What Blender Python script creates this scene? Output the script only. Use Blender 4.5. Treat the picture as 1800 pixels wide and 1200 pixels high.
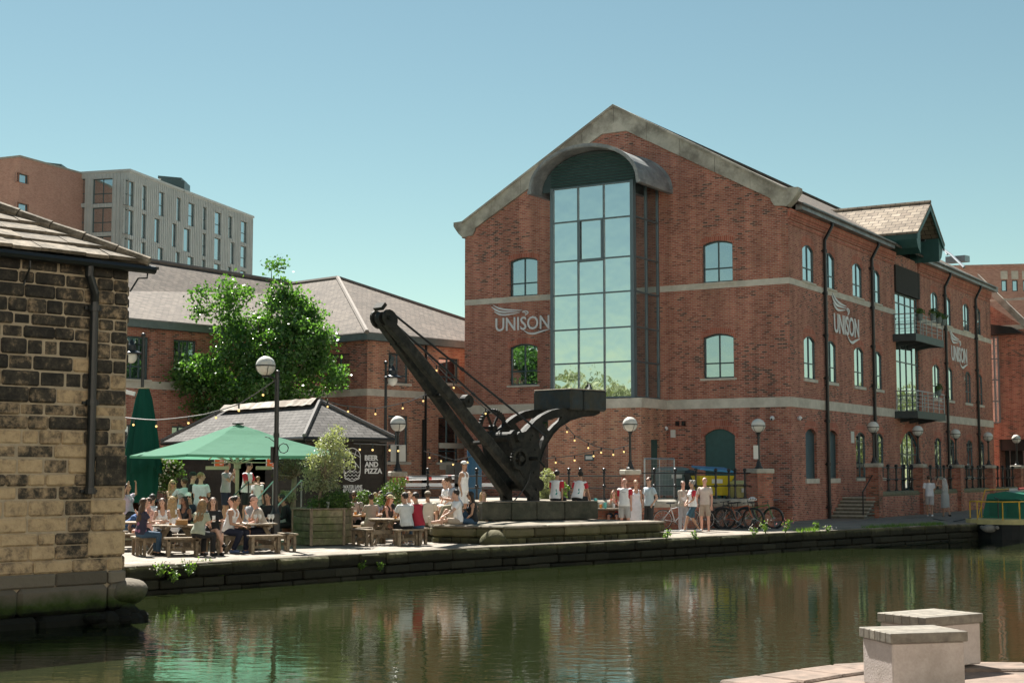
import bpy, bmesh, math, random
import numpy as np
from mathutils import Vector, Matrix, noise

# ------------------------------------------------------------------ scene, camera, light
scene = bpy.context.scene
for o in list(bpy.data.objects):
    bpy.data.objects.remove(o)
COL = scene.collection
R = math.radians
F = 2606.0                      # focal length in pixels of the 1800 px wide photograph
PITCH = math.atan2(229, F)
CAMZ = 2.0
cam_d = bpy.data.cameras.new("camera")
cam = bpy.data.objects.new("camera", cam_d)
COL.objects.link(cam)
cam.location = (0, 0, CAMZ)
cam.rotation_euler = (math.pi / 2 + PITCH, 0, 0)
cam_d.sensor_width = 36
cam_d.lens = F / 1800 * 36
cam_d.clip_start = 0.1
cam_d.clip_end = 5000
scene.camera = cam

SUN_EL, SUN_AZ = 52.0, -24.0    # azimuth from +Y, negative = left of the view
sd = Vector((math.sin(R(SUN_AZ)) * math.cos(R(SUN_EL)), math.cos(R(SUN_AZ)) * math.cos(R(SUN_EL)), math.sin(R(SUN_EL))))
world = bpy.data.worlds.new("World")
scene.world = world
world.use_nodes = True
nt = world.node_tree
nt.nodes.clear()
sky = nt.nodes.new("ShaderNodeTexSky")
sky.sky_type = 'NISHITA'
sky.sun_disc = False
sky.sun_elevation = R(SUN_EL)
sky.sun_rotation = R(SUN_AZ)
sky.air_density = 1.0
sky.dust_density = 0.1
sky.ozone_density = 1.0
tint = nt.nodes.new("ShaderNodeMix")
tint.data_type = 'RGBA'
tint.blend_type = 'MULTIPLY'
tint.inputs[0].default_value = 1.0
tint.inputs[7].default_value = (0.70, 0.77, 0.605, 1)
bg = nt.nodes.new("ShaderNodeBackground")
bg.inputs[1].default_value = 0.05
wo = nt.nodes.new("ShaderNodeOutputWorld")
nt.links.new(sky.outputs[0], tint.inputs[6])
nt.links.new(tint.outputs[2], bg.inputs[0])
nt.links.new(bg.outputs[0], wo.inputs[0])

sun_d = bpy.data.lights.new("sun", 'SUN')
sun_d.energy = 5.0
sun_d.angle = R(0.5)
sun_d.color = (1.0, 0.95, 0.86)
sun = bpy.data.objects.new("sun", sun_d)
COL.objects.link(sun)
sun.rotation_euler = sd.to_track_quat('Z', 'Y').to_euler()
sun.location = (-30, 60, 80)

scene.view_settings.view_transform = 'Standard'
scene.view_settings.look = 'None'
scene.view_settings.gamma = 1.0
scene.view_settings.exposure = 1.6
scene.cycles.max_bounces = 8
scene.cycles.use_denoising = True

# ------------------------------------------------------------------ pixel -> place helpers
def ray(px, py):
    x = (px - 900) / F
    y = (600 - py) / F
    return Vector((x, math.cos(PITCH) - y * math.sin(PITCH), math.sin(PITCH) + y * math.cos(PITCH)))
C0 = Vector((0, 0, CAMZ))
def at(px, py, Y):
    d = ray(px, py)
    return C0 + d * (Y / d.y)
def gnd(px, py, z=0.0):
    d = ray(px, py)
    return C0 + d * ((z - CAMZ) / d.z)
def onp(px, py, P, n):
    d = ray(px, py)
    return C0 + d * ((Vector(P) - C0).dot(n) / d.dot(n))
def V(*a):
    return Vector(a)
Z = Vector((0, 0, 1))

# ------------------------------------------------------------------ mesh builder
KIDS = {}
def wm(o):
    m = o.matrix_basis.copy()
    if o.parent:
        m = wm(o.parent) @ o.matrix_parent_inverse @ m
    return m
def setp(o, parent, world):
    o.parent = parent
    KIDS.setdefault(parent.name, []).append(o)
    if world:
        o.matrix_parent_inverse = wm(parent).inverted()

class MB:
    def __init__(s):
        s.v = []; s.f = []; s.m = []; s.r = []
        s.mi = 0; s.rv = None
    def _rv(s):
        return random.random() if s.rv is None else s.rv
    def poly(s, pts, mi=None, rv=None):
        b = len(s.v)
        s.v.extend([tuple(p) for p in pts])
        s.f.append(tuple(range(b, b + len(pts))))
        s.m.append(s.mi if mi is None else mi)
        s.r.append(s._rv() if rv is None else rv)
    def raw(s, vs, fs, mi=None, rv=None):
        b = len(s.v)
        rv = s._rv() if rv is None else rv
        mi = s.mi if mi is None else mi
        s.v.extend([tuple(p) for p in vs])
        for f in fs:
            s.f.append(tuple(i + b for i in f)); s.m.append(mi); s.r.append(rv)
    def obox(s, p, a, b, c, mi=None, rv=None):
        """box from corner p along vectors a, b, c (right handed -> outward faces)"""
        p, a, b, c = Vector(p), Vector(a), Vector(b), Vector(c)
        if a.cross(b).dot(c) < 0:
            a, b = b, a
        vs = [p, p + a, p + a + b, p + b, p + c, p + a + c, p + a + b + c, p + b + c]
        fs = [(0, 3, 2, 1), (4, 5, 6, 7), (0, 1, 5, 4), (1, 2, 6, 5), (2, 3, 7, 6), (3, 0, 4, 7)]
        s.raw(vs, fs, mi, rv)
    def cbox(s, c, sx, sy, sz, u=None, w=None, mi=None, rv=None, bev=0.0):
        """box centred on c; u = axis of sx (unit), w = axis of sz (unit)"""
        u = Vector((1, 0, 0)) if u is None else Vector(u).normalized()
        w = Z if w is None else Vector(w).normalized()
        t = w.cross(u)
        c = Vector(c)
        if bev <= 0:
            s.obox(c - u * sx / 2 - t * sy / 2 - w * sz / 2, u * sx, t * sy, w * sz, mi, rv)
            return
        b = min(bev, sx * .45, sy * .45, sz * .45)
        hx, hy, hz = sx / 2, sy / 2, sz / 2
        vs = []
        def idx(ax, sg):
            pass
        pts = {}
        fs = []
        def add(k, x, y, z):
            pts[k] = len(vs); vs.append(c + u * x + t * y + w * z)
        for i in (-1, 1):
            for j in (-1, 1):
                for k in (-1, 1):
                    add((i, j, k, 0), i * hx, j * (hy - b), k * (hz - b))
                    add((i, j, k, 1), i * (hx - b), j * hy, k * (hz - b))
                    add((i, j, k, 2), i * (hx - b), j * (hy - b), k * hz)
        for i in (-1, 1):
            q = [(i, -1, -1, 0), (i, 1, -1, 0), (i, 1, 1, 0), (i, -1, 1, 0)]
            fs.append([pts[x] for x in (q if i > 0 else q[::-1])])
            q = [(-1, i, -1, 1), (-1, i, 1, 1), (1, i, 1, 1), (1, i, -1, 1)]
            fs.append([pts[x] for x in (q if i > 0 else q[::-1])])
            q = [(-1, -1, i, 2), (1, -1, i, 2), (1, 1, i, 2), (-1, 1, i, 2)]
            fs.append([pts[x] for x in (q if i > 0 else q[::-1])])
        for i in (-1, 1):
            for j in (-1, 1):
                q = [(i, j, -1, 0), (i, j, -1, 1), (i, j, 1, 1), (i, j, 1, 0)]
                fs.append([pts[x] for x in (q if i * j > 0 else q[::-1])])
                q = [(i, -1, j, 0), (i, 1, j, 0), (i, 1, j, 2), (i, -1, j, 2)]
                fs.append([pts[x] for x in (q if i * j > 0 else q[::-1])])
                q = [(-1, i, j, 1), (-1, i, j, 2), (1, i, j, 2), (1, i, j, 1)]
                fs.append([pts[x] for x in (q if i * j > 0 else q[::-1])])
        for i in (-1, 1):
            for j in (-1, 1):
                for k in (-1, 1):
                    q = [pts[(i, j, k, 0)], pts[(i, j, k, 1)], pts[(i, j, k, 2)]]
                    fs.append(q if i * j * k > 0 else q[::-1])
        s.raw(vs, fs, mi, rv)
    def prism(s, pts, ext, mi=None, rv=None):
        """polygon pts (3D, planar) extruded by ext"""
        pts = [Vector(p) for p in pts]; ext = Vector(ext)
        n = Vector((0, 0, 0))
        for i in range(len(pts)):
            a, b = pts[i], pts[(i + 1) % len(pts)]
            n += a.cross(b)
        if n.dot(ext) > 0:
            pts = pts[::-1]
        k = len(pts)
        vs = pts + [p + ext for p in pts]
        fs = [tuple(range(k)), tuple(range(2 * k - 1, k - 1, -1))]
        for i in range(k):
            j = (i + 1) % k
            fs.append((i, i + k, j + k, j))
        s.raw(vs, fs, mi, rv)
    def tube(s, pts, r, n=8, mi=None, rv=None, closed=False):
        pts = [Vector(p) for p in pts]
        k = len(pts)
        rs = r if isinstance(r, (list, tuple)) else [r] * k
        vs = []; fs = []
        up = None
        for i, p in enumerate(pts):
            if closed:
                d = pts[(i + 1) % k] - pts[i - 1]
            else:
                d = pts[min(i + 1, k - 1)] - pts[max(i - 1, 0)]
            d = d.normalized() if d.length > 1e-9 else Z.copy()
            if up is None:
                up = Vector((0, 0, 1)) if abs(d.z) < .9 else Vector((1, 0, 0))
            x = d.cross(up)
            if x.length < 1e-4:
                x = d.orthogonal()
            x.normalize(); y = x.cross(d).normalized()
            up = y
            for a in range(n):
                t = 2 * math.pi * a / n
                vs.append(p + (x * math.cos(t) + y * math.sin(t)) * rs[i])
        segs = k if closed else k - 1
        for i in range(segs):
            i2 = (i + 1) % k
            for a in range(n):
                b = (a + 1) % n
                fs.append((i * n + a, i2 * n + a, i2 * n + b, i * n + b)[::-1])
        if not closed:
            fs.append(tuple(range(n))); fs.append(tuple(range(k * n - 1, (k - 1) * n - 1, -1)))
            fs[-2] = fs[-2][::-1]; fs[-1] = fs[-1][::-1]
        # orientation fix: the first side face must look away from the axis
        f0 = fs[0]
        a, b, c = (Vector(vs[q]) for q in f0[:3])
        if (b - a).cross(c - a).dot(a + c - pts[0] - pts[1 % k]) < 0:
            fs = [f[::-1] for f in fs]
        s.raw(vs, fs, mi, rv)
    def lathe(s, prof, c=(0, 0, 0), n=16, mi=None, rv=None):
        """prof = [(radius, z)...] from bottom to top"""
        c = Vector(c); vs = []; fs = []
        k = len(prof)
        for (r, z) in prof:
            for a in range(n):
                t = 2 * math.pi * a / n
                vs.append(c + Vector((r * math.cos(t), r * math.sin(t), z)))
        for i in range(k - 1):
            for a in range(n):
                b = (a + 1) % n
                fs.append((i * n + a, i * n + b, (i + 1) * n + b, (i + 1) * n + a))
        fs.append(tuple(range(n))[::-1]); fs.append(tuple(range((k - 1) * n, k * n)))
        s.raw(vs, fs, mi, rv)
    def ell(s, c, r, ax=None, nu=12, nv=8, mi=None, rv=None):
        c = Vector(c)
        rx, ry, rz = (r, r, r) if not isinstance(r, (list, tuple)) else r
        X, Y, W = ax if ax else (Vector((1, 0, 0)), Vector((0, 1, 0)), Z)
        vs = [c - W * rz]; fs = []
        for j in range(1, nv):
            p = -math.pi / 2 + math.pi * j / nv
            for i in range(nu):
                t = 2 * math.pi * i / nu
                vs.append(c + X * (rx * math.cos(p) * math.cos(t)) + Y * (ry * math.cos(p) * math.sin(t)) + W * (rz * math.sin(p)))
        vs.append(c + W * rz)
        for i in range(nu):
            fs.append((0, 1 + (i + 1) % nu, 1 + i))
        for j in range(nv - 2):
            for i in range(nu):
                a = 1 + j * nu + i; b = 1 + j * nu + (i + 1) % nu
                fs.append((a, b, b + nu, a + nu))
        t = len(vs) - 1
        for i in range(nu):
            fs.append((t, t - nu + i, t - nu + (i + 1) % nu))
        s.raw(vs, fs, mi, rv)
    def loft(s, rings, mi=None, rv=None, cap=True):
        n = len(rings[0]); vs = []; fs = []
        for r in rings:
            vs.extend(r)
        for i in range(len(rings) - 1):
            for a in range(n):
                b = (a + 1) % n
                fs.append((i * n + a, i * n + b, (i + 1) * n + b, (i + 1) * n + a))
        if cap:
            fs.append(tuple(range(n))[::-1])
            fs.append(tuple(range((len(rings) - 1) * n, len(rings) * n)))
        s.raw(vs, fs, mi, rv)
    def build(s, name, mats, parent=None, world=False, smooth=False, uv=True):
        me = bpy.data.meshes.new(name)
        me.from_pydata(s.v, [], s.f)
        if not isinstance(mats, (list, tuple)):
            mats = [mats]
        for m in mats:
            me.materials.append(m)
        me.polygons.foreach_set("material_index", np.array(s.m, dtype=np.int32))
        a = me.attributes.new("rnd", 'FLOAT', 'FACE')
        a.data.foreach_set("value", np.array(s.r, dtype=np.float32))
        if smooth:
            me.polygons.foreach_set("use_smooth", np.ones(len(s.f), dtype=bool))
        me.update()
        if uv:
            np_ = len(me.polygons)
            nr = np.zeros(np_ * 3, dtype=np.float32); me.polygons.foreach_get("normal", nr); nr = nr.reshape(-1, 3)
            lt = np.zeros(np_, dtype=np.int32); me.polygons.foreach_get("loop_total", lt)
            lv = np.zeros(len(me.loops), dtype=np.int32); me.loops.foreach_get("vertex_index", lv)
            co = np.zeros(len(me.vertices) * 3, dtype=np.float32); me.vertices.foreach_get("co", co); co = co.reshape(-1, 3)
            t = np.stack([-nr[:, 1], nr[:, 0], np.zeros(np_)], 1)
            L = np.linalg.norm(t, axis=1)
            flat = L < 0.05
            t[flat] = (1, 0, 0); L[flat] = 1
            t /= L[:, None]
            b = np.cross(nr, t)
            T = np.repeat(t, lt, 0); B = np.repeat(b, lt, 0)
            P = co[lv]
            uvs = np.stack([(P * T).sum(1), (P * B).sum(1)], 1).astype(np.float32)
            ul = me.uv_layers.new(name="UVMap")
            ul.data.foreach_set("uv", uvs.ravel())
        o = bpy.data.objects.new(name, me)
        COL.objects.link(o)
        if parent is not None:
            setp(o, parent, world)
        return o

def thing(name, label, cat, loc=(0, 0, 0), rz=0.0, group=None):
    o = bpy.data.objects.new(name, None)
    o.empty_display_size = .2
    COL.objects.link(o)
    o.location = loc; o.rotation_euler = (0, 0, rz)
    o["label"] = label; o["category"] = cat
    if group: o["group"] = group
    return o
def tag(o, label, cat, group=None):
    o["label"] = label; o["category"] = cat
    if group: o["group"] = group
    return o
def struct(o):
    o["kind"] = "structure"
    return o
def dup(o, loc=None, rz=None, label=None, parent=None, scale=None):
    c = o.copy()
    COL.objects.link(c)
    if parent is not None:
        c.parent = parent
        KIDS.setdefault(parent.name, []).append(c)
    if loc is not None: c.location = loc
    if rz is not None: c.rotation_euler = (0, 0, rz)
    if scale is not None: c.scale = (scale,) * 3
    if label: c["label"] = label
    for k in list(KIDS.get(o.name, [])):
        dup(k, parent=c)
    return c

# ------------------------------------------------------------------ materials
def _new(name):
    m = bpy.data.materials.new(name)
    m.use_nodes = True
    n = m.node_tree
    return m, n, n.nodes["Principled BSDF"], n.nodes["Material Output"]
def c4(c):
    return (c[0], c[1], c[2], 1)
def setramp(cr, stops):
    e = cr.color_ramp.elements
    while len(e) > 1:
        e.remove(e[-1])
    e[0].position = stops[0][0]; e[0].color = c4(stops[0][1])
    for p, c in stops[1:]:
        q = e.new(p); q.color = c4(c)
def pm(name, col, rough=.6, metal=0., var=.15, scale=4., bump=0., spec=.5, rnd=0., col2=None, blot=None):
    """procedural principled material: noise mottling, per-piece variation, optional second colour in blotches"""
    m, n, p, out = _new(name)
    L = n.links.new
    tc = n.nodes.new("ShaderNodeTexCoord")
    nz = n.nodes.new("ShaderNodeTexNoise")
    nz.inputs["Scale"].default_value = scale
    nz.inputs["Detail"].default_value = 6
    nz.inputs["Roughness"].default_value = .65
    L(tc.outputs["Object"], nz.inputs["Vector"])
    mr = n.nodes.new("ShaderNodeMapRange")
    mr.inputs[1].default_value = .3; mr.inputs[2].default_value = .7
    mr.inputs[3].default_value = 1 - var; mr.inputs[4].default_value = 1 + var
    L(nz.outputs["Fac"], mr.inputs[0])
    src = None
    base = n.nodes.new("ShaderNodeRGB"); base.outputs[0].default_value = c4(col)
    src = base.outputs[0]
    if col2 is not None:
        n2 = n.nodes.new("ShaderNodeTexNoise")
        n2.inputs["Scale"].default_value = blot or scale * .3
        n2.inputs["Detail"].default_value = 8
        n2.inputs["Roughness"].default_value = .7
        L(tc.outputs["Object"], n2.inputs["Vector"])
        cr = n.nodes.new("ShaderNodeValToRGB")
        setramp(cr, [(.42, (0, 0, 0)), (.60, (1, 1, 1))])
        L(n2.outputs["Fac"], cr.inputs[0])
        mx = n.nodes.new("ShaderNodeMix"); mx.data_type = 'RGBA'
        L(cr.outputs[0], mx.inputs[0]); L(src, mx.inputs[6]); mx.inputs[7].default_value = c4(col2)
        src = mx.outputs[2]
    if rnd > 0:
        at_ = n.nodes.new("ShaderNodeAttribute"); at_.attribute_name = "rnd"
        m2 = n.nodes.new("ShaderNodeMapRange")
        m2.inputs[3].default_value = 1 - rnd; m2.inputs[4].default_value = 1 + rnd
        L(at_.outputs["Fac"], m2.inputs[0])
        mu = n.nodes.new("ShaderNodeMath"); mu.operation = 'MULTIPLY'
        L(mr.outputs[0], mu.inputs[0]); L(m2.outputs[0], mu.inputs[1])
        fac = mu.outputs[0]
    else:
        fac = mr.outputs[0]
    sc = n.nodes.new("ShaderNodeVectorMath"); sc.operation = 'SCALE'
    L(src, sc.inputs[0]); L(fac, sc.inputs["Scale"])
    L(sc.outputs[0], p.inputs["Base Color"])
    p.inputs["Roughness"].default_value = rough
    p.inputs["Metallic"].default_value = metal
    p.inputs["Specular IOR Level"].default_value = spec
    if bump > 0:
        b = n.nodes.new("ShaderNodeBump")
        b.inputs["Strength"].default_value = 1.0
        b.inputs["Distance"].default_value = bump
        L(nz.outputs["Fac"], b.inputs["Height"]); L(b.outputs[0], p.inputs["Normal"])
    return m
def brick_mat(name, stops, mortar, bw=.225, bh=.075, mw=.011, rough=.85, bump=.006, dirt=.25, off=.5, smooth=.1, dirtcol=(.05, .04, .035), uscale=1.0, streak=1.0):
    m, n, p, out = _new(name)
    L = n.links.new
    uv = n.nodes.new("ShaderNodeUVMap")
    bt = n.nodes.new("ShaderNodeTexBrick")
    bt.offset = off; bt.squash = 1.0
    bt.inputs["Scale"].default_value = uscale
    bt.inputs["Color1"].default_value = (0, 0, 0, 1)
    bt.inputs["Color2"].default_value = (1, 1, 1, 1)
    bt.inputs["Mortar"].default_value = (.5, .5, .5, 1)
    bt.inputs["Mortar Size"].default_value = mw
    bt.inputs["Mortar Smooth"].default_value = smooth
    bt.inputs["Brick Width"].default_value = bw
    bt.inputs["Row Height"].default_value = bh
    L(uv.outputs[0], bt.inputs["Vector"])
    cr = n.nodes.new("ShaderNodeValToRGB"); cr.color_ramp.interpolation = 'LINEAR'
    setramp(cr, stops)
    tcd = n.nodes.new("ShaderNodeTexCoord")
    nd = n.nodes.new("ShaderNodeTexNoise"); nd.inputs["Scale"].default_value = .35; nd.inputs["Detail"].default_value = 5
    L(tcd.outputs["Object"], nd.inputs["Vector"])
    dr = n.nodes.new("ShaderNodeMath"); dr.operation = 'MULTIPLY_ADD'; dr.inputs[1].default_value = .9; dr.inputs[2].default_value = -.42
    L(nd.outputs["Fac"], dr.inputs[0])
    da = n.nodes.new("ShaderNodeMath"); da.use_clamp = True; L(bt.outputs["Color"], da.inputs[0]); L(dr.outputs[0], da.inputs[1])
    L(da.outputs[0], cr.inputs[0])
    mx = n.nodes.new("ShaderNodeMix"); mx.data_type = 'RGBA'
    L(bt.outputs["Fac"], mx.inputs[0]); L(cr.outputs[0], mx.inputs[6]); mx.inputs[7].default_value = c4(mortar)
    tc = n.nodes.new("ShaderNodeTexCoord")
    n1 = n.nodes.new("ShaderNodeTexNoise"); n1.inputs["Scale"].default_value = .55; n1.inputs["Detail"].default_value = 9; n1.inputs["Roughness"].default_value = .7
    L(tc.outputs["Object"], n1.inputs["Vector"])
    c2 = n.nodes.new("ShaderNodeMapRange"); c2.inputs[1].default_value = .45; c2.inputs[2].default_value = .8; c2.inputs[3].default_value = 0; c2.inputs[4].default_value = dirt * 2
    L(n1.outputs["Fac"], c2.inputs[0])
    m2 = n.nodes.new("ShaderNodeMix"); m2.data_type = 'RGBA'
    L(c2.outputs[0], m2.inputs[0]); L(mx.outputs[2], m2.inputs[6]); m2.inputs[7].default_value = c4(dirtcol)
    mpz = n.nodes.new("ShaderNodeMapping"); mpz.inputs["Scale"].default_value = (2.6, 2.6, .16)
    L(tc.outputs["Object"], mpz.inputs["Vector"])
    ns = n.nodes.new("ShaderNodeTexNoise"); ns.inputs["Scale"].default_value = 1.0; ns.inputs["Detail"].default_value = 4
    L(mpz.outputs[0], ns.inputs["Vector"])
    rs_ = n.nodes.new("ShaderNodeMapRange"); rs_.inputs[1].default_value = .35; rs_.inputs[2].default_value = .7; rs_.inputs[3].default_value = 1 + .08 * streak; rs_.inputs[4].default_value = 1 - .26 * streak
    L(ns.outputs["Fac"], rs_.inputs[0])
    ss_ = n.nodes.new("ShaderNodeVectorMath"); ss_.operation = 'SCALE'
    L(m2.outputs[2], ss_.inputs[0]); L(rs_.outputs[0], ss_.inputs["Scale"])
    L(ss_.outputs[0], p.inputs["Base Color"])
    p.inputs["Roughness"].default_value = rough
    p.inputs["Specular IOR Level"].default_value = .25
    if bump > 0:
        inv = n.nodes.new("ShaderNodeMath"); inv.operation = 'SUBTRACT'; inv.inputs[0].default_value = 1
        L(bt.outputs["Fac"], inv.inputs[1])
        b = n.nodes.new("ShaderNodeBump"); b.inputs["Distance"].default_value = bump
        L(inv.outputs[0], b.inputs["Height"]); L(b.outputs[0], p.inputs["Normal"])
    return m
def leaf_mat(name, ca, cb, trans=.45, rough=.45, ctr=None):
    m, n, p, out = _new(name)
    L = n.links.new
    a = n.nodes.new("ShaderNodeAttribute"); a.attribute_name = "rnd"
    mx = n.nodes.new("ShaderNodeMix"); mx.data_type = 'RGBA'
    L(a.outputs["Fac"], mx.inputs[0]); mx.inputs[6].default_value = c4(ca); mx.inputs[7].default_value = c4(cb)
    L(mx.outputs[2], p.inputs["Base Color"])
    p.inputs["Roughness"].default_value = rough
    p.inputs["Specular IOR Level"].default_value = .5
    tr = n.nodes.new("ShaderNodeBsdfTranslucent")
    hs = n.nodes.new("ShaderNodeMix"); hs.data_type = 'RGBA'; hs.blend_type = 'MULTIPLY'; hs.inputs[0].default_value = 1
    L(mx.outputs[2], hs.inputs[6]); hs.inputs[7].default_value = c4(ctr or (1.5, 1.6, .6))
    L(hs.outputs[2], tr.inputs[0])
    ms = n.nodes.new("ShaderNodeMixShader"); ms.inputs[0].default_value = trans
    L(p.outputs[0], ms.inputs[1]); L(tr.outputs[0], ms.inputs[2]); L(ms.outputs[0], out.inputs[0])
    return m
def glass_mat(name, tintc, refl=.6, dark=(.02, .03, .035), rough=.02, wob=0.):
    """coated window glass: mirror-like film over a dark room"""
    m, n, p, out = _new(name)
    L = n.links.new
    n.nodes.remove(p)
    d = n.nodes.new("ShaderNodeBsdfDiffuse"); d.inputs[0].default_value = c4(dark)
    g = n.nodes.new("ShaderNodeBsdfGlossy"); g.inputs[0].default_value = c4(tintc); g.inputs["Roughness"].default_value = rough
    lw = n.nodes.new("ShaderNodeLayerWeight"); lw.inputs[0].default_value = .35
    mr = n.nodes.new("ShaderNodeMapRange"); mr.inputs[3].default_value = refl; mr.inputs[4].default_value = 1
    L(lw.outputs["Facing"], mr.inputs[0])
    ms = n.nodes.new("ShaderNodeMixShader")
    L(mr.outputs[0], ms.inputs[0]); L(d.outputs[0], ms.inputs[1]); L(g.outputs[0], ms.inputs[2])
    L(ms.outputs[0], out.inputs[0])
    if wob > 0:
        tc = n.nodes.new("ShaderNodeTexCoord")
        nz = n.nodes.new("ShaderNodeTexNoise"); nz.inputs["Scale"].default_value = .9; nz.inputs["Detail"].default_value = 2
        L(tc.outputs["Object"], nz.inputs["Vector"])
        b = n.nodes.new("ShaderNodeBump"); b.inputs["Distance"].default_value = wob
        L(nz.outputs["Fac"], b.inputs["Height"]); L(b.outputs[0], g.inputs["Normal"])
    return m
def glow_mat(name, col, e):
    m, n, p, out = _new(name)
    p.inputs["Base Color"].default_value = c4(col)
    p.inputs["Emission Color"].default_value = c4(col)
    p.inputs["Emission Strength"].default_value = e
    return m

M = {}
RED = [(0.0, (.12, .065, .055)), (.07, (.17, .08, .062)), (.12, (.30, .085, .055)), (.45, (.46, .15, .105)), (.8, (.53, .195, .13)), (1, (.54, .22, .14))]
M['brick'] = brick_mat('red_brick', RED, (.47, .34, .27))
RED_LIT = [(0.0, (.14, .08, .065)), (.07, (.21, .10, .07)), (.12, (.40, .14, .085)), (.5, (.52, .20, .12)), (.8, (.56, .24, .14)), (1, (.58, .30, .18))]
M['brick_bounce'] = brick_mat('bounce_lit_brick', RED_LIT, (.53, .40, .31), dirt=.15)  # brighter, warmer brick copy: courtyard bounce light put into the colour
M['brick_far'] = brick_mat('far_brick', [(0, (.40, .18, .14)), (.5, (.50, .25, .19)), (1, (.55, .30, .23))], (.50, .36, .3), dirt=.1, streak=.15)
M['brick_pier'] = brick_mat('pier_brick', RED, (.30, .23, .18), dirt=.45, dirtcol=(.07, .07, .045))
M['arch'] = brick_mat('arch_brick', [(0, (.38, .105, .07)), (1, (.54, .18, .12))], (.44, .3, .23), bw=.09, bh=.26, mw=.009, dirt=.08)
M['sand'] = pm('sandstone_trim', (.62, .57, .49), .85, var=.1, scale=3, bump=.004, col2=(.50, .46, .39), blot=1.3)
M['coping'] = pm('weathered_coping_stone', (.48, .445, .375), .9, var=.15, scale=2.2, bump=.006, col2=(.22, .20, .165), blot=.6)
M['slate'] = brick_mat('grey_roof_tiles', [(0, (.08, .064, .052)), (.5, (.112, .09, .073)), (1, (.145, .118, .095))], (.06, .05, .045), bw=.32, bh=.19, mw=.014, bump=.02, dirt=.12)
M['slate_brown'] = brick_mat('brown_stone_slates', [(0, (.22, .17, .13)), (.5, (.30, .24, .18)), (1, (.38, .31, .24))], (.06, .05, .04), bw=.5, bh=.3, mw=.016, bump=.03, dirt=.2)
M['slate_dark'] = brick_mat('dark_roof_tiles', [(0, (.08, .075, .073)), (.5, (.11, .103, .099)), (1, (.14, .132, .127))], (.03, .03, .03), bw=.3, bh=.17, mw=.013, bump=.02, dirt=.12)
M['frame'] = pm('dark_window_frame', (.05, .085, .095), .4, var=.08)
M['mullion'] = pm('grey_mullion', (.13, .17, .19), .4, metal=.3, var=.06)
M['glass_bay'] = glass_mat('bay_glass', (.88, .93, .90), .90, wob=.012)
M['glass'] = glass_mat('window_glass', (.80, .88, .9), .62, dark=(.03, .045, .05), wob=.008)
M['glass_dark'] = glass_mat('dark_window_glass', (.7, .8, .82), .30, dark=(.025, .04, .045), wob=.006)
M['black'] = pm('black_painted_metal', (.012, .014, .015), .38, var=.2, scale=9)
M['black_pipe'] = pm('black_cast_iron_pipe', (.010, .012, .013), .35, var=.2, scale=9)
M['crane'] = pm('black_weathered_iron', (.016, .018, .017), .68, spec=.2, var=.35, scale=6, bump=.006, col2=(.035, .033, .028), blot=2.5)
M['crane_wood'] = pm('tarred_crane_timber', (.018, .020, .018), .75, spec=.25, var=.4, scale=7, bump=.008, col2=(.042, .040, .034), blot=3.0)
M['green_dk'] = pm('dark_green_paint', (.03, .095, .09), .45, var=.12)
M['steel'] = pm('galvanised_steel', (.36, .39, .41), .35, metal=.7, var=.15, scale=8)
M['lead'] = pm('grey_lead_sheet', (.30, .31, .31), .55, metal=.15, var=.2, scale=3, col2=(.19, .20, .21), blot=1.2)
M['white'] = pm('white_paint', (.72, .72, .72), .5, var=.05)
M['cream'] = pm('cream_plate', (.66, .66, .62), .5, var=.05)
M['asphalt'] = pm('dark_paving', (.09, .085, .08), .85, var=.2)
M['timber'] = pm('weathered_timber', (.27, .215, .15), .8, var=.3, scale=14, bump=.004, rnd=.22, col2=(.17, .13, .09), blot=5)
M['timber_warm'] = pm('warm_timber', (.32, .19, .09), .75, var=.25, scale=12, rnd=.2)
M['timber_dark'] = pm('dark_stained_boards', (.028, .022, .018), .8, var=.4, scale=7, rnd=.35)
M['timber_green'] = pm('algae_stained_planter_boards', (.19, .165, .105), .85, var=.4, scale=8, rnd=.3, col2=(.10, .115, .045), blot=1.2)
M['bark'] = pm('bark', (.075, .058, .042), .9, var=.35, scale=10, bump=.02)
M['bark_pale'] = pm('pale_bark', (.22, .18, .13), .9, var=.3, scale=12, bump=.01)
M['leaf'] = leaf_mat('broad_green_leaves', (.04, .10, .034), (.13, .24, .07), .45, .3, (1.45, 1.7, .55))
M['leaf_far'] = leaf_mat('muted_tree_leaves', (.15, .18, .10), (.24, .28, .16), .2, .6)
M['leaf_olive'] = leaf_mat('silver_olive_leaves', (.16, .185, .11), (.38, .40, .28), .3, .45)
M['leaf_bush'] = leaf_mat('bush_leaves', (.03, .075, .02), (.10, .17, .04), .35, .45)
M['leaf_weed'] = leaf_mat('weed_leaves', (.06, .12, .03), (.17, .27, .06), .4, .5)
M['leaf_brown'] = leaf_mat('dry_leaves', (.06, .045, .025), (.14, .11, .06), .25, .6)
M['flower'] = pm('pale_flowers', (.75, .68, .6), .6, var=.1)
M['pinkflower'] = pm('pink_flowers', (.7, .25, .25), .6, var=.1)
M['concrete'] = pm('pale_concrete', (.33, .31, .27), .9, var=.2, scale=3, bump=.004)
M['terracotta'] = pm('terracotta', (.34, .12, .07), .8, var=.2)
M['bulb'] = glow_mat('lit_bulb', (1, .66, .24), .42)

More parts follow.
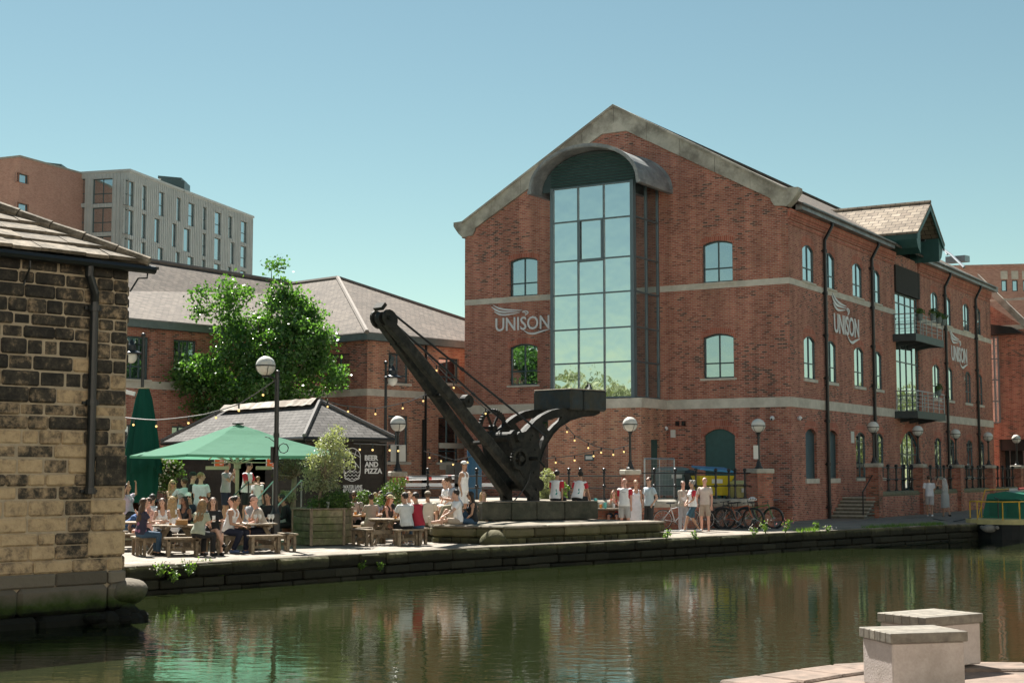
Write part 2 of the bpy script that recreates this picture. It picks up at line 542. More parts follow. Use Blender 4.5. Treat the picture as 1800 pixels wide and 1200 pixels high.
# ------------------------------------------------------------------ ground, quay, water (setting)
WZ = -0.60
QE = [V(-24, 17.5, 0), V(-12.5, 27.3, 0), V(-7.9, 31.8, 0), V(-2.2, 38.3, 0), V(1.1, 41.55, 0), V(4.66, 45.0, 0), V(10.5, 50.7, 0), V(17.0, 57.0, 0), V(26, 65.7, 0), V(60, 98, 0)]
def sub(pts, step):
    out = []
    for a, b in zip(pts[:-1], pts[1:]):
        k = max(1, int((b - a).length / step))
        out += [a.lerp(b, i / k) for i in range(k)]
    out.append(pts[-1])
    return out
def paving_mat():
    m, n, p, out = _new('stone_setts_paving')
    L = n.links.new
    tc = n.nodes.new("ShaderNodeTexCoord")
    mp = n.nodes.new("ShaderNodeMapping"); mp.inputs["Rotation"].default_value = (0, 0, R(44))
    L(tc.outputs["Object"], mp.inputs["Vector"])
    dn = n.nodes.new("ShaderNodeTexNoise"); dn.inputs["Scale"].default_value = 1.5
    L(tc.outputs["Object"], dn.inputs["Vector"])
    ad = n.nodes.new("ShaderNodeMix"); ad.data_type = 'RGBA'; ad.blend_type = 'LINEAR_LIGHT'; ad.inputs[0].default_value = .06
    L(mp.outputs[0], ad.inputs[6]); L(dn.outputs["Color"], ad.inputs[7])
    bt = n.nodes.new("ShaderNodeTexBrick"); bt.inputs["Scale"].default_value = 1
    bt.inputs["Brick Width"].default_value = .62; bt.inputs["Row Height"].default_value = .3; bt.inputs["Mortar Size"].default_value = .016
    bt.inputs["Color1"].default_value = (.19, .16, .128, 1); bt.inputs["Color2"].default_value = (.28, .24, .195, 1); bt.inputs["Mortar"].default_value = (.07, .062, .045, 1)
    L(ad.outputs[2], bt.inputs["Vector"])
    nz = n.nodes.new("ShaderNodeTexNoise"); nz.inputs["Scale"].default_value = .9; nz.inputs["Detail"].default_value = 9; nz.inputs["Roughness"].default_value = .7
    L(tc.outputs["Object"], nz.inputs["Vector"])
    mr = n.nodes.new("ShaderNodeMapRange"); mr.inputs[1].default_value = .3; mr.inputs[2].default_value = .7; mr.inputs[3].default_value = .72; mr.inputs[4].default_value = 1.2
    L(nz.outputs["Fac"], mr.inputs[0])
    sc = n.nodes.new("ShaderNodeVectorMath"); sc.operation = 'SCALE'
    L(bt.outputs["Color"], sc.inputs[0]); L(mr.outputs[0], sc.inputs["Scale"]); L(sc.outputs[0], p.inputs["Base Color"])
    p.inputs["Roughness"].default_value = .85
    b = n.nodes.new("ShaderNodeBump"); b.inputs["Distance"].default_value = .02
    iv = n.nodes.new("ShaderNodeMath"); iv.operation = 'SUBTRACT'; iv.inputs[0].default_value = 1
    L(bt.outputs["Fac"], iv.inputs[1]); L(iv.outputs[0], b.inputs["Height"]); L(b.outputs[0], p.inputs["Normal"])
    return m
M['paving'] = paving_mat()
QN = V(.70, -.71, 0)            # out of the quay, over the water
g = MB()
inner = [p - QN * .55 for p in QE]
far = [V(900, 900, 0), V(900, 3000, 0), V(-2500, 3000, 0), V(-2500, 300, 0), V(-300, 60, 0), V(-40, 17, 0)]
g.poly([p for p in inner] + far)
struct(g.build('quay_ground', M['paving']))

def rough_stone_mat(name, top, moss, dark, zlo, zhi, scale=1.2):
    """masonry: pale when dry, algae and soot towards the water line"""
    m, n, p, out = _new(name)
    L = n.links.new
    tc = n.nodes.new("ShaderNodeTexCoord")
    nz = n.nodes.new("ShaderNodeTexNoise"); nz.inputs["Scale"].default_value = scale; nz.inputs["Detail"].default_value = 10; nz.inputs["Roughness"].default_value = .72
    L(tc.outputs["Object"], nz.inputs["Vector"])
    sp = n.nodes.new("ShaderNodeSeparateXYZ"); L(tc.outputs["Object"], sp.inputs[0])
    ad = n.nodes.new("ShaderNodeMath"); ad.operation = 'MULTIPLY_ADD'; ad.inputs[1].default_value = .55 * (zhi - zlo) * 2; ad.inputs[2].default_value = -.27 * (zhi - zlo) * 2
    L(nz.outputs["Fac"], ad.inputs[0])
    a2 = n.nodes.new("ShaderNodeMath"); a2.operation = 'ADD'; L(sp.outputs[2], a2.inputs[0]); L(ad.outputs[0], a2.inputs[1])
    mr = n.nodes.new("ShaderNodeMapRange"); mr.inputs[1].default_value = zlo; mr.inputs[2].default_value = zhi
    L(a2.outputs[0], mr.inputs[0])
    cr = n.nodes.new("ShaderNodeValToRGB"); setramp(cr, [(0, dark), (.3, dark), (.55, moss), (1, top)])
    L(mr.outputs[0], cr.inputs[0])
    at_ = n.nodes.new("ShaderNodeAttribute"); at_.attribute_name = "rnd"
    m2 = n.nodes.new("ShaderNodeMapRange"); m2.inputs[3].default_value = .65; m2.inputs[4].default_value = 1.3
    L(at_.outputs["Fac"], m2.inputs[0])
    sc = n.nodes.new("ShaderNodeVectorMath"); sc.operation = 'SCALE'
    L(cr.outputs[0], sc.inputs[0]); L(m2.outputs[0], sc.inputs["Scale"]); L(sc.outputs[0], p.inputs["Base Color"])
    p.inputs["Roughness"].default_value = .9; p.inputs["Specular IOR Level"].default_value = .2
    b = n.nodes.new("ShaderNodeBump"); b.inputs["Distance"].default_value = .035
    n3 = n.nodes.new("ShaderNodeTexNoise"); n3.inputs["Scale"].default_value = 6; n3.inputs["Detail"].default_value = 6
    L(tc.outputs["Object"], n3.inputs["Vector"]); L(n3.outputs["Fac"], b.inputs["Height"]); L(b.outputs[0], p.inputs["Normal"])
    return m
M['quay_stone'] = rough_stone_mat('quay_wall_stone', (.20, .165, .12), (.085, .085, .045), (.028, .028, .020), -.24, .12, 1.5)
M['kerb_stone'] = pm('quay_coping_slabs', (.23, .195, .155), .9, var=.3, scale=3, bump=.01, rnd=.18, col2=(.13, .115, .08), blot=1.0)

def stone_row(mb, path, n_out, z0, z1, wmin, wmax, depth, jit, bev=.02, gap=.012, mi=0):
    """a course of separate blocks along a polyline"""
    segs = []
    tot = 0
    for a, b in zip(path[:-1], path[1:]):
        segs.append((tot, a, b)); tot += (b - a).length
    def pt(s):
        for t, a, b in reversed(segs):
            if s >= t:
                return a.lerp(b, min(1, (s - t) / (b - a).length)), (b - a).normalized()
    s = 0
    while s < tot - .05:
        w = min(random.uniform(wmin, wmax), tot - s)
        c, d = pt(s + w / 2)
        nn = V(d.y, -d.x, 0)
        if nn.dot(n_out) < 0: nn = -nn
        j = random.uniform(-jit, jit)
        zz = z1 + random.uniform(-jit, jit) * .25
        mb.cbox(c - nn * (depth / 2 - j) + Z * ((z0 + zz) / 2), w - gap, depth, zz - z0 - gap, u=d, bev=bev, mi=mi)
        s += w
random.seed(3)
qp = sub(QE, 4.0)
qw = thing('quay_wall', 'long dark mossy stone quay wall rising from the canal under the pub terrace', 'wall', (5, 45, -1))
mb = MB()
stone_row(mb, QE, QN, -.30, .0, .7, 1.7, .6, .03, bev=.05)
mb.build('coping', [M['kerb_top'] if 'kerb_top' in M else M['quay_stone']], qw, True)
mb = MB()
for (a, b) in ((-.52, -.31), (-.75, -.53), (-1.1, -.76)):
    stone_row(mb, QE, QN, a, b, .45, 1.1, .5, .05, bev=.03)
mb.build('stone_courses', M['quay_stone'], qw, True)
# cap slabs: paler, worn upper faces
mb = MB()
stone_row(mb, [p - QN * .03 for p in QE], QN, -.03, .022, .8, 1.6, .62, .025, bev=.02)
mb.build('cap_slabs', M['kerb_stone'], qw, True)

# canal bed and water
g = MB(); g.poly([V(-400, -60, -2.2), V(400, -60, -2.2), V(400, 400, -2.2), V(-400, 400, -2.2)])
struct(g.build('canal_bed', pm('canal_mud', (.05, .045, .03), .9)))
def water_mat():
    m, n, p, out = _new('canal_water')
    L = n.links.new
    p.inputs["Base Color"].default_value = (.013, .018, .006, 1)
    p.inputs["Roughness"].default_value = .03
    p.inputs["IOR"].default_value = 1.33
    p.inputs["Specular IOR Level"].default_value = .5
    tc = n.nodes.new("ShaderNodeTexCoord")
    mp = n.nodes.new("ShaderNodeMapping"); mp.inputs["Scale"].default_value = (1.0, 1.6, 1)
    L(tc.outputs["Object"], mp.inputs[0])
    n1 = n.nodes.new("ShaderNodeTexNoise"); n1.inputs["Scale"].default_value = 2.0; n1.inputs["Detail"].default_value = 3; n1.inputs["Roughness"].default_value = .5
    n2 = n.nodes.new("ShaderNodeTexNoise"); n2.inputs["Scale"].default_value = 9.0; n2.inputs["Detail"].default_value = 2
    n3 = n.nodes.new("ShaderNodeTexNoise"); n3.inputs["Scale"].default_value = .11; n3.inputs["Detail"].default_value = 2
    for q in (n1, n2):
        L(mp.outputs[0], q.inputs[0])
    L(tc.outputs["Object"], n3.inputs[0])
    mr = n.nodes.new("ShaderNodeMapRange"); mr.inputs[1].default_value = .40; mr.inputs[2].default_value = .65; mr.inputs[3].default_value = .35; mr.inputs[4].default_value = 1.3
    L(n3.outputs["Fac"], mr.inputs[0])
    b1 = n.nodes.new("ShaderNodeBump"); b1.inputs["Distance"].default_value = .0095
    b2 = n.nodes.new("ShaderNodeBump"); b2.inputs["Distance"].default_value = .0009
    L(n1.outputs["Fac"], b1.inputs["Height"]); L(n2.outputs["Fac"], b2.inputs["Height"])
    L(mr.outputs[0], b1.inputs["Strength"]); L(mr.outputs[0], b2.inputs["Strength"])
    L(b1.outputs[0], b2.inputs["Normal"]); L(b2.outputs[0], p.inputs["Normal"])
    return m
g = MB(); g.poly([V(-120, -20, WZ), V(200, -20, WZ), V(200, 200, WZ), V(-120, 200, WZ)])
struct(g.build('canal_water', water_mat()))

# near bank: curved sandstone edge with the two block seats
M['near_stone'] = pm('worn_pink_sandstone', (.19, .135, .105), .9, var=.3, scale=5, bump=.02, col2=(.125, .095, .075), blot=1.4)
edge = [gnd(1090, 1262), gnd(1180, 1226), gnd(1262, 1200), gnd(1330, 1191), gnd(1400, 1180), gnd(1460, 1172), gnd(1530, 1168), gnd(1640, 1167), gnd(1800, 1168), gnd(2000, 1170), V(9, 15.3, 0), V(40, 15.3, 0), V(120, 12, 0)]
g = MB()
top = [p + V(0, 0, 0) for p in edge]
g.poly(top + [V(120, -300, 0), V(-300, -300, 0), V(-60, -8, 0), V(-6, 6.4, 0)])
o = struct(g.build('near_quay_ground', M['near_stone']))
nk = MB()
for i in range(len(edge) - 1):
    a, b = edge[i], edge[i + 1]
    nn = V((b - a).y, -(b - a).x, 0).normalized()
    if nn.dot(V(-.3, 1, 0)) < 0: nn = -nn
    nk.poly([a, b, b - Z * 2 + nn * .1, a - Z * 2 + nn * .1])
tag(nk.build('near_quay_wall', M['quay_stone']), 'short curved pink sandstone bank wall below the block seats', 'wall')
sm = MB()
random.seed(8)
for i in range(2, 9):
    a, b = edge[i], edge[i + 1]
    d = (b - a).normalized(); L_ = (b - a).length
    nn = V(-d.y, d.x, 0)
    if nn.dot(V(0, 1, 0)) > 0: nn = -nn
    sm.cbox(a.lerp(b, .5) + nn * .28 + Z * .004, L_ - .02, .56, .05 + random.uniform(0, .012), u=d, bev=.02)
tag(sm.build('sandstone_kerb', M['near_stone']), 'row of worn pink sandstone kerb slabs edging the near bank beside the block seats', 'kerb')

# block seats
M['render_pink'] = pm('pale_pink_render', (.44, .385, .36), .9, var=.08, scale=45, bump=.006, col2=(.33, .285, .255), blot=1.6)
M['seat_wood'] = pm('silvered_oak_slats', (.20, .18, .148), .8, var=.35, scale=11, bump=.004, rnd=.22, col2=(.17, .15, .12), blot=6)
def block_seat(pl, pf, pr, label):
    """pl, pf, pr: left, front and right corner pixels of the timber top's upper edge"""
    zt = .56
    A, B, C = gnd(*pl, zt), gnd(*pf, zt), gnd(*pr, zt)
    u = (C - B); w = u.length; u.normalize()
    v = V(-u.y, u.x, 0)
    if v.dot(A - B) < 0: v = -v
    d = max(.55, (A - B).length)
    cx = B + u * w / 2 + v * d / 2
    t = thing('block_seat', label, 'seat', (cx.x, cx.y, 0), group='rendered block seats on the near bank')
    b = MB(); b.cbox(cx + Z * (.26 - zt), w - .05, d - .05, .42, u=u, bev=.012); b.build('base', M['render_pink'], t, True)
    b = MB(); b.cbox(cx + Z * (.025 - zt), w - .2, d - .2, .05, u=u); b.build('foot', M['black'], t, True)
    b = MB()
    k = 6
    for i in range(k):
        c = cx + v * (-d / 2 + d * (i + .5) / k) - Z * .045
        b.cbox(c, w, d / k - .006, .09, u=u, bev=.006)
    b.build('slat_top', M['seat_wood'], t, True)
block_seat((1505, 1101), (1566, 1113), (1702, 1109), 'nearer and lower pale pink rendered block seat with silvered timber slat top')
block_seat((1540, 1076), (1628, 1085), (1729, 1077), 'farther rendered block seat partly hidden behind the nearer seat, timber slat top')

# ------------------------------------------------------------------ facade tools
class Face:
    """vertical plane: s along u, z up, o outward"""
    def __init__(s, P, u, n):
        s.P = Vector(P); s.u = Vector(u).normalized(); s.n = Vector(n).normalized()
    def p(s, a, z, o=0.0):
        return V(s.P.x + s.u.x * a + s.n.x * o, s.P.y + s.u.y * a + s.n.y * o, s.P.z * 0 + z)
    def px(s, x, y, o=0.0):
        q = onp(x, y, s.P + s.n * o, s.n)
        d = q - (s.P + s.n * o)
        return d.dot(s.u), q.z
    def box(s, mb, a0, a1, z0, z1, o0, o1, mi=None, rv=None):
        mb.obox(s.p(a0, z0, o0), s.u * (a1 - a0), Z * (z1 - z0), s.n * (o1 - o0), mi, rv)
def arch_z(h, s):
    s0, s1, z0, z1, r = h
    c = (s0 + s1) / 2; hw = (s1 - s0) / 2
    return z1 - r * ((s - c) / hw) ** 2
def wall(mb, f, s0, s1, z0, z1, holes, depth=.18, mi=0, mrev=0, flip=None, top=None):
    """wall sheet on face f with openings, arched heads and reveals. top(s) = height line above z1"""
    def face(pts, m):
        n = (pts[1] - pts[0]).cross(pts[2] - pts[0])
        mb.poly(pts if n.dot(f.n) > 0 else pts[::-1], m)
    ss = sorted(set([s0, s1] + [round(h[0], 4) for h in holes] + [round(h[1], 4) for h in holes]))
    zs = sorted(set([z0, z1] + [round(h[2], 4) for h in holes] + [round(h[3], 4) for h in holes]))
    ss = [a for a in ss if s0 - 1e-6 <= a <= s1 + 1e-6]; zs = [a for a in zs if z0 - 1e-6 <= a <= z1 + 1e-6]
    for a, b in zip(ss[:-1], ss[1:]):
        for c, d in zip(zs[:-1], zs[1:]):
            cs, cz = (a + b) / 2, (c + d) / 2
            if any(h[0] - 1e-4 < cs < h[1] + 1e-4 and h[2] - 1e-4 < cz < h[3] + 1e-4 for h in holes):
                continue
            face([f.p(a, c), f.p(b, c), f.p(b, d), f.p(a, d)], mi)
    if top:
        ks = top
        for (a, za), (b, zb) in zip(ks[:-1], ks[1:]):
            pts = [f.p(a, z1), f.p(b, z1)]
            if zb > z1 + 1e-5: pts.append(f.p(b, zb))
            if za > z1 + 1e-5: pts.append(f.p(a, za))
            face(pts, mi)
    for h in holes:
        a0, a1, b0, b1, r = h[:5]
        k = 8 if r > 0 else 1
        sx = [a0 + (a1 - a0) * i / k for i in range(k + 1)]
        zx = [arch_z(h, q) if r > 0 else b1 for q in sx]
        for i in range(k):
            if r > 0:
                pts = [f.p(sx[i], zx[i]), f.p(sx[i + 1], zx[i + 1])]
                if zx[i + 1] < b1 - 1e-5: pts.append(f.p(sx[i + 1], b1))
                if zx[i] < b1 - 1e-5: pts.append(f.p(sx[i], b1))
                if len(pts) > 2: face(pts, mi)
            mb.poly([f.p(sx[i], zx[i]), f.p(sx[i], zx[i], -depth), f.p(sx[i + 1], zx[i + 1], -depth), f.p(sx[i + 1], zx[i + 1])], mrev)
        mb.poly([f.p(a0, b0), f.p(a0, b0, -depth), f.p(a0, zx[0], -depth), f.p(a0, zx[0])], mrev)
        mb.poly([f.p(a1, b0), f.p(a1, zx[-1]), f.p(a1, zx[-1], -depth), f.p(a1, b0, -depth)], mrev)
        mb.poly([f.p(a0, b0), f.p(a1, b0), f.p(a1, b0, -depth), f.p(a0, b0, -depth)], mrev)
def fixn(mb, f):
    pass
def window(f, h, root, cols=2, rows=(.33,), inset=.13, fw=.065, glass='glass', frame='frame', sill=True, name='window', sillm='sand', arch=None, thick=.06, sillw=.09, archh=.26):
    a0, a1, b0, b1, r = h[:5]
    fr = MB()
    o0, o1 = -inset - thick, -inset
    zl = arch_z(h, a0) if r > 0 else b1
    f.box(fr, a0, a0 + fw, b0, zl, o0, o1); f.box(fr, a1 - fw, a1, b0, zl, o0, o1)
    f.box(fr, a0 + fw, a1 - fw, b0, b0 + fw, o0, o1)
    k = 8 if r > 0 else 1
    for i in range(k):
        q0, q1 = a0 + (a1 - a0) * i / k, a0 + (a1 - a0) * (i + 1) / k
        y0, y1 = (arch_z(h, q0), arch_z(h, q1)) if r > 0 else (b1, b1)
        fr.prism([f.p(q0, y0 - fw, o0), f.p(q1, y1 - fw, o0), f.p(q1, y1, o0), f.p(q0, y0, o0)], f.n * (o1 - o0 + .002))
    for c in range(1, cols):
        q = a0 + (a1 - a0) * c / cols
        zt = (arch_z(h, q) if r > 0 else b1) - fw * .5
        f.box(fr, q - fw * .42, q + fw * .42, b0 + fw, zt, o0, o1 - .004)
    for t in rows:
        q = b0 + (b1 - b0) * t
        f.box(fr, a0 + fw, a1 - fw, q - fw * .45, q + fw * .45, o0, o1 - .008)
    w = fr.build(name, M[frame], root, True)
    g = MB()
    pts = [f.p(a0 + .01, b0 + .01, o0 + .02), f.p(a1 - .01, b0 + .01, o0 + .02)]
    for i in range(k + 1):
        q = a1 - .01 - (a1 - a0 - .02) * i / k
        pts.append(f.p(q, (arch_z(h, q) if r > 0 else b1) - .012, o0 + .02))
    n = (pts[1] - pts[0]).cross(pts[2] - pts[0])
    g.poly(pts if n.dot(f.n) > 0 else pts[::-1])
    g.build('pane', M[glass], w, True)
    if sill:
        s_ = MB(); f.box(s_, a0 - .12, a1 + .12, b0 - sillw, b0 - .002, -.10, .07)
        s_.build('sill', M[sillm], w, True)
    if arch:
        ab = MB()
        for i in range(k):
            q0, q1 = a0 - .1 + (a1 - a0 + .2) * i / k, a0 - .1 + (a1 - a0 + .2) * (i + 1) / k
            c = (a0 + a1) / 2; hw = (a1 - a0) / 2
            zz = [b1 - r * ((q - c) / hw) ** 2 for q in (q0, q1)]
            ab.prism([f.p(q0, zz[0], -.05), f.p(q1, zz[1], -.05), f.p(q1, zz[1] + archh, -.05), f.p(q0, zz[0] + archh, -.05)], f.n * .054)
        ab.build('brick_arch', M[arch], w, True)
    return w
def ribbon2(f, mb, pts, ws, O, su, sv, th=.05, off=.05, mi=0):
    """tapered ribbon given in 2D, mapped on face f: s = O.s + x*su, z = O.z + y*sv"""
    k = len(pts)
    # Catmull-Rom densify
    dp = []; dw = []
    for i in range(k - 1):
        p0, p1, p2, p3 = pts[max(i - 1, 0)], pts[i], pts[i + 1], pts[min(i + 2, k - 1)]
        for j in range(6):
            t = j / 6
            q = []
            for c in (0, 1):
                a, b, cc, d = p0[c], p1[c], p2[c], p3[c]
                q.append(.5 * (2 * b + (cc - a) * t + (2 * a - 5 * b + 4 * cc - d) * t * t + (3 * b - a - 3 * cc + d) * t ** 3))
            dp.append(q); dw.append(ws[i] * (1 - t) + ws[i + 1] * t)
    dp.append(list(pts[-1])); dw.append(ws[-1])
    P2 = [(x * su, y * sv) for x, y in dp]
    Ls = []; Rs = []
    for i, (x, y) in enumerate(P2):
        xa, ya = P2[max(i - 1, 0)]; xb, yb = P2[min(i + 1, len(P2) - 1)]
        dx, dy = xb - xa, yb - ya
        l = math.hypot(dx, dy) or 1
        nx, ny = -dy / l, dx / l
        w = dw[i] * sv / 2
        Ls.append((x + nx * w, y + ny * w)); Rs.append((x - nx * w, y - ny * w))
    for i in range(len(P2) - 1):
        q = [Ls[i], Rs[i], Rs[i + 1], Ls[i + 1]]
        mb.prism([f.p(O[0] + a, O[1] + b, off) for a, b in q], f.n * th, mi)
def text_mesh(body, size=1.0, bold=0.0):
    cu = bpy.data.curves.new('lettering', 'FONT')
    cu.body = body; cu.size = size; cu.offset = bold; cu.extrude = 0.02
    cu.resolution_u = 3
    ob = bpy.data.objects.new('lettering', cu)
    COL.objects.link(ob)
    dg = bpy.context.evaluated_depsgraph_get()
    me = bpy.data.meshes.new_from_object(ob.evaluated_get(dg))
    bpy.data.objects.remove(ob)
    return me
def text_on(f, mb, body, s0, s1, z0, z1, flip=1, off=.05, th=.04, bold=0.0, mi=0):
    """lettering stretched to fill s0..s1 (reading direction s0 -> s1), z0..z1"""
    me = text_mesh(body, 1.0, bold)
    co = np.zeros(len(me.vertices) * 3); me.vertices.foreach_get("co", co); co = co.reshape(-1, 3)
    lo, hi = co.min(0), co.max(0)
    vs = []
    for c in co:
        a = s0 + (s1 - s0) * (c[0] - lo[0]) / (hi[0] - lo[0])
        z = z0 + (z1 - z0) * (c[1] - lo[1]) / (hi[1] - lo[1])
        o = off + th * (c[2] - lo[2]) / max(1e-6, hi[2] - lo[2])
        vs.append(f.p(a, z, o))
    fs = [tuple(p.vertices) for p in me.polygons]
    if s1 < s0: fs = [q[::-1] for q in fs]
    mb.raw(vs, fs, mi)
    bpy.data.meshes.remove(me)
def downpipe(f, s, ztop, zbot, root, off=.35, mat='black_pipe', r=.075, name='downpipe', swan=.9):
    b = MB()
    pts = [f.p(s + .35, ztop, off), f.p(s + .33, ztop - .25, off), f.p(s, ztop - swan, .12), f.p(s, ztop - swan - .3, .12), f.p(s, zbot, .12)]
    b.tube(pts, r, 8)
    z = ztop - swan - .4
    while z > zbot + .3:
        b.tube([f.p(s, z, .12), f.p(s, z - .14, .12)], r * 1.35, 8)
        b.cbox(f.p(s, z - .07, .03), .3, .06, .05, u=f.u)
        z -= 1.85
    b.build(name, M[mat], root, True, smooth=False)

# ------------------------------------------------------------------ main brick office building
CX = V(11.4, 60.6, 0)
FF = Face(CX, (-.8556, .5176, 0), (-.5176, -.8556, 0))      # gable front
FR = Face(CX, (.5206, .8538, 0), (.8538, -.5206, 0))        # canal side
WF, WR = 15.9, 33.9
mainb = thing('office_building', 'red brick three-storey office building with stone-coped gable and tall glazed bay under a barrel canopy', 'building', tuple(CX))
zE = 12.85
# gable line of the brickwork
gl = [(0.0, 12.85), (.55, 13.24), (7.45, 17.05), (8.45, 17.05), (15.4, 13.24), (15.9, 12.85)]
fh = [(2.47, 3.86, 9.98, 11.76, .15), (2.47, 3.86, 5.92, 7.80, .15), (2.47, 3.86, .9, 3.80, .28),
      (11.98, 13.45, 9.98, 11.76, .15), (11.98, 13.45, 5.92, 7.80, .15), (11.0, 12.1, .9, 4.3, 0)]
b = MB(); wall(b, FF, 0, WF, -.3, zE, fh, .2, top=gl)
b.build('front_wall', M['brick'], mainb, True)
rw = 1.36
rs = [1.63, 4.32, 8.13, 10.87, 20.97, 23.57, 27.5, 30.15]
rh = []
for i, s in enumerate(rs):
    rh.append((s, s + rw, 10.03, 11.62, .22)); rh.append((s, s + rw, 5.90, 7.73, .22)); rh.append((s, s + rw, 1.72, 3.82, .22))
REC = (14.55, 18.6)
rh += [(REC[0], REC[1], 9.0 - .35, zE - .9, 0), (REC[0], REC[1], 4.95, 8.55, 0), (14.9, 18.3, .95, 4.05, .75)]
b = MB(); wall(b, FR, 0, WR, -.3, zE, rh, .20)
b.build('side_wall', M['brick'], mainb, True)
FL = Face(FF.p(WF, 0), FR.u, -FR.n); FB = Face(FR.p(WR, 0), FF.u, -FF.n)
b = MB(); wall(b, FL, 0, WR, -.3, zE, []); wall(b, FB, 0, WF, -.3, zE, [], top=gl)
b.build('rear_walls', M['brick'], mainb, True)
# stone bands
for (z0, z1) in ((9.72, 9.98), (4.66, 5.06)):
    for (a, c) in (((0, 5.85), (9.95, WF)) if z0 > 6 else ((0, 5.55), (10.04, WF))):
        b = MB(); FF.box(b, a - (.02 if a == 0 else 0), c, z0, z1, -.05, .022); b.build('string_course', M['sand'], mainb, True)
    for (a, c) in ((0, REC[0]), (REC[1], WR)):
        b = MB(); FR.box(b, a, c, z0, z1, -.05, .022); b.build('string_course', M['sand'], mainb, True)
for h in fh[:2] + fh[3:5]:
    window(FF, h, mainb, 2, (.34,), arch='arch', glass='glass')
# green roller shutter and side entrance
h = fh[2]
sh = MB()
z = .9
while z < 3.5:
    FF.box(sh, h[0], h[1], z, z + .085, -.16, -.12 + (.0)); FF.box(sh, h[0], h[1], z + .085, z + .1, -.16, -.135)
    z += .1
pts = [FF.p(h[0] + (h[1] - h[0]) * i / 8, arch_z(h, h[0] + (h[1] - h[0]) * i / 8), -.15) for i in range(9)]
sh.prism([FF.p(h[0], 3.5, -.15), FF.p(h[1], 3.5, -.15)] + pts[::-1], FF.n * .02)
so = sh.build('roller_shutter', M['green_dk'], mainb, True)
ab = MB()
for i in range(10):
    q0, q1 = h[0] - .14 + (h[1] - h[0] + .28) * i / 10, h[0] - .14 + (h[1] - h[0] + .28) * (i + 1) / 10
    c = (h[0] + h[1]) / 2; hw = (h[1] - h[0]) / 2
    zz = [h[3] - .28 * ((q - c) / hw) ** 2 for q in (q0, q1)]
    ab.prism([FF.p(q0, zz[0], -.05), FF.p(q1, zz[1], -.05), FF.p(q1, zz[1] + .42, -.05), FF.p(q0, zz[0] + .42, -.05)], FF.n * .056)
ab.build('brick_arch', M['arch'], so, True)
window(FF, fh[5], mainb, 1, (.75,), sill=False, glass='glass_dark', name='side_door')
for i, h in enumerate(rh[:24]):
    row = i % 3
    if row == 2 and i // 3 < 2:
        lv = MB()
        z = h[2]
        while z < h[3] - .1:
            a_, b_ = h[0] + .02, h[1] - .02
            lv.prism([FR.p(a_, z, -.14), FR.p(a_, z + .1, -.17), FR.p(a_, z + .115, -.17), FR.p(a_, z + .015, -.135)], FR.u * (b_ - a_))
            z += .085
        FR.box(lv, h[0], h[0] + .05, h[2], h[3] - .2, -.18, -.12); FR.box(lv, h[1] - .05, h[1], h[2], h[3] - .2, -.18, -.12)
        FR.box(lv, h[0], h[1], h[2], h[3], -.26, -.20)
        o = lv.build('louvre', M['frame'], mainb, True)
        s_ = MB(); FR.box(s_, h[0] - .1, h[1] + .1, h[2] - .2, h[2] - .003, -.1, .06); s_.build('sill', M['sand'], o, True)
        ab = MB(); a0, a1 = h[0], h[1]
        for q in range(8):
            q0, q1 = a0 - .1 + (a1 - a0 + .2) * q / 8, a0 - .1 + (a1 - a0 + .2) * (q + 1) / 8
            zz = [h[3] - .22 * ((w_ - (a0 + a1) / 2) / ((a1 - a0) / 2)) ** 2 for w_ in (q0, q1)]
            ab.prism([FR.p(q0, zz[0], -.05), FR.p(q1, zz[1], -.05), FR.p(q1, zz[1] + .4, -.05), FR.p(q0, zz[0] + .4, -.05)], FR.n * .055)
        ab.build('brick_arch', M['arch'], o, True)
    else:
        window(FR, h, mainb, 2, (.36,) if row < 2 else (.3, .8), arch='arch', archh=.42, inset=.03, fw=.05, sillw=.13 if row != 0 else .08)
window(FR, rh[26], mainb, 4, (.62,), arch='arch', archh=.42, name='entrance', sill=False)
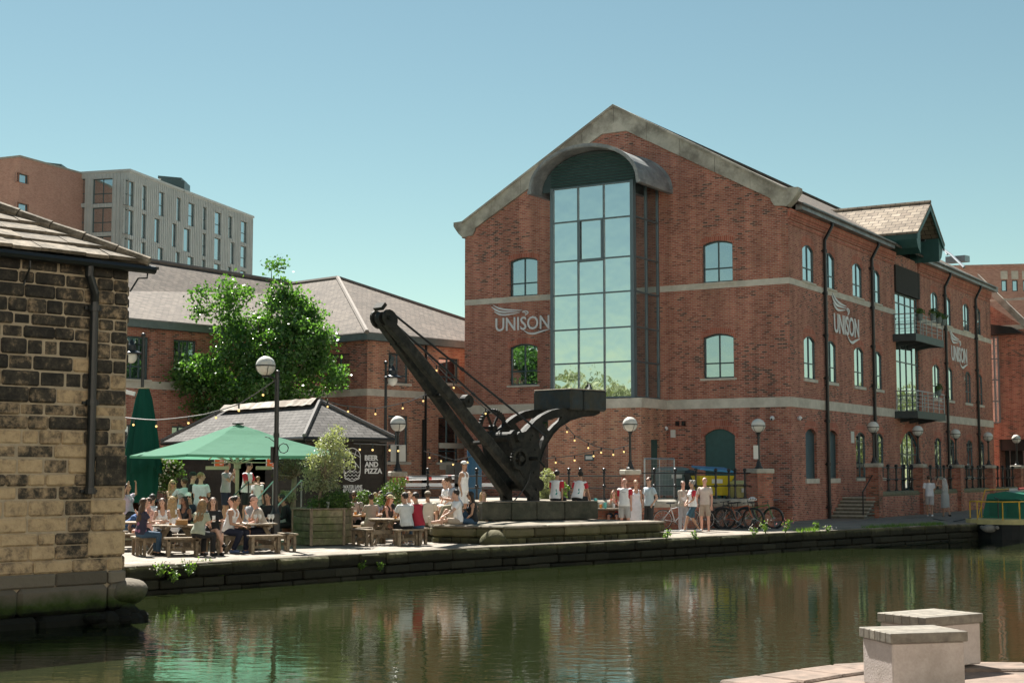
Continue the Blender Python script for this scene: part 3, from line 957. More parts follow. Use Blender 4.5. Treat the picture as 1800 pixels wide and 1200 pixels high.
# recessed glazed bays, hoist panel, balconies
FRi = Face(FR.p(0, 0, -.22), FR.u, FR.n)
window(FR, (REC[0], REC[1], 8.65, 10.9, 0), mainb, 4, (.78,), sill=False, inset=.08, name='balcony_door')
window(FR, (REC[0], REC[1], 4.95, 8.55, 0), mainb, 4, (.70,), sill=False, inset=.08, name='balcony_door')
b = MB(); FR.box(b, REC[0] - .05, REC[1] + .05, 10.9, 12.25, -.1, .10); FR.box(b, REC[0], REC[1], 12.25, 13.3, -.5, -.25)
for k in range(12):
    q = REC[0] + (REC[1] - REC[0]) * k / 12
    FR.box(b, q, q + .05, 12.25, 13.3, -.25, -.22)
b.build('hoist_panel', M['timber_dark'], mainb, True)
def balcony(z0):
    t0, t1, dp = 14.1, 19.0, 1.15
    fb = MB()
    FR.box(fb, t0, t1, z0, z0 + .12, .02, dp - .1)
    FR.box(fb, t0 - .04, t1 + .04, z0 - .12, z0 + .24, dp - .1, dp)
    FR.box(fb, t0 - .04, t0 + .06, z0 - .12, z0 + .24, .0, dp - .1); FR.box(fb, t1 - .06, t1 + .04, z0 - .12, z0 + .24, .0, dp - .1)
    for q in (t0 + .9, (t0 + t1) / 2, t1 - .9):
        fb.prism([FR.p(q, z0, .0), FR.p(q, z0, dp - .1), FR.p(q, z0 - .12, dp - .1), FR.p(q, z0 - .3, .0)], FR.u * .08)
    o = fb.build('balcony', pm('balcony_steel', (.06, .075, .08), .5, metal=.3), mainb, True)
    rl = MB()
    corner = [FR.p(t0, 0, .05), FR.p(t0, 0, dp - .05), FR.p(t1, 0, dp - .05), FR.p(t1, 0, .05)]
    for hgt, r in ((1.1, .028), (.9, .012), (.72, .012), (.54, .012), (.36, .012)):
        rl.tube([c + Z * (z0 + .12 + hgt) for c in corner], r, 6)
    for q in [t0 + (t1 - t0) * i / 5 for i in range(6)]:
        rl.tube([FR.p(q, z0 + .1, dp - .05), FR.p(q, z0 + 1.22, dp - .05)], .025, 6)
    for q in (t0, t1):
        rl.tube([FR.p(q, z0 + .1, .1), FR.p(q, z0 + 1.22, .1)], .025, 6)
    rl.build('railing', M['steel'], o, True)
balcony(8.5); balcony(4.72)
# corbelled brick cornice, gutter, downpipes
b = MB()
for k, (z0, z1, o) in enumerate(((12.22, 12.30, .03), (12.42, 12.50, .05), (12.50, 12.62, .08), (12.62, 12.85, .12))):
    for (a, c) in ((.02, REC[0]), (REC[1], WR - .02)):
        FR.box(b, a, c, z0, z1, -.05, o)
b.build('brick_cornice', M['arch'], mainb, True)
b = MB()
for (a, c) in ((.6, 13.4), (19.2, WR + .3)):
    FR.box(b, a, c, 12.86, 13.1, .125, .42)
    FR.box(b, a, c, 13.1, 13.16, .38, .46)
b.build('gutter', M['lead'], mainb, True)
for s in (4.1, 10.65, 23.35, 29.95):
    downpipe(FR, s, 12.95, .0, mainb)
# roof
ax, az = 7.95, 18.02
def roofpt(t, s, dz=0):
    z = 13.12 + (az - 13.12) * (1 - abs(t - ax) / (ax + .45))
    return FF.p(t, z + dz) + FR.u * s
b = MB()
for sgn in (-1, 1):
    te = -.45 if sgn < 0 else 16.35
    q = [roofpt(te, .42), roofpt(te, WR - .2), roofpt(ax, WR - .2), roofpt(ax, .42)]
    n = (q[1] - q[0]).cross(q[2] - q[0])
    if n.z < 0: q = q[::-1]
    b.prism(q, -Z * .12)
b.tube([roofpt(ax, .42, .03), roofpt(ax, WR - .2, .03)], .13, 6)
b.build('roof', M['slate'], mainb, True)
# gable coping with kneelers
cp = MB()
def cop(pix):
    cp.prism([FF.p(*FF.px(x, y), -.42) for x, y in pix], FF.n * .52)
apx = FF.px(1077, 188)
Lz = lambda t: 18.16 - (18.16 - 13.59) * abs(t - 8.0) / 8.0
segs = [0.0, 1.6, 3.2, 4.8, 6.4, 8.0]
for k in range(5):
    for m_ in (1, -1):
        a, c = segs[k], segs[k + 1]
        ta, tc = (a, c) if m_ > 0 else (16 - a, 16 - c)
        lo = lambda q: 13.24 - .31 + (17.02 - 13.24 + .0) / (7.45 - .55) * (min(q, 16 - q) - 0.0)
        e = .008 * (1 if m_ > 0 else -1)
        cp.prism([FF.p(ta + e, lo(ta), -.42), FF.p(tc - e, lo(tc), -.42), FF.p(tc - e, Lz(tc), -.42), FF.p(ta + e, Lz(ta), -.42)], FF.n * .52)
        # drip ledge on top
        cp.prism([FF.p(ta, Lz(ta) - .02, -.5), FF.p(tc, Lz(tc) - .02, -.5), FF.p(tc, Lz(tc) + .08, -.5), FF.p(ta, Lz(ta) + .08, -.5)], FF.n * .68)
for m_ in (1, -1):
    g_ = lambda t: t if m_ > 0 else 15.98 - t
    cp.prism([FF.p(g_(t), z, -.42) for t, z in ((.55, 13.0), (.0, 12.93), (-.22, 13.12), (-.42, 13.38), (-.5, 13.50), (-.5, 13.68), (.0, 13.7), (.7, 13.95), (.7, 13.24))], FF.n * .525)
cp.prism([FF.p(7.35, 16.98, -.30), FF.p(8.6, 16.98, -.30), FF.p(8.0, 17.42, -.30)], FF.n * .39)
cp.build('gable_coping', M['coping'], mainb, True)
# brick base under the glazed bay
BD = 2.46
FBY = Face(FF.p(0, 0, BD), FF.u, FF.n)
b = MB()
wall(b, FBY, 5.59, 10.02, -.3, 4.66, [])
FBs = Face(FF.p(5.59, 0), FF.n, -FF.u)
dh = (.75, 1.55, .9, 3.35, 0)
wall(b, FBs, 0, BD, -.3, 4.66, [dh], .15)
FBl = Face(FF.p(10.02, 0), FF.n, FF.u)
wall(b, FBl, 0, BD, -.3, 4.66, [])
b.build('bay_base', M['brick_bounce'], mainb, True)
d_ = MB(); FBs.box(d_, dh[0], dh[1], dh[2], dh[3], -.14, -.10)
for k in range(5):
    FBs.box(d_, dh[0] + .1, dh[1] - .1, 2.75 + k * .11, 2.81 + k * .11, -.10, -.08)
d_.build('door', M['green_dk'], mainb, True)
b = MB()
b.prism([FF.p(5.55, 4.66, -.05), FF.p(10.06, 4.66, -.05), FF.p(10.06, 4.66, BD + .03), FF.p(5.55, 4.66, BD + .03)], Z * .40)
b.build('bay_plinth', M['sand'], mainb, True)
# glazed bay
b0, b1 = 5.9, 9.92
zb0, zb1 = 5.06, 14.25
bw = MB()
FBY2 = Face(FF.p(0, 0, BD - .06), FF.u, FF.n)
cols = [b0, b0 + 1.42, b0 + 2.66, b1]
rows = [5.12, 6.6, 8.05, 9.55, 11.02, 12.72, 14.2]
for c in cols:
    w = .16 if c in (b0, b1) else .05
    a_ = c if c == b0 else (c - w if c == b1 else c - w / 2)
    FBY2.box(bw, a_, a_ + w, zb0, zb1, -.1, .035)
for r_ in rows:
    FBY2.box(bw, b0 + .16, b1 - .16, r_ - .03, r_ + .03, -.1, .025)
FBY2.box(bw, cols[1] + .02, cols[2] - .02, rows[4] - .08, rows[4] + .03, .025, .06); FBY2.box(bw, cols[1] + .02, cols[2] - .02, rows[5] - .03, rows[5] + .08 - .05, .026, .06)
FBY2.box(bw, cols[1] + .025, cols[1] + .12, rows[4], rows[5], .025, .058); FBY2.box(bw, cols[2] - .12, cols[2] - .025, rows[4], rows[5], .025, .058)
FS = {}
for side, t_, n_ in (('r', b0, -FF.u), ('l', b1, FF.u)):
    fs_ = Face(FF.p(t_, 0), FF.n, n_)
    FS[side] = fs_
    for q in (.02, 1.15, BD - .22):
        fs_.box(bw, q, q + .06, zb0, zb1, -.09, .03)
    for r_ in rows:
        fs_.box(bw, .08, BD - .16, r_ - .03, r_ + .03, -.09, .02)
bo = bw.build('bay_window', M['mullion'], mainb, True)
def quadface(mb, f, a0, a1, z0, z1, o):
    q = [f.p(a0, z0, o), f.p(a1, z0, o), f.p(a1, z1, o), f.p(a0, z1, o)]
    n = (q[1] - q[0]).cross(q[2] - q[0])
    mb.poly(q if n.dot(f.n) > 0 else q[::-1])
for r0, r1 in zip(rows[:-1], rows[1:]):
    for c0, c1 in zip(cols[:-1], cols[1:]):
        g = MB(); o_ = random.uniform(-.0006, .0006)
        quadface(g, FBY2, c0 + .02, c1 - .02, r0, r1, -.03)
        g.build('pane', M['glass_bay'], bo, True)
    for side in ('r', 'l'):
        g = MB(); quadface(g, FS[side], .05, BD - .1, r0, r1, -.03); g.build('pane', M['glass_dark'], bo, True)
# barrel canopy
cn = MB()
cc, hw, rise, zc = 7.91, 2.62, 1.72, 14.12
def arcp(i, k, r=0.0):
    a = math.pi * i / k
    return cc - (hw + r) * math.cos(a), zc + (rise + r) * math.sin(a)
K = 20
o0, o1 = -.05, BD + .62
for i in range(K):
    (a0, z0), (a1, z1) = arcp(i, K), arcp(i + 1, K)
    (c0, y0), (c1, y1) = arcp(i, K, -.10), arcp(i + 1, K, -.10)
    cn.prism([FF.p(a0, z0, o0), FF.p(a1, z1, o0), FF.p(c1, y1, o0), FF.p(c0, y0, o0)], FF.n * (o1 - o0))
    (e0, w0), (e1, w1) = arcp(i, K, .03), arcp(i + 1, K, .03)
    (g0, v0), (g1, v1) = arcp(i, K, -.13), arcp(i + 1, K, -.13)
    cn.prism([FF.p(e0, w0, o1), FF.p(e1, w1, o1), FF.p(g1, v1, o1), FF.p(g0, v0, o1)], FF.n * .08)
    cn.prism([FF.p(e0, w0, o1 + .08), FF.p(e1, w1, o1 + .08), FF.p(c1, y1, o1 + .08), FF.p(c0, y0, o1 + .08)], FF.n * .05)
    (e0, w0), (e1, w1) = arcp(i, K, .10), arcp(i + 1, K, .10)
    cn.prism([FF.p(e0, w0, -.01), FF.p(e1, w1, -.01), FF.p(c1, y1, -.01), FF.p(c0, y0, -.01)], FF.n * .05)
for sg in (-1, 1):
    q = cc + sg * hw
    FF.box(cn, q - .1, q + .1, zc - .16, zc, .0, o1 + .1)
co_ = cn.build('barrel_canopy', M['lead'], mainb, True)
lf = MB()
z = 14.22
while z < zc + rise - .25:
    w = (hw - .25) * math.sqrt(max(0, 1 - ((z - zc) / (rise - .18)) ** 2))
    w = min(w, 2.02)
    lf.prism([FF.p(cc - w, z, BD - .08), FF.p(cc - w, z + .06, BD - .17), FF.p(cc - w, z + .075, BD - .17), FF.p(cc - w, z + .015, BD - .08)], FF.u * (2 * w))
    z += .125
pts = [FF.p(*arcp(i, K, -.13), BD - .22) for i in range(K + 1)]
lo_ = lf.build('louvred_tympanum', pm('louvre_green', (.06, .14, .135), .5), co_, True)
lf = MB(); lf.prism(pts, FF.n * .03); lf.build('dark_backing', M['frame'], lo_, True)
# hoist dormer
DS, dw = 16.55, 2.45
dm = MB()
zr, ze = 15.55, 13.75
oo = 1.35
back = -7.2
for sg in (-1, 1):
    q = [FR.p(DS, zr, oo), FR.p(DS + sg * dw, ze, oo), FR.p(DS + sg * dw, ze, -1.6), FR.p(DS, zr, back)]
    n = (q[1] - q[0]).cross(q[2] - q[0])
    dm.prism(q if n.z > 0 else q[::-1], -Z * .1)
dm.tube([FR.p(DS, zr + .03, oo), FR.p(DS, zr + .03, back)], .1, 6)
do = dm.build('hoist_dormer', M['slate_brown'], mainb, True)
dd = MB()
for sg in (-1, 1):
    dd.prism([FR.p(DS, zr - .1, oo - .08), FR.p(DS + sg * dw, ze - .1, oo - .08), FR.p(DS + sg * dw, ze - .36, oo - .08), FR.p(DS, zr - .4, oo - .08)], FR.n * .06)
    q = DS + sg * (dw - .5)
    # curved under-eave casing
    prof = [(DS + sg * (dw - .06), ze - .11), (DS + sg * (dw - .1), ze - .35), (DS + sg * (dw - .35), ze - .75), (DS + sg * (dw - .8), ze - 1.0), (DS + sg * (dw - .8), ze - .11 + .3)]
    dd.prism([FR.p(a, z, -1.0) for a, z in prof], FR.n * (oo + .9))
dd.prism([FR.p(DS - dw + .15, ze - .2, .1), FR.p(DS + dw - .15, ze - .2, .1), FR.p(DS, zr - .25, .1)], FR.n * .05)
dd.build('casing', M['green_dk'], do, True)
hk = MB(); hk.tube([FR.p(DS - .3, 13.3, .7), FR.p(DS - .3, 9.9, .7)], .014, 5)
hk.tube([FR.p(DS - .3, 13.6, -.5), FR.p(DS - .3, 13.6, 1.1)], .06, 6); hk.ell(FR.p(DS - .3, 9.8, .7), .1)
hk.build('hoist_rope', M['black'], do, True)
# small wall fittings
def cctv(p, n, label):
    t = thing('security_camera', label, 'camera', tuple(p))
    b = MB(); b.ell(p + n * .1, .1, nu=12, nv=8); b.tube([p, p + n * .1], .07, 10); b.build('housing', M['white'], t, True, smooth=True)
    b = MB(); b.ell(p + n * .17 - Z * .04, .045); b.build('lens', M['black'], t, True)
q = FF.px(1172, 753); cctv(FF.p(*q), FF.n, 'white dome security camera on the brick front between the bay and the shutter')
q = FF.px(1359, 735); cctv(FF.p(*q), FF.n, 'white dome security camera on the brick front just left of the building corner')
q = FR.px(1402, 735); cctv(FR.p(*q), FR.n, 'white dome security camera on the side wall just right of the building corner')
q = FF.px(1184, 762); b = MB(); FF.box(b, q[0] - .1, q[0] + .1, q[1] - .16, q[1] + .16, 0, .1); b.build('wall_box', M['cream'], mainb, True)
for px_, py_ in ((1192, 744), (1203, 744)):
    q = FF.px(px_, py_); b = MB(); FF.box(b, q[0] - .06, q[0] + .06, q[1] - .1, q[1] + .1, 0, .16); b.build('floodlight', M['black'], mainb, True)
q = FR.px(1498, 768); b = MB(); FR.box(b, q[0] - .2, q[0] + .2, q[1] - .26, q[1] + .26, 0, .03); b.build('wall_notice', M['cream'], mainb, True)
q = FBY.px(1036, 804); t = thing('wall_plaque', 'small dark framed name plaque on the brick base of the bay', 'plaque', tuple(FBY.p(*q)))
b = MB(); FBY.box(b, q[0] - .22, q[0] + .22, q[1] - .14, q[1] + .14, 0, .03); b.build('frame', M['frame'], t, True)
b = MB(); FBY.box(b, q[0] - .16, q[0] + .16, q[1] - .07, q[1] + .07, .03, .036); b.build('panel', M['cream'], t, True)

# UNISON signs
def unison(f, s0, s1, zb, ch, zslope, label, rd):
    """s0->s1 in reading direction, zb baseline, ch cap height"""
    W = s1 - s0
    t = thing('wall_sign', label, 'sign', tuple(f.p(s0, zb)), group='white raised letter signs on the office building')
    b = MB(); text_on(f, b, 'UNISON', s0, s1, zb, zb + ch, off=.03, th=.03, bold=.012)
    b.build('lettering', M['white'], t, True)
    b = MB()
    O = (s0, zb)
    r_ = lambda pts, ws: ribbon2(f, b, pts, ws, O, W, ch, .03, .03)
    r_([(-.045, 1.98), (.07, 1.72), (.24, 1.56), (.50, 1.49)], [.03, .13, .13, .02])
    r_([(-.075, 1.86), (.02, 1.58), (.15, 1.42), (.48, 1.39)], [.03, .16, .14, .02])
    r_([(-.025, 1.50), (.07, 1.28), (.19, 1.20), (.45, 1.29)], [.03, .14, .13, .02])
    r_([(.50, 1.36), (.56, 1.40), (.61, 1.28), (.58, 1.12)], [.04, .08, .09, .03])
    r_([(.50, 1.30), (.545, 1.30), (.575, 1.18), (.55, 1.06)], [.03, .07, .08, .03])
    b.build('wing_emblem', M['white'], t, True)
    b = MB()
    r_([(.52, .0), (.61, -.24), (.72, -.30), (.86, -.16), (1.03, -.02)], [.02, .10, .15, .12, .02])
    b.build('tail_swoosh', M['white'], t, True)
unison(FF, 14.18, 11.32, 8.42, .62, 0, 'white raised letter sign with wing emblem on the gable front left of the glazed bay', 1)
unison(FR, 5.35, 8.75, 8.12, .88, 0, 'white raised letter sign with wing emblem on the canal side nearer the building corner', 1)
unison(FR, 24.65, 27.95, 8.12, .86, 0, 'white raised letter sign with wing emblem on the canal side at its far end', 1)
# pots on the balconies
def pot_plant(p, label, r=.16):
    t = thing('pot_plant', label, 'pot plant', tuple(p), group='pots hung on the balcony rails')
    b = MB(); b.lathe([(r * .7, 0), (r, .3), (r, .32)], p, 10); b.build('pot', pm('grey_plastic_pot', (.16, .2, .19), .6), t, True)
    b = MB()
    for k in range(70):
        d = V(random.gauss(0, 1), random.gauss(0, 1), random.gauss(.5, .8)); d.normalize()
        c = p + Z * .38 + d * random.uniform(.05, .26); x = d.orthogonal().normalized() * .06; y = d.cross(x).normalized() * .09
        b.poly([c - x, c + y, c + x, c - y])
    b.build('leaves', M['leaf_bush'], t, True)
for k, (q, z_) in enumerate(((14.6, 9.55), (16.9, 9.75), (18.0, 9.7), (18.8, 9.65))):
    pot_plant(FR.p(q, z_ - .15, 1.22), ['small dark pot plant at the left end of the upper balcony rail', 'pale pot with a bushy plant in the middle of the upper balcony rail', 'dark pot with drooping leaves right of the middle on the upper balcony', 'grey pot plant near the right end of the upper balcony rail'][k])
pot_plant(FR.p(17.6, 5.85, 1.22), 'small dark pot plant on the lower balcony rail')

# ------------------------------------------------------------------ old stone warehouse on the left
random.seed(21)
SU = V(.70, .714, 0).normalized(); SN = V(.714, -.70, 0).normalized()
SP = at(218, 829, 26.4); SP.z = 0
FSt = Face(SP, -SU, SN)             # s runs left (towards the viewer) from the right-hand corner
ware = thing('stone_warehouse', 'old soot-stained sandstone warehouse with stone slate roof standing in the canal at the left', 'building', tuple(SP))
def sand_mat():
    m, n, p, out = _new('sooty_sandstone_blocks')
    L = n.links.new
    tc = n.nodes.new("ShaderNodeTexCoord")
    at_ = n.nodes.new("ShaderNodeAttribute"); at_.attribute_name = "rnd"
    cr = n.nodes.new("ShaderNodeValToRGB")
    setramp(cr, [(0, (.03, .028, .025)), (.28, (.065, .056, .044)), (.5, (.25, .185, .12)), (.75, (.45, .33, .20)), (1, (.52, .385, .235))])
    nz = n.nodes.new("ShaderNodeTexNoise"); nz.inputs["Scale"].default_value = 5.5; nz.inputs["Detail"].default_value = 9; nz.inputs["Roughness"].default_value = .72
    L(tc.outputs["Object"], nz.inputs["Vector"])
    mr = n.nodes.new("ShaderNodeMapRange"); mr.inputs[1].default_value = .3; mr.inputs[2].default_value = .7; mr.inputs[3].default_value = -.42; mr.inputs[4].default_value = .36
    L(nz.outputs["Fac"], mr.inputs[0])
    ad = n.nodes.new("ShaderNodeMath"); L(at_.outputs["Fac"], ad.inputs[0]); L(mr.outputs[0], ad.inputs[1])
    L(ad.outputs[0], cr.inputs[0]); L(cr.outputs[0], p.inputs["Base Color"])
    p.inputs["Roughness"].default_value = .92; p.inputs["Specular IOR Level"].default_value = .2
    b = n.nodes.new("ShaderNodeBump"); b.inputs["Distance"].default_value = .03
    n3 = n.nodes.new("ShaderNodeTexNoise"); n3.inputs["Scale"].default_value = 11; n3.inputs["Detail"].default_value = 6
    L(tc.outputs["Object"], n3.inputs["Vector"]); L(n3.outputs["Fac"], b.inputs["Height"]); L(b.outputs[0], p.inputs["Normal"])
    return m
M['sooty'] = sand_mat()
M['lime'] = pm('lime_mortar', (.38, .31, .22), .95, var=.2, scale=6, bump=.01)
M['mossy'] = rough_stone_mat('mossy_footing_stone', (.16, .14, .11), (.035, .06, .012), (.008, .009, .007), -.55, .0, 1.3)
zeS = 5.66
SL = 13.0
b = MB()
b.poly([FSt.p(0, -.2), FSt.p(-.0, zeS), FSt.p(SL, zeS), FSt.p(SL, -.2)])
FSe = Face(SP, -SN, SU)             # end wall, faces away to the right
b.poly([FSe.p(0, -.2), FSe.p(9, -.2), FSe.p(9, zeS), FSe.p(0, zeS)])
FSb = Face(FSe.p(9, 0), -SU, -SN)
b.poly([FSb.p(0, -.2), FSb.p(SL, -.2), FSb.p(SL, zeS), FSb.p(0, zeS)])
FSl = Face(FSt.p(SL, 0), -SN, -SU)
b.poly([FSl.p(0, -.2), FSl.p(9, -.2), FSl.p(9, zeS), FSl.p(0, zeS)])
b.build('mortar_core', M['lime'], ware, True)
bs = MB()
def tone(s, z):
    """soot on the upper courses and in a band, clean below: real staining of the stones"""
    t = .86 + random.uniform(-.14, .10)
    zj = z + random.uniform(-.45, .45) + .25 * noise.noise(V(s * .8, z, 0))
    if zj > 3.75: t = .17 + random.uniform(-.12, .16)
    elif zj > 3.0: t = random.choice((.2, .35, .5, .75)) + random.uniform(-.1, .1)
    elif 1.5 < z < 3.2 and s < 2.6: t -= random.choice((0, 0, .15, .3, .5))
    elif 1.5 < z < 3.2: t -= random.choice((0, 0, 0, 0.1, .2, .45))
    if z > 3.4 and s < 1.0: t += .1
    if z < .15: t -= .25
    # dirt washed down under the rainwater pipe
    if z < 1.5 and abs(s - .72) < .42: t -= .33
    return max(0, min(1, t))
for f, SLx in ((FSt, SL), (FSe, 9.0)):
    z = .28
    course = 0
    while z < zeS - .05:
        hgt = min(random.uniform(.205, .285), zeS - z)
        if zeS - z - hgt < .1: hgt = zeS - z
        s = 0
        first = True
        while s < SLx:
            w = random.uniform(.28, .78)
            if first: w = random.choice((.3, .62)) + random.uniform(-.03, .03)
            first = False
            w = min(w, SLx - s)
            if w < .12: break
            pr = random.uniform(.006, .06)
            if z < .35: pr += .02
            bs.cbox(f.p(s + w / 2, z + hgt / 2, pr / 2 - .03), w - random.uniform(.010, .024), pr + .06, hgt - random.uniform(.010, .024), u=f.u, bev=.03, rv=tone(s + w / 2, z + hgt / 2))
            s += w
        z += hgt; course += 1
# big quoins at the corner
for (z0, z1, wq) in ((1.75, 2.3, .62), (1.28, 1.52, .68), (.98, 1.26, .4), (.55, .96, .72)):
    bs.cbox(FSt.p(wq / 2 - .02, (z0 + z1) / 2, .022), wq, .09, z1 - z0 - .015, u=FSt.u, bev=.02, rv=.84 if z0 < 1.6 else .22)
bs.build('stone_courses', M['sooty'], ware, True)
# footing
bf = MB()
random.seed(5)
stone_row(bf, [FSt.p(SL, 0, .07), FSt.p(-.05, 0, .07)], SN, .05, .29, .5, 1.2, .5, .02, bev=.03)
stone_row(bf, [FSt.p(SL, 0, .12), FSt.p(-.25, 0, .12)], SN, -.42, .06, .8, 1.7, .6, .03, bev=.07)
stone_row(bf, [FSt.p(SL, 0, .24), FSt.p(-.45, 0, .24)], SN, -.95, -.42, .8, 1.7, .6, .06, bev=.08)
stone_row(bf, [FSt.p(-.0, 0, -.3), FSe.p(8, 0, .3)], SU, -.95, .1, .8, 1.5, .5, .04, bev=.06)
for k in range(14):
    bf.ell(FSt.p(-.15 + random.uniform(-.05, .9), -.58 + random.uniform(-.08, .1), .28 + random.uniform(-.05, .15)), (random.uniform(.16, .3), random.uniform(.12, .22), random.uniform(.1, .2)), nu=9, nv=6)
bf.build('footing', M['mossy'], ware, True)
bb = MB()
c = at(228, 1035, 26.3)
import mathutils
vs = []
bb.ell(c + V(-.12, .25, -.05), (.36, .42, .24), nu=24, nv=14)
for i, p in enumerate(bb.v):
    q = Vector(p); nzv = noise.noise(q * 2.6) * .09 + noise.noise(q * 9) * .025
    d = (q - c).normalized(); q2 = q + d * nzv
    bb.v[i] = tuple(q2)
tag(bb.build('rounded_boulder', M['mossy'], None, smooth=True), 'rounded worn boulder at the foot of the stone warehouse corner', 'boulder')
# roof of heavy stone slates, hipped at the right end
rf = MB()
pitch = math.tan(R(27))
ov = .20
random.seed(12)
ncr = 15
dep = .42
for k in range(ncr):
    y0 = -ov + k * dep
    zc_ = zeS + .02 + (y0 + ov) * pitch
    s0 = -ov + (y0 + ov) * 1.0
    s = s0
    while s < SL + .5:
        w = random.uniform(.45, 1.0)
        rz_ = random.uniform(.045, .075); a = FSt.p(s + .006, zc_ + rz_, -y0); bq = FSt.p(min(s + w, SL + .5) - .006, zc_ + rz_ + random.uniform(-.01, .01), -y0)
        up = (-SN * (dep + .12) + Z * ((dep + .12) * pitch - .06))
        hipcut = SU * 0
        pa, pb = a, bq
        ua, ub = a + up, bq + up
        if s == s0: ua = ua - SU * (dep + .12)
        rf.prism([pa, pb, ub, ua], Z * .055 + SN * .02)
        s += w
for k in range(ncr):
    y0 = -ov + k * dep
    zc_ = zeS + .02 + (y0 + ov) * pitch
    t0, t1 = y0, 9 - y0
    s = t0
    while s < t1 - .05:
        w = min(random.uniform(.45, 1.0), t1 - s)
        a = FSe.p(s + .006, zc_, -y0); bq = FSe.p(s + w - .006, zc_, -y0)
        up = (-SU * (dep + .1) + Z * (dep + .1) * pitch)
        ua, ub = a + up, bq + up
        if s == t0: ua = ua - SN * (dep + .1)
        rf.prism([a, bq, ub, ua], Z * .055)
        s += w
rf.poly([FSb.p(-.4, zeS, .4), FSb.p(SL, zeS, .4), FSb.p(SL, zeS + 2.3, -4.2), FSb.p(4.4, zeS + 2.3, -4.2)])
M['stone_slate'] = pm('lichened_stone_slates', (.20, .165, .125), .95, var=.35, scale=9, bump=.02, rnd=.3, col2=(.085, .07, .05), blot=2.6)
rf.build('roof', M['stone_slate'], ware, True)
# hip ridge stones
hr = MB()
pa = FSt.p(-ov - .06, zeS + .04, ov + .06)
hd = (-SU - SN + Z * pitch)
k = 0
while k < 11:
    a = pa + hd * (k * .42); bq = pa + hd * ((k + 1) * .42 - .015)
    hr.tube([a + Z * .05, bq + Z * .05], [.10 + random.uniform(-.01, .02), .09 + random.uniform(-.01, .02)], 8)
    k += 1
hr.build('hip_stones', M['stone_slate'], ware, True)
# gutter, brackets, downpipe
gt = MB()
gt.tube([FSt.p(-.40, zeS - .04, ov + .02), FSt.p(SL, zeS + .0, ov + .02)], .075, 8)
FSt.box(gt, -.5, SL, zeS - .02, zeS + .03, .05, ov)
gt.build('gutter', M['black_pipe'], ware, True)
br = MB()
for s in (2.0, 3.6, 5.2, 6.8):
    br.tube([FSt.p(s, zeS - .1, ov), FSt.p(s, zeS - .22, .2), FSt.p(s, zeS - .42, .05), FSt.p(s + .03, zeS - .52, .04)], .018, 6)
br.tube([FSe.p(-.1, zeS - .45, -.02), FSe.p(-.1, zeS - .2, .14), FSe.p(-.1, zeS - .18, .32), FSe.p(-.1, zeS - .08, .33)], .016, 6)
br.build('gutter_bracket', M['black'], ware, True)
b = MB()
b.tube([FSt.p(.88, zeS - .05, ov), FSt.p(.88, zeS - .25, ov - .02), FSt.p(.74, zeS - .55, .14), FSt.p(.72, zeS - .7, .1), FSt.p(.72, 1.65, .1)], .075, 10)
for z in (4.9, 3.25, 1.72):
    b.tube([FSt.p(.72, z, .1), FSt.p(.72, z - .1, .1)], .105, 10)
    b.cbox(FSt.p(.72, z - .05, .05), .32, .05, .05, u=FSt.u)
b.build('downpipe', M['black_pipe'], ware, True)

# ------------------------------------------------------------------ low brick offices behind the kiosk
U2 = V(.669, .743, 0).normalized(); N2 = V(.743, -.669, 0).normalized()
P0 = V(-6.46, 66, 0)
offc = thing('low_office_building', 'two-storey brown brick office range with big hipped tile roofs behind the kiosk and tree', 'building', tuple(P0))
FW = Face(P0, U2, N2)                     # wing end wall (receding right)
FWl = Face(P0, -N2, -U2)                  # wing left wall, s runs backwards
zW = 7.85
Q0 = P0 - N2 * 2.68                       # inner corner
FA = Face(Q0, -U2, N2)                    # main range front, s runs left
wh = []
for x0, x1 in ((683, 719), (771, 807)):
    s0 = FW.px(x0, 650)[0]; s1 = FW.px(x1, 650)[0]
    wh.append((s0, s1, FW.px(x0, 672)[1], FW.px(x0, 620 if x0 < 700 else 628)[1], 0)); wh.append((s0, s1, 2.45, 4.55, 0))
b = MB(); wall(b, FW, 0, 12, 0, zW, wh, .15); b.build('wing_wall', M['brick_bounce'], offc, True)
lh = [(1.2, 2.65, 5.7, 7.35, 0)]
ah = []
for x0, x1 in ((219, 262), (305, 346)):
    s1 = FA.px(x0, 620)[0]; s0 = FA.px(x1, 620)[0]
    ah.append((s0, s1, 5.75, 7.5, 0)); ah.append((s0, s1, 2.2, 3.9, 0))
for s in (2.2, -99):
    if s > 0: ah.append((s, s + 1.5, 5.75, 7.5, 0))
b = MB(); wall(b, FWl, 0, 2.7, 0, zW, lh, .15); wall(b, FA, 0, 26, 0, zW, ah, .15); b.build('range_wall', M['brick'], offc, True)
for h in wh: window(FW, h, offc, 2, (.25,), inset=.12, sillw=.12)
for h in lh: window(FWl, h, offc, 2, (.3,), inset=.12, glass='glass_dark')
for h in ah: window(FA, h, offc, 3, (.3,), inset=.12, glass='glass_dark')
def course(f, a, c, z0, z1):
    b = MB(); f.box(b, a, c, z0, z1, -.05, .02); b.build('string_course', M['sand'], offc, True)
for z0, z1 in ((5.38, 5.70), (3.1, 3.35) , (2.1, 2.42)):
    if z0 > 5:
        course(FW, 0, 12, z0, z1); course(FWl, .02, 2.66, z0, z1); course(FA, .03, 26, z0, z1)
    else:
        course(FW, 4.6, 12, z0, z1)
fs = MB()
FW.box(fs, -.35, 12.3, zW, zW + .34, .02, .36); FWl.box(fs, .0, 2.7, zW, zW + .34, .02, .36); FA.box(fs, .36, 26, zW, zW + .34, .02, .36)
fs.build('fascia', pm('green_grey_fascia', (.12, .155, .15), .6), offc, True)
rf = MB()
zr = zW + .3
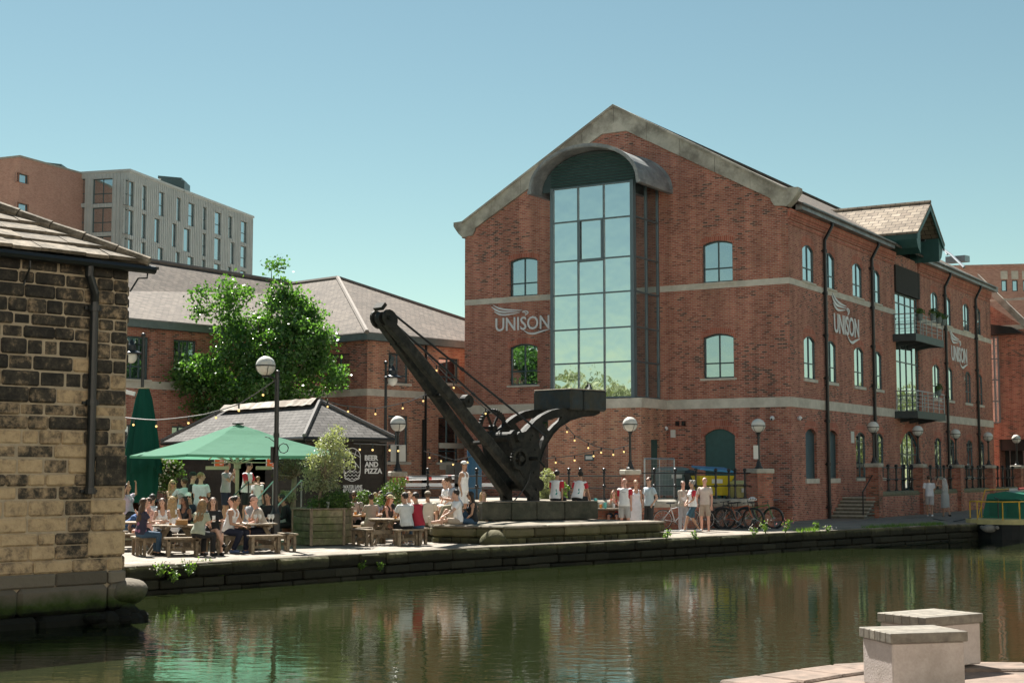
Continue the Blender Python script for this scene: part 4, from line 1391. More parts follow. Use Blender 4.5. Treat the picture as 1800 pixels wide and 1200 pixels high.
cA = P0 + N2 * .4 - U2 * .4; cB = P0 + N2 * .4 + U2 * 12.4
ap = at(594, 489, 76.4)
apb = ap - N2 * 12
def slope(pts):
    n = (pts[1] - pts[0]).cross(pts[2] - pts[0])
    rf.poly(pts if n.z > 0 else pts[::-1])
def zz(p, z): return V(p.x, p.y, z)
slope([zz(cA, zr), zz(cB, zr), ap])
slope([zz(cA, zr), ap, apb, zz(cA - N2 * 14, zr)])
slope([zz(cB, zr), ap, apb, zz(cB - N2 * 14, zr)])
r0, r1 = at(470, 492, 77.3), at(245, 456, 70)
rd = (r1 - r0).normalized()
e0 = FA.p(-6, zr, .4); e1 = FA.p(26, zr, .4)
slope([e0, e1, r1 + rd * 12, r0 - rd * 8])
bk = -N2 * 18
slope([r1 + rd * 12, r0 - rd * 8, zz(r0 - rd * 8 - N2 * 9, zr), zz(r1 + rd * 12 - N2 * 9, zr)])
rf.build('roof', M['slate'], offc, True)
rr = MB()
for a, c_ in ((ap, apb), (zz(cA, zr), ap), (zz(cB, zr), ap), (r1 + rd * 12, r0 - rd * 8)):
    rr.tube([a + Z * .03, c_ + Z * .03], .11, 6)
rr.build('ridge_tiles', pm('ridge_tile', (.19, .165, .145), .85), offc, True)
dp = MB()
for px_ in (746, 742):
    q = FW.px(px_, 700)[0]
    dp.tube([FW.p(q, zW if px_ == 746 else 4.4, .1), FW.p(q, .5, .1)], .06, 6)
dp.build('downpipe', M['black_pipe'], offc, True)
b = MB(); q = FW.px(790, 822); FW.box(b, q[0] - .25, q[0] + .25, q[1] - .3, q[1] + .3, 0, .05); b.build('wall_vent', M['concrete'], offc, True)

# ------------------------------------------------------------------ modern grey apartment block far behind
GP = V(-40, 153, 0)
GU = V(.2656, .964, 0).normalized(); GN = V(.964, -.2656, 0).normalized()
FG = Face(GP, GU, GN); FGl = Face(GP, -GN, -GU)
zG = 33.3
grey = thing('apartment_block', 'grey metal-clad apartment block with tall narrow windows behind the tiled roofs', 'building', tuple(GP))
M['clad'] = pm('grey_standing_seam_cladding', (.49, .51, .51), .6, metal=.2, var=.08, scale=1, rnd=.04)
gh = []
# window columns: px left/right at row 1, offset per row
colsW = [(221, 237), (251, 259), (280, 290), (311, 319), (331, 343), (357, 364), (378, 390), (402, 409), (424, 435)]
tops = [315, 325, 336, 346, 355, 363, 371, 379, 387]
bots = [360, 368, 377, 388, 396, 402, 410, 417, 425]
for ci, ((x0, x1), yt, yb) in enumerate(zip(colsW, tops, bots)):
    s0, zt = FG.px(x0, yt); s1, _ = FG.px(x1, yt); _, zb_ = FG.px(x0, yb)
    for r_ in range(4):
        sh_ = (-.9 if (ci in (2, 3, 4) and r_ % 2) else 0) + (.7 if (ci == 7 and r_ % 2) else 0)
        gh.append((s0 + sh_, s1 + sh_, zt - 2.65 - r_ * 3.05, zt - r_ * 3.05, 0))
b = MB(); wall(b, FG, 0, 29.8, 0, zG, gh, .3)
glh = []
for (x0, x1) in ((131, 150), (163, 198)):
    s1, zt = FGl.px(x0, 315); s0, _ = FGl.px(x1, 312)
    for r_ in range(4):
        glh.append((s0, s1, zt - 2.65 - r_ * 3.05, zt - r_ * 3.05, 0))
wall(b, FGl, 0, 9.0, 0, zG, glh, .3)
b.build('wall', M['clad'], grey, True)
sm = MB()
random.seed(4)
q = .25
while q < 29.8:
    # standing seams, broken where windows are
    zs = sorted([(h[2], h[3]) for h in gh if h[0] - .06 < q < h[1] + .06])
    z = 0
    for a, c_ in zs:
        if a > z: FG.box(sm, q - .03, q + .03, z, a, 0, .07)
        z = c_
    if z < zG: FG.box(sm, q - .03, q + .03, z, zG - .1, 0, .07)
    q += .42
q = .25
while q < 9:
    zs = sorted([(h[2], h[3]) for h in glh if h[0] - .06 < q < h[1] + .06])
    z = 0
    for a, c_ in zs:
        if a > z: FGl.box(sm, q - .03, q + .03, z, a, 0, .07)
        z = c_
    if z < zG: FGl.box(sm, q - .03, q + .03, z, zG - .1, 0, .07)
    q += .42
sm.build('cladding_seams', M['clad'], grey, True)
for h in gh: window(FG, h, grey, 1 if h[1] - h[0] > 1.6 else 1, (.45,) if random.random() < .5 else (), inset=.2, fw=.1, sill=False, glass='glass')
for h in glh: window(FGl, h, grey, 2 if h[1] - h[0] > 1.6 else 1, (.4,), inset=.2, fw=.1, sill=False, glass='glass')
b = MB()
FG.box(b, -.1, 29.9, zG, zG + .25, -.3, .12); FGl.box(b, .12, 9.0, zG, zG + .25, -.3, .12)
b.build('parapet', M['clad'], grey, True)
b = MB()
b.poly([FG.p(0, zG + .05), FG.p(29.8, zG + .05), FG.p(29.8, zG + .05, -9), FG.p(0, zG + .05, -9)])
FG.box(b, 29.79, 29.8, 0, zG, -9, 0)
b.build('roof', M['concrete'], grey, True)
for (x0, x1, y0, y1) in ((283, 320, 314, 332), (80, 108, 290, 300)):
    pz = at(x0, y0, 163); p2 = at(x1, y0, 163)
    b = MB(); b.obox(V(pz.x, 163, zG), V(p2.x - pz.x, 1.2, 0), V(0, 3, 0), Z * max(.9, pz.z - zG)); b.obox(V(pz.x - .3, 162.8, max(zG + .9, pz.z)), V(p2.x - pz.x, 1.2, 0), V(0, 3, 0), Z * .3)
    b.build('plant_room', M['frame'], grey, True)
b = MB()
FG.box(b, 30.0, 36, 0, 25.6, -4, 0); o = b.build('lower_wing', M['clad'], grey, True)
b = MB()
for k in range(5): FG.box(b, 30.1 + k * 1.18, 31.15 + k * 1.18, 22.5, 25.4, .0, .05)
b.build('glass_balustrade', M['glass'], grey, True)
b = MB()
TP = at(19, 829, 146); TP.z = 0
FT = Face(TP, V(.40, .917, 0), V(.917, -.40, 0)); FTl = Face(TP, V(-.917, .40, 0), V(-.40, -.917, 0))
tower = thing('brick_tower_block', 'red brick tower block with small windows at the far left beside the grey block', 'building', tuple(TP))
zT = FT.px(19, 272)[1]
th = []
for (y0, y1) in ((303, 321), (355, 373), (407, 425)):
    s0, z1_ = FT.px(30, y0); s1, _ = FT.px(51, y0); _, z0_ = FT.px(30, y1)
    th.append((s0, s1, z0_ + .1, z1_, 0))
wall(b, FT, 0, 16, 0, zT, th, .25); wall(b, FTl, 0, 20, 0, zT, [])
b.build('wall', M['brick_far'], tower, True)
for h in th: window(FT, h, tower, 1, (), inset=.2, fw=.1, sill=False)
b = MB(); b.poly([FT.p(0, zT), FT.p(16, zT), FT.p(16, zT, -16), FT.p(0, zT, -16)]); FT.box(b, -.05, 16, zT, zT + .2, -.4, .06); FTl.box(b, .07, 20, zT, zT + .2, -.4, .06); b.build('roof', M['concrete'], tower, True)

# ------------------------------------------------------------------ buildings beyond the office on the right
gbl = thing('gabled_brick_building', 'red brick building with a sloping stone-coped gable at the right edge beyond the offices', 'building', tuple(FR.p(WR + 2, 0)))
FX = Face(FR.p(WR + 1.7, 0, -1.6), -FF.u, FF.n)     # faces the same way as the gable front, s runs right
GX = FX.px(1812, 600)[0]
z0_ = FX.px(1748, 500)[1]; sA = FX.px(1748, 500)[0]
sB, z1_ = FX.px(1800, 533)
sl = (z1_ - z0_) / (sB - sA)
b = MB()
xh = [(FX.px(1757, 800)[0], GX - .01, 0.5, FX.px(1760, 772)[1], 0)]
wall(b, FX, 0, GX, -.3, 9, xh, 1.6, top=[(0, z0_ - sl * 0 - .4), (GX, max(9.01, z0_ + sl * GX - .4))])
b.build('wall', M['brick'], gbl, True)
b = MB()
b.prism([FX.p(sA - 1, z0_ - sl * 1 - .55, -.3), FX.p(GX, z0_ + sl * GX - .55, -.3), FX.p(GX, z0_ + sl * GX, -.3), FX.p(sA - 1, z0_ - sl * 1, -.3)], FX.n * .4)
b.build('gable_coping', M['coping'], gbl, True)
for y0, y1 in ((572, 580), (525, 529)):
    za, zb_ = FX.px(1760, y0)[1], FX.px(1760, y1)[1]
    b = MB(); FX.box(b, 0, GX if y0 > 550 else min(GX, sA + 2.2), zb_, za, -.05, .03); b.build('string_course', M['sand'], gbl, True)
b = MB(); FX.box(b, xh[0][0], GX, 3.3, xh[0][3], -1.2, -.3); b.build('passage_shade', M['black'], gbl, True)  # black box standing in for the shade at the top of the passage
b = MB()
for k in range(9): FX.box(b, xh[0][0] - .1 + k * .4, xh[0][0] + .27 + k * .4, -.3, 3.9, -1.55, -1.5)
b.build('dark_hoarding', pm('dark_green_boards', (.02, .026, .026), .7), gbl, True)
# glazed link
sg0 = FX.px(1745, 650, .3)[0]; sg1 = FX.px(1756, 650, .3)[0]
lk = MB()
FX3 = Face(FX.p(0, 0, .45), FX.u, FX.n)
a0 = sg0 - .1; a1 = sg1
for q in (a0, (a0 + a1) / 2, a1):
    FX3.box(lk, q - .05, q + .05, 5.0, 10.3, -.1, .0)
for z in (5.0, 6.3, 7.6, 8.9, 10.2): FX3.box(lk, a0, a1, z - .04, z + .04, -.1, -.005)
lo = lk.build('glazed_link', M['mullion'], gbl, True)
g = MB(); quadface(g, FX3, a0, a1, 5, 10.2, -.06); g.build('pane', M['glass'], lo, True)
g = MB()
g.prism([FX3.p(a0 - .5, 10.35, -.3), FX3.p(a1 + 1.6, 10.35, -.3), FX3.p(a1 + 1.0, 10.75, -.3), FX3.p(a0 - .5, 11.1, -.3)], FX.n * 1.0)
g.build('link_roof', M['black'], lo, True)
far2 = thing('flat_brick_block', 'plain flat-topped red brick block with small windows rising behind the right-hand roofs', 'building', (45, 135, 0))
FZ = Face(at(1690, 829, 125), V(.985, -.17, 0), V(-.17, -.985, 0))
zz0 = FZ.px(1705, 471)[1]
zh = []
for x0, x1 in ((1760, 1770), (1779, 1789), (1798, 1808)):
    s0, zt = FZ.px(x0, 492); s1, _ = FZ.px(x1, 492); _, zb_ = FZ.px(x0, 512)
    zh.append((s0, s1, zb_, zt, 0))
b = MB(); wall(b, FZ, -4, 16, 0, zz0, zh, .25); b.build('wall', M['brick_far'], far2, True)
for h in zh: window(FZ, h, far2, 1, (), inset=.2, fw=.08, sill=False)
b = MB()
for h in zh: FZ.box(b, h[0] - .05, h[1] + .05, h[3] + .05, h[3] + .75, 0, .05)
b.build('stone_panel', M['sand'], far2, True)
b = MB(); FZ.box(b, -4.1, 16, zz0, zz0 + .25, -.4, .1); FZ.box(b, -4, 16, zz0 - 1, zz0, -9, -.3); b.build('parapet', M['brick_far'], far2, True)
b = MB()
p1 = at(1655, 438, 96); p2 = at(1700, 478, 92)
b = MB()
for a, c_ in ((at(1648, 445, 84), at(1655, 430, 84)), (at(1655, 430, 84), at(1665, 448, 83))): b.tube([a, c_], .05, 5)
b.tube([at(1655, 436, 84), at(1672, 448, 82.5), at(1695, 470, 80)], .07, 6)
b.obox(at(1662, 462, 84), V(.9, -.7, 0), V(.4, .4, 0), Z * .35)
b.build('roof_plant', M['steel'], mainb, True)

# ------------------------------------------------------------------ raised courtyard, retaining wall, piers, railings
random.seed(31)
PA, PB, PC = at(1334, 829, 54.6), at(1108, 829, 51.8), at(699, 829, 49.4)
for q in (PA, PB, PC): q.z = 0
PD = V(-9.5, 54.5, 0)
g = MB()
g.poly([PA - Z * -.9, FF.p(.3, .9, .2), FF.p(16, .9, .2), FW.p(0, .9, 3), V(-40, 60, .9), V(-14, 56, .9), V(PD.x, PD.y, .9), V(PC.x, PC.y, .9), V(PB.x, PB.y, .9)][::-1])
struct(g.build('courtyard_pavement', pm('courtyard_paving', (.24, .215, .185), .9, var=.2, scale=2)))
def wall_run(mb, path, z0, z1, th, o=0.0):
    for a, c in zip(path[:-1], path[1:]):
        d = (c - a).normalized(); n = V(d.y, -d.x, 0)
        mb.obox(V(a.x, a.y, z0) - n * th / 2, d * (c - a).length, n * th, Z * (z1 - z0))
rw_ = thing('retaining_wall', 'low dark brick retaining wall with rounded stone coping behind the parked bicycles', 'wall', tuple(PB))
b = MB(); wall_run(b, [PA, PB, PC], -.1, .84, .3); b.build('brickwork', M['brick_pier'], rw_, True)
b = MB()
for a, c in ((PA, PB), (PB, PC)):
    b.tube([a + Z * .86, c + Z * .86], .18, 10)
b.build('coping', M['coping'], rw_, True)
def pier(p, u, w, z1, label, group, z0=-.05, z2=None):
    t = thing('brick_pier', label, 'pier', (p.x, p.y, 0), group=group)
    b = MB(); b.cbox(V(p.x, p.y, (z0 + z1 - .18) / 2), w, w, z1 - .18 - z0, u=u); b.build('shaft', M['brick_pier'], t, True)
    b = MB(); b.cbox(V(p.x, p.y, z1 - .09), w + .1, w + .1, .178, u=u, bev=.03); b.build('capstone', M['coping'], t, True)
uAB = (PA - PB).normalized(); uBC = (PB - PC).normalized()
pier(PA, uAB, .72, 2.12, 'brick lamp pier at the right end of the wall behind the bicycles', 'brick piers carrying globe lamps')
pier(PB, uBC, .5, 2.08, 'brick lamp pier with pale capstone in front of the bay, behind three chatting people', 'brick piers carrying globe lamps')
pier(PC, uBC, .46, 2.02, 'narrow brick lamp pier at the right-hand corner of the timber kiosk', 'brick piers carrying globe lamps')
M['globe'] = pm('frosted_globe', (.62, .61, .56), .25, var=.04)
def make_lamp(label):
    t = thing('globe_lamp', label, 'street lamp', (0, 0, 0), group='globe lamps on brick piers')
    b = MB(); b.lathe([(.15, 0), (.15, .05), (.10, .10), (.075, .22), (.05, .28), (.042, 1.2), (.06, 1.22), (.06, 1.26), (.09, 1.3), (.10, 1.33)], (0, 0, 0), 12); b.build('post', M['black'], t)
    b = MB(); b.ell((0, 0, 1.57), .26, nu=24, nv=16); b.build('globe', M['globe'], t, smooth=True)
    b = MB()
    b.lathe([(.262, 1.55), (.27, 1.55), (.27, 1.585), (.262, 1.585)], (0, 0, 0), 24)
    for a in range(4):
        an = a * math.pi / 2 + .3
        b.tube([V(math.cos(an) * .265 * math.cos(e), math.sin(an) * .265 * math.cos(e), 1.57 - .265 * math.sin(e)) for e in [k * math.pi / 2 / 6 for k in range(6)]], .009, 5)
    b.build('cage', M['black'], t)
    return t
lamp0 = make_lamp('globe lamp on the pier by the kiosk corner, left of the crane')
lamp0.location = (PC.x, PC.y, 2.02)
dup(lamp0, (PB.x, PB.y, 2.08), .2, 'sunlit globe lamp on the pier in front of the glazed bay')
dup(lamp0, (PA.x, PA.y, 2.12), .4, 'globe lamp with a small white notice on its post, beside the roller shutter')
q = PA + V(-.12, -.1, 0)
b = MB(); b.cbox(V(q.x, q.y, 2.72), .17, .03, .5); tag(b.build('post_notice', M['cream']), 'narrow white notice fixed to the lamp post beside the roller shutter', 'notice')
q = PC + V(.0, .12, 0)
b = MB(); b.cbox(V(q.x, q.y + .05, 2.62), .5, .03, .55); tag(b.build('notice_board', M['cream']), 'white rectangular notice behind the lamp post at the kiosk corner', 'notice')
def make_post(h=.95, r=.035):
    t = MB()
    t.lathe([(r * 1.9, 0), (r * 1.9, .05), (r * 1.2, .1), (r, .3), (r, h - .1), (r * 1.8, h - .08), (r * 1.3, h - .03), (.0 + r * .8, h)], (0, 0, 0), 10)
    t.ell((0, 0, h + .05), r * 1.9, nu=10, nv=8)
    t.ell((0, 0, h * .48), r * 1.9, nu=10, nv=8)
    return t
def railing(a, c, zb, posts, label, h=.98, rails=(.48, .92), group=None, r=.036, rr=.02):
    """posts: list of fractions along a-c"""
    t = thing('railing', label, 'railing', (a.x, a.y, zb))
    if group: t['group'] = group
    d = c - a
    first = None
    for f in posts:
        p = a + d * f
        if first is None:
            first = make_post(h, r).build('post', M['black'], t); o = first
        else:
            o = first.copy(); COL.objects.link(o); KIDS[t.name].append(o)
        o.location = V(p.x - a.x, p.y - a.y, 0)
    for z in rails:
        b = MB(); b.tube([V(a.x, a.y, zb + z), V(c.x, c.y, zb + z)], rr, 8); b.build('rail', M['black'], t, True)
    return t
def fr_of(px_, a, c):
    n = V(-(c - a).y, (c - a).x, 0).normalized()
    q = onp(px_, 829, a, n)
    return (q - a).dot(c - a) / (c - a).length_squared
railing(PB + uAB * .3, PA - uAB * .4, 1.03, [fr_of(x, PB + uAB * .3, PA - uAB * .4) for x in (1150, 1187, 1223, 1258, 1281, 1292, 1309)], 'black iron ball-topped railing on the wall behind the bicycles and bins', h=.99, rails=(.47, .93))
railing(PC + uBC * .25, PB - uBC * .3, 1.03, [fr_of(x, PC + uBC * .25, PB - uBC * .3) for x in (752, 838, 1000, 1020, 1062)], 'black iron ball-topped railing on the wall behind the crane', h=.99, rails=(.42, .83))
# white and red barrier pole
t = thing('barrier_pole', 'white vehicle barrier pole with red patches behind the railing left of the crane', 'barrier', tuple(at(705, 840, 56)))
b = MB(); a_, c_ = at(690, 841, 56), at(805, 838, 56); b.tube([a_, c_], .075, 8); b.build('pole', M['white'], t, True)
b = MB()
for f in (.2, .55, .85): b.tube([a_.lerp(c_, f), a_.lerp(c_, f + .05)], .078, 8)
b.build('red_band', pm('red_reflector', (.55, .05, .04), .5), t, True)
b = MB(); b.cbox(at(760, 852, 56), 4.6, .3, .12); b.build('lower_rail', M['white'], t, True)
b = MB(); b.cbox(at(806, 850, 56), .3, .3, 1.6); b.build('stand', M['black'], t, True)
# blue post
p = at(834, 829, 54); b = MB(); b.lathe([(.27, .9), (.27, 2.75), (.25, 2.8)], (p.x, p.y, 0), 16); tag(b.build('blue_column', pm('blue_paint', (.02, .09, .17), .5)), 'thick blue painted column standing behind the crane jib', 'column')
# wire mesh gate
t = thing('mesh_gate', 'grey steel framed mesh gate standing beside the bay base in front of the bins', 'gate', tuple(at(1133, 880, 54.5)))
a_, c_ = at(1133, 829, 54.5), at(1185, 829, 56.0)
gf = MB()
ug = (c_ - a_); Lg = V(ug.x, ug.y, 0).length; ug = V(ug.x, ug.y, 0).normalized()
z0g, z1g = .95, 2.48
A0 = V(a_.x, a_.y, 0)
for f_ in (0, Lg * .5, Lg): gf.tube([A0 + ug * f_ + Z * z0g, A0 + ug * f_ + Z * z1g], .035 if f_ != Lg * .5 else .015, 6)
for z in (z0g + .06, z1g): gf.tube([A0 + Z * z, A0 + ug * Lg + Z * z], .035, 6)
gf.build('frame', M['steel'], t, True)
b = MB()
for k in range(1, 20): b.tube([A0 + ug * Lg * k / 20 + Z * z0g, A0 + ug * Lg * k / 20 + Z * z1g], .004, 4)
for k in range(1, 8): b.tube([A0 + Z * (z0g + (z1g - z0g) * k / 8), A0 + ug * Lg + Z * (z0g + (z1g - z0g) * k / 8)], .004, 4)
b.build('mesh', M['steel'], t, True)

# canal-side terrace on the right
TO = 1.5
ter = thing('terrace_wall', 'low brick terrace wall with mossy rounded coping along the canal side of the offices', 'wall', tuple(FR.p(6.3, 0, TO)))
b = MB(); FR.box(b, 6.3, 33.6, -.1, .98, TO - .3, TO); b.build('brickwork', M['brick'], ter, True)
b = MB(); b.tube([FR.p(6.3, .98, TO - .15), FR.p(33.6, .98, TO - .15)], .17, 10); b.build('coping', pm('mossy_coping', (.16, .15, .095), .9, var=.3, scale=5), ter, True)
g = MB(); g.poly([FR.p(6.3, .9, .0), FR.p(6.3, .9, TO), FR.p(45, .9, TO), FR.p(45, .9, 0)][::1]); struct(g.build('terrace_pavement', M['asphalt']))
stp = thing('stone_steps', 'flight of worn grey stone steps up to the terrace beside the office wall', 'steps', tuple(FR.p(4.4, 0, .8)))
b = MB()
for k in range(6):
    FR.box(b, 4.55 + k * .3, 6.3, k * .15 - (.1 if k == 0 else 0), (k + 1) * .15 - .055, .03, TO - .02)
b.build('risers', pm('shaded_riser_stone', (.13, .12, .095), .9, var=.3, scale=5), stp, True)
M['step'] = pm('lit_tread_stone', (.36, .335, .28), .9, var=.25, scale=5, bump=.01)  # treads lighter than risers: the tread and riser shading is put into colour
for k in range(6):
    b = MB(); FR.box(b, 4.50 + k * .3, 4.86 + k * .3, (k + 1) * .15 - .053, (k + 1) * .15 + .001 * k, .03, TO + .02); b.build('tread', M['step'], stp, True)
hrl = thing('handrail', 'pair of black iron handrail posts with sloping rail on the terrace steps', 'handrail', tuple(FR.p(4.6, 0, TO)))
for o_ in (TO - .1,):
    b = MB(); b.tube([FR.p(4.7, .1, o_), FR.p(4.7, 1.15, o_), FR.p(6.2, 1.95, o_), FR.p(6.2, .9, o_)], .03, 8); b.build('rail', M['black'], hrl, True)
tps = [6.3, 13.1, 19.9, 26.7, 33.5]
for k, s in enumerate(tps):
    pier(FR.p(s, 0, TO - .1), FR.u, .58, 2.38, ['brick lamp pier at the head of the terrace steps', 'brick lamp pier in front of the arched glazed entrance', 'brick lamp pier on the terrace just right of the walking couple', 'brick lamp pier behind the stern rail of the narrowboat', 'farthest brick lamp pier with a sunlit capstone at the end of the terrace'][k], 'brick piers carrying globe lamps')
    dup(lamp0, FR.p(s, 2.38, TO - .1), .3 * k, ['globe lamp on the pier at the head of the terrace steps', 'globe lamp in front of the arched glazed entrance', 'globe lamp on the pier between the two far downpipes', 'globe lamp standing near the end of the office side wall', 'sunlit globe lamp at the far right beyond the offices'][k])
for k, (a, c) in enumerate(zip(tps[:-1], tps[1:])):
    n_ = 5
    railing(FR.p(a + .35, 0, TO - .15), FR.p(c - .35, 0, TO - .15), 1.12, [(i + .5) / n_ for i in range(n_)], ['black terrace railing between the steps and the arched entrance', 'black terrace railing behind the walking couple', 'black terrace railing left of the narrowboat cabin', 'farthest black terrace railing behind the narrowboat roof'][k], h=1.1, rails=(.55, 1.08), r=.045, rr=.022)

# ------------------------------------------------------------------ timber kiosk
ka = V(.79, .61, 0).normalized(); kb = V(-.61, .79, 0).normalized()
kq = 45.5 / 43; K0 = at(534, 829, 45.5); K0.z = 0
FKR = Face(K0 + ka * .22 + kb * .22, ka, -kb)       # sign face
FKL = Face(K0 + ka * .22 + kb * .22, kb, -ka)       # serving face, s runs left/back
kio = thing('timber_kiosk', 'dark timber-clad kiosk bar with hipped grey tile roof beside the open green parasol', 'kiosk', tuple(K0))
kl, kw = 9.3 * kq, 2.65 * kq
b = MB()
hat = (2.6, 4.6, 1.25, 2.55)
def boards(f, L_, z1, holes=()):
    z = 0
    while z < z1:
        s = 0
        spans = [(0, L_)]
        for h in holes:
            if h[2] - .1 < z < h[3] - .05:
                spans = [(0, h[0]), (h[1], L_)]
        for a, c in spans:
            q = a
            while q < c - .01:
                w = min(random.uniform(1.6, 3.2), c - q)
                b.prism([f.p(q + .003, z, .035), f.p(q + .003, min(z + .165, z1), .008), f.p(q + .003, min(z + .165, z1), -.02), f.p(q + .003, z, -.02)], f.u * (w - .006))
                q += w
        z += .15
boards(FKR, kw, 2.95); boards(FKL, kl, 2.95, [hat])
FKB = Face(FKL.p(kl, 0), FKR.u, kb); FKX = Face(FKR.p(kw, 0), FKL.u, ka)
b.poly([FKB.p(0, 0), FKB.p(0, 2.95), FKB.p(kw, 2.95), FKB.p(kw, 0)]); b.poly([FKX.p(0, 0), FKX.p(kl, 0), FKX.p(kl, 2.95), FKX.p(0, 2.95)])
for f, q in ((FKR, kw), (FKR, 0.0)):
    f.box(b, q - .06, q + .06, 0, 2.95, -.02, .05)
b.build('cladding', M['timber_dark'], kio, True)
b = MB()
FKL.box(b, hat[0], hat[1], hat[2], hat[3], -1.2, -1.15); FKL.box(b, hat[0] - .1, hat[1] + .1, hat[2] - .08, hat[2], -.3, .25)
for k in range(9): b.lathe([(.05, 0), (.05, .2), (.02, .26), (.02, .32)], FKL.p(hat[0] + .2 + k * .19, 1.55, -1.0), 8)
b.build('serving_hatch', M['black'], kio, True)
rf = MB(); zk, zrk = 3.08, 4.26
e = [K0, K0 + ka * 3.1 * kq, K0 + ka * 3.1 * kq + kb * 9.75 * kq, K0 + kb * 9.75 * kq]
e = [V(p.x, p.y, zk) for p in e]
r1_, r2_ = K0 + ka * 1.55 * kq + kb * 1.8 * kq + Z * zrk, K0 + ka * 1.55 * kq + kb * 7.95 * kq + Z * zrk
for pts in ([e[0], e[1], r1_], [e[1], e[2], r2_, r1_], [e[2], e[3], r2_], [e[3], e[0], r1_, r2_]):
    n = (pts[1] - pts[0]).cross(pts[2] - pts[0])
    if n.z < 0: pts = pts[::-1]
    rf.prism(pts, -Z * .07)
rf.build('roof', M['slate_dark'], kio, True)
M['hip'] = pm('dark_hip_tile', (.15, .14, .135), .85)
for a, c in ((e[0], r1_), (e[1], r1_), (e[2], r2_), (e[3], r2_)):
    b = MB(); b.tube([a + Z * .03, c + Z * .03], .07, 6); b.build('hip_tiles', M['hip'], kio, True)
b = MB(); d = (r2_ - r1_)
n_ = 24
vs = []
for i in range(n_ + 1):
    p = r1_.lerp(r2_, i / n_)
    j = noise.noise(V(i * .7, 0, 0)) * .04
    for sx, sz in ((-.34, -.12 + j), (-.12, .10 + j), (.12, .10 - j), (.34, -.12 - j)):
        vs.append(p + ka * sx + Z * (sz + .02))
b.raw(vs, [(i * 4 + k, i * 4 + k + 1, i * 4 + k + 5, i * 4 + k + 4) for i in range(n_) for k in range(3)])
b.build('ridge_felt', pm('peeling_felt', (.24, .20, .165), .9, var=.35, scale=3, col2=(.48, .45, .40), blot=1.0), kio, True)
b = MB()
b.tube([e[0] - Z * .05, e[1] - Z * .05, e[1] - Z * .05 + kb * 2], .055, 6); b.tube([e[0] - Z * .05, e[3] - Z * .05], .055, 6)
b.obox(K0 + Z * 2.96, ka * 3.1 * kq, kb * 9.75 * kq, Z * .03)
b.tube([FKR.p(kw + .02, 2.95, .08), FKR.p(kw + .02, 0, .08)], .045, 6)
b.build('gutter', M['black'], kio, True)
# lettering on the kiosk
sg = thing('painted_sign', 'white lettering BEER AND PIZZA with a beer glass emblem on the dark kiosk boards', 'sign', tuple(FKR.p(1, 2)))
b = MB()
def txt(body, x0, x1, y0, y1, bold=.02):
    s0, z1 = FKR.px(x0, y0); s1, _ = FKR.px(x1, y0); _, z0 = FKR.px(x0, y1)
    text_on(FKR, b, body, s0, s1, z0, z1, off=.038, th=.008, bold=bold)
txt('BEER', 640, 663.5, 799.5, 809, .035); txt('AND', 640, 663.5, 811, 820.5, .035); txt('PIZZA', 640, 670.5, 822.5, 832, .035)
txt('WATER LANE', 602, 635.5, 852, 858.3, .025); txt('BOATHOUSE', 602, 635.8, 860, 866, .025)
s0, z0 = FKR.px(602, 859.2); s1, _ = FKR.px(635.8, 859.2); b.build('lettering', M['white'], sg, True)
b = MB(); FKR.box(b, s0, s1, z0 - .006, z0 + .006, .038, .046); b.build('underline', M['white'], sg, True)
b = MB()
s0, zt = FKR.px(604, 787); s1, zb_ = FKR.px(631.5, 845)
W_, H_ = s1 - s0, zt - zb_
def rb(pts, w=.05):
    ribbon2(FKR, b, pts, [w] * len(pts), (s0, zb_), W_, H_, .008, .038)
rb([(.0, .80), (.0, .25), (.15, .08), (.5, .0), (.85, .08), (1, .25), (1, .80)], .022)
rb([(.0, .80), (.15, .92), (.5, 1.0), (.85, .92), (1, .80)], .022)
rb([(.0, .72), (.2, .78), (.5, .84), (.8, .78), (1, .72)], .016)
rb([(.3, .94), (.62, .62), (.95, .40)], .018); rb([(.75, .92), (.6, .72), (.4, .62)], .018)
rb([(.3, .55), (.3, .36), (.5, .30), (.68, .36), (.68, .55), (.3, .55)], .018)
for y in (.30, .20, .10):
    k = 4
    pts = []
    for i in range(k * 4 + 1):
        x = i / (k * 4)
        pts.append((.03 + .94 * x, y - .05 * abs(math.sin(x * math.pi * k))))
    rb(pts, .016)
b.build('glass_emblem', M['white'], sg, True)
for k, (x0, x1) in enumerate(((377, 396), (468, 489))):
    a0, z1 = FKL.px(x0, 801, .06); a1, _ = FKL.px(x1, 801, .06); z0 = z1 - .42
    t = thing('menu_board', ['orange menu poster in white frame left of the parasol pole', 'orange menu poster in white frame behind the tall lamp post'][k], 'poster', tuple(FKL.p(a0, z0)))
    b = MB(); FKL.box(b, a1, a0, z0, z1, .05, .07); b.build('frame', M['white'], t, True)
    b = MB(); FKL.box(b, a1 + (a0 - a1) * .1, a0 - (a0 - a1) * .1, z0 + .06, z1 - .02, .07, .078); b.build('poster', pm('orange_print', (.75, .14, .03), .5), t, True)
    b = MB()
    for i in range(4): FKL.box(b, a1 + (a0 - a1) * (.2 + .2 * (i % 2)), a1 + (a0 - a1) * (.45 + .2 * (i % 2)), z0 + .12 + i * .06, z0 + .15 + i * .06, .078, .082)
    b.build('print', M['white'], t, True)
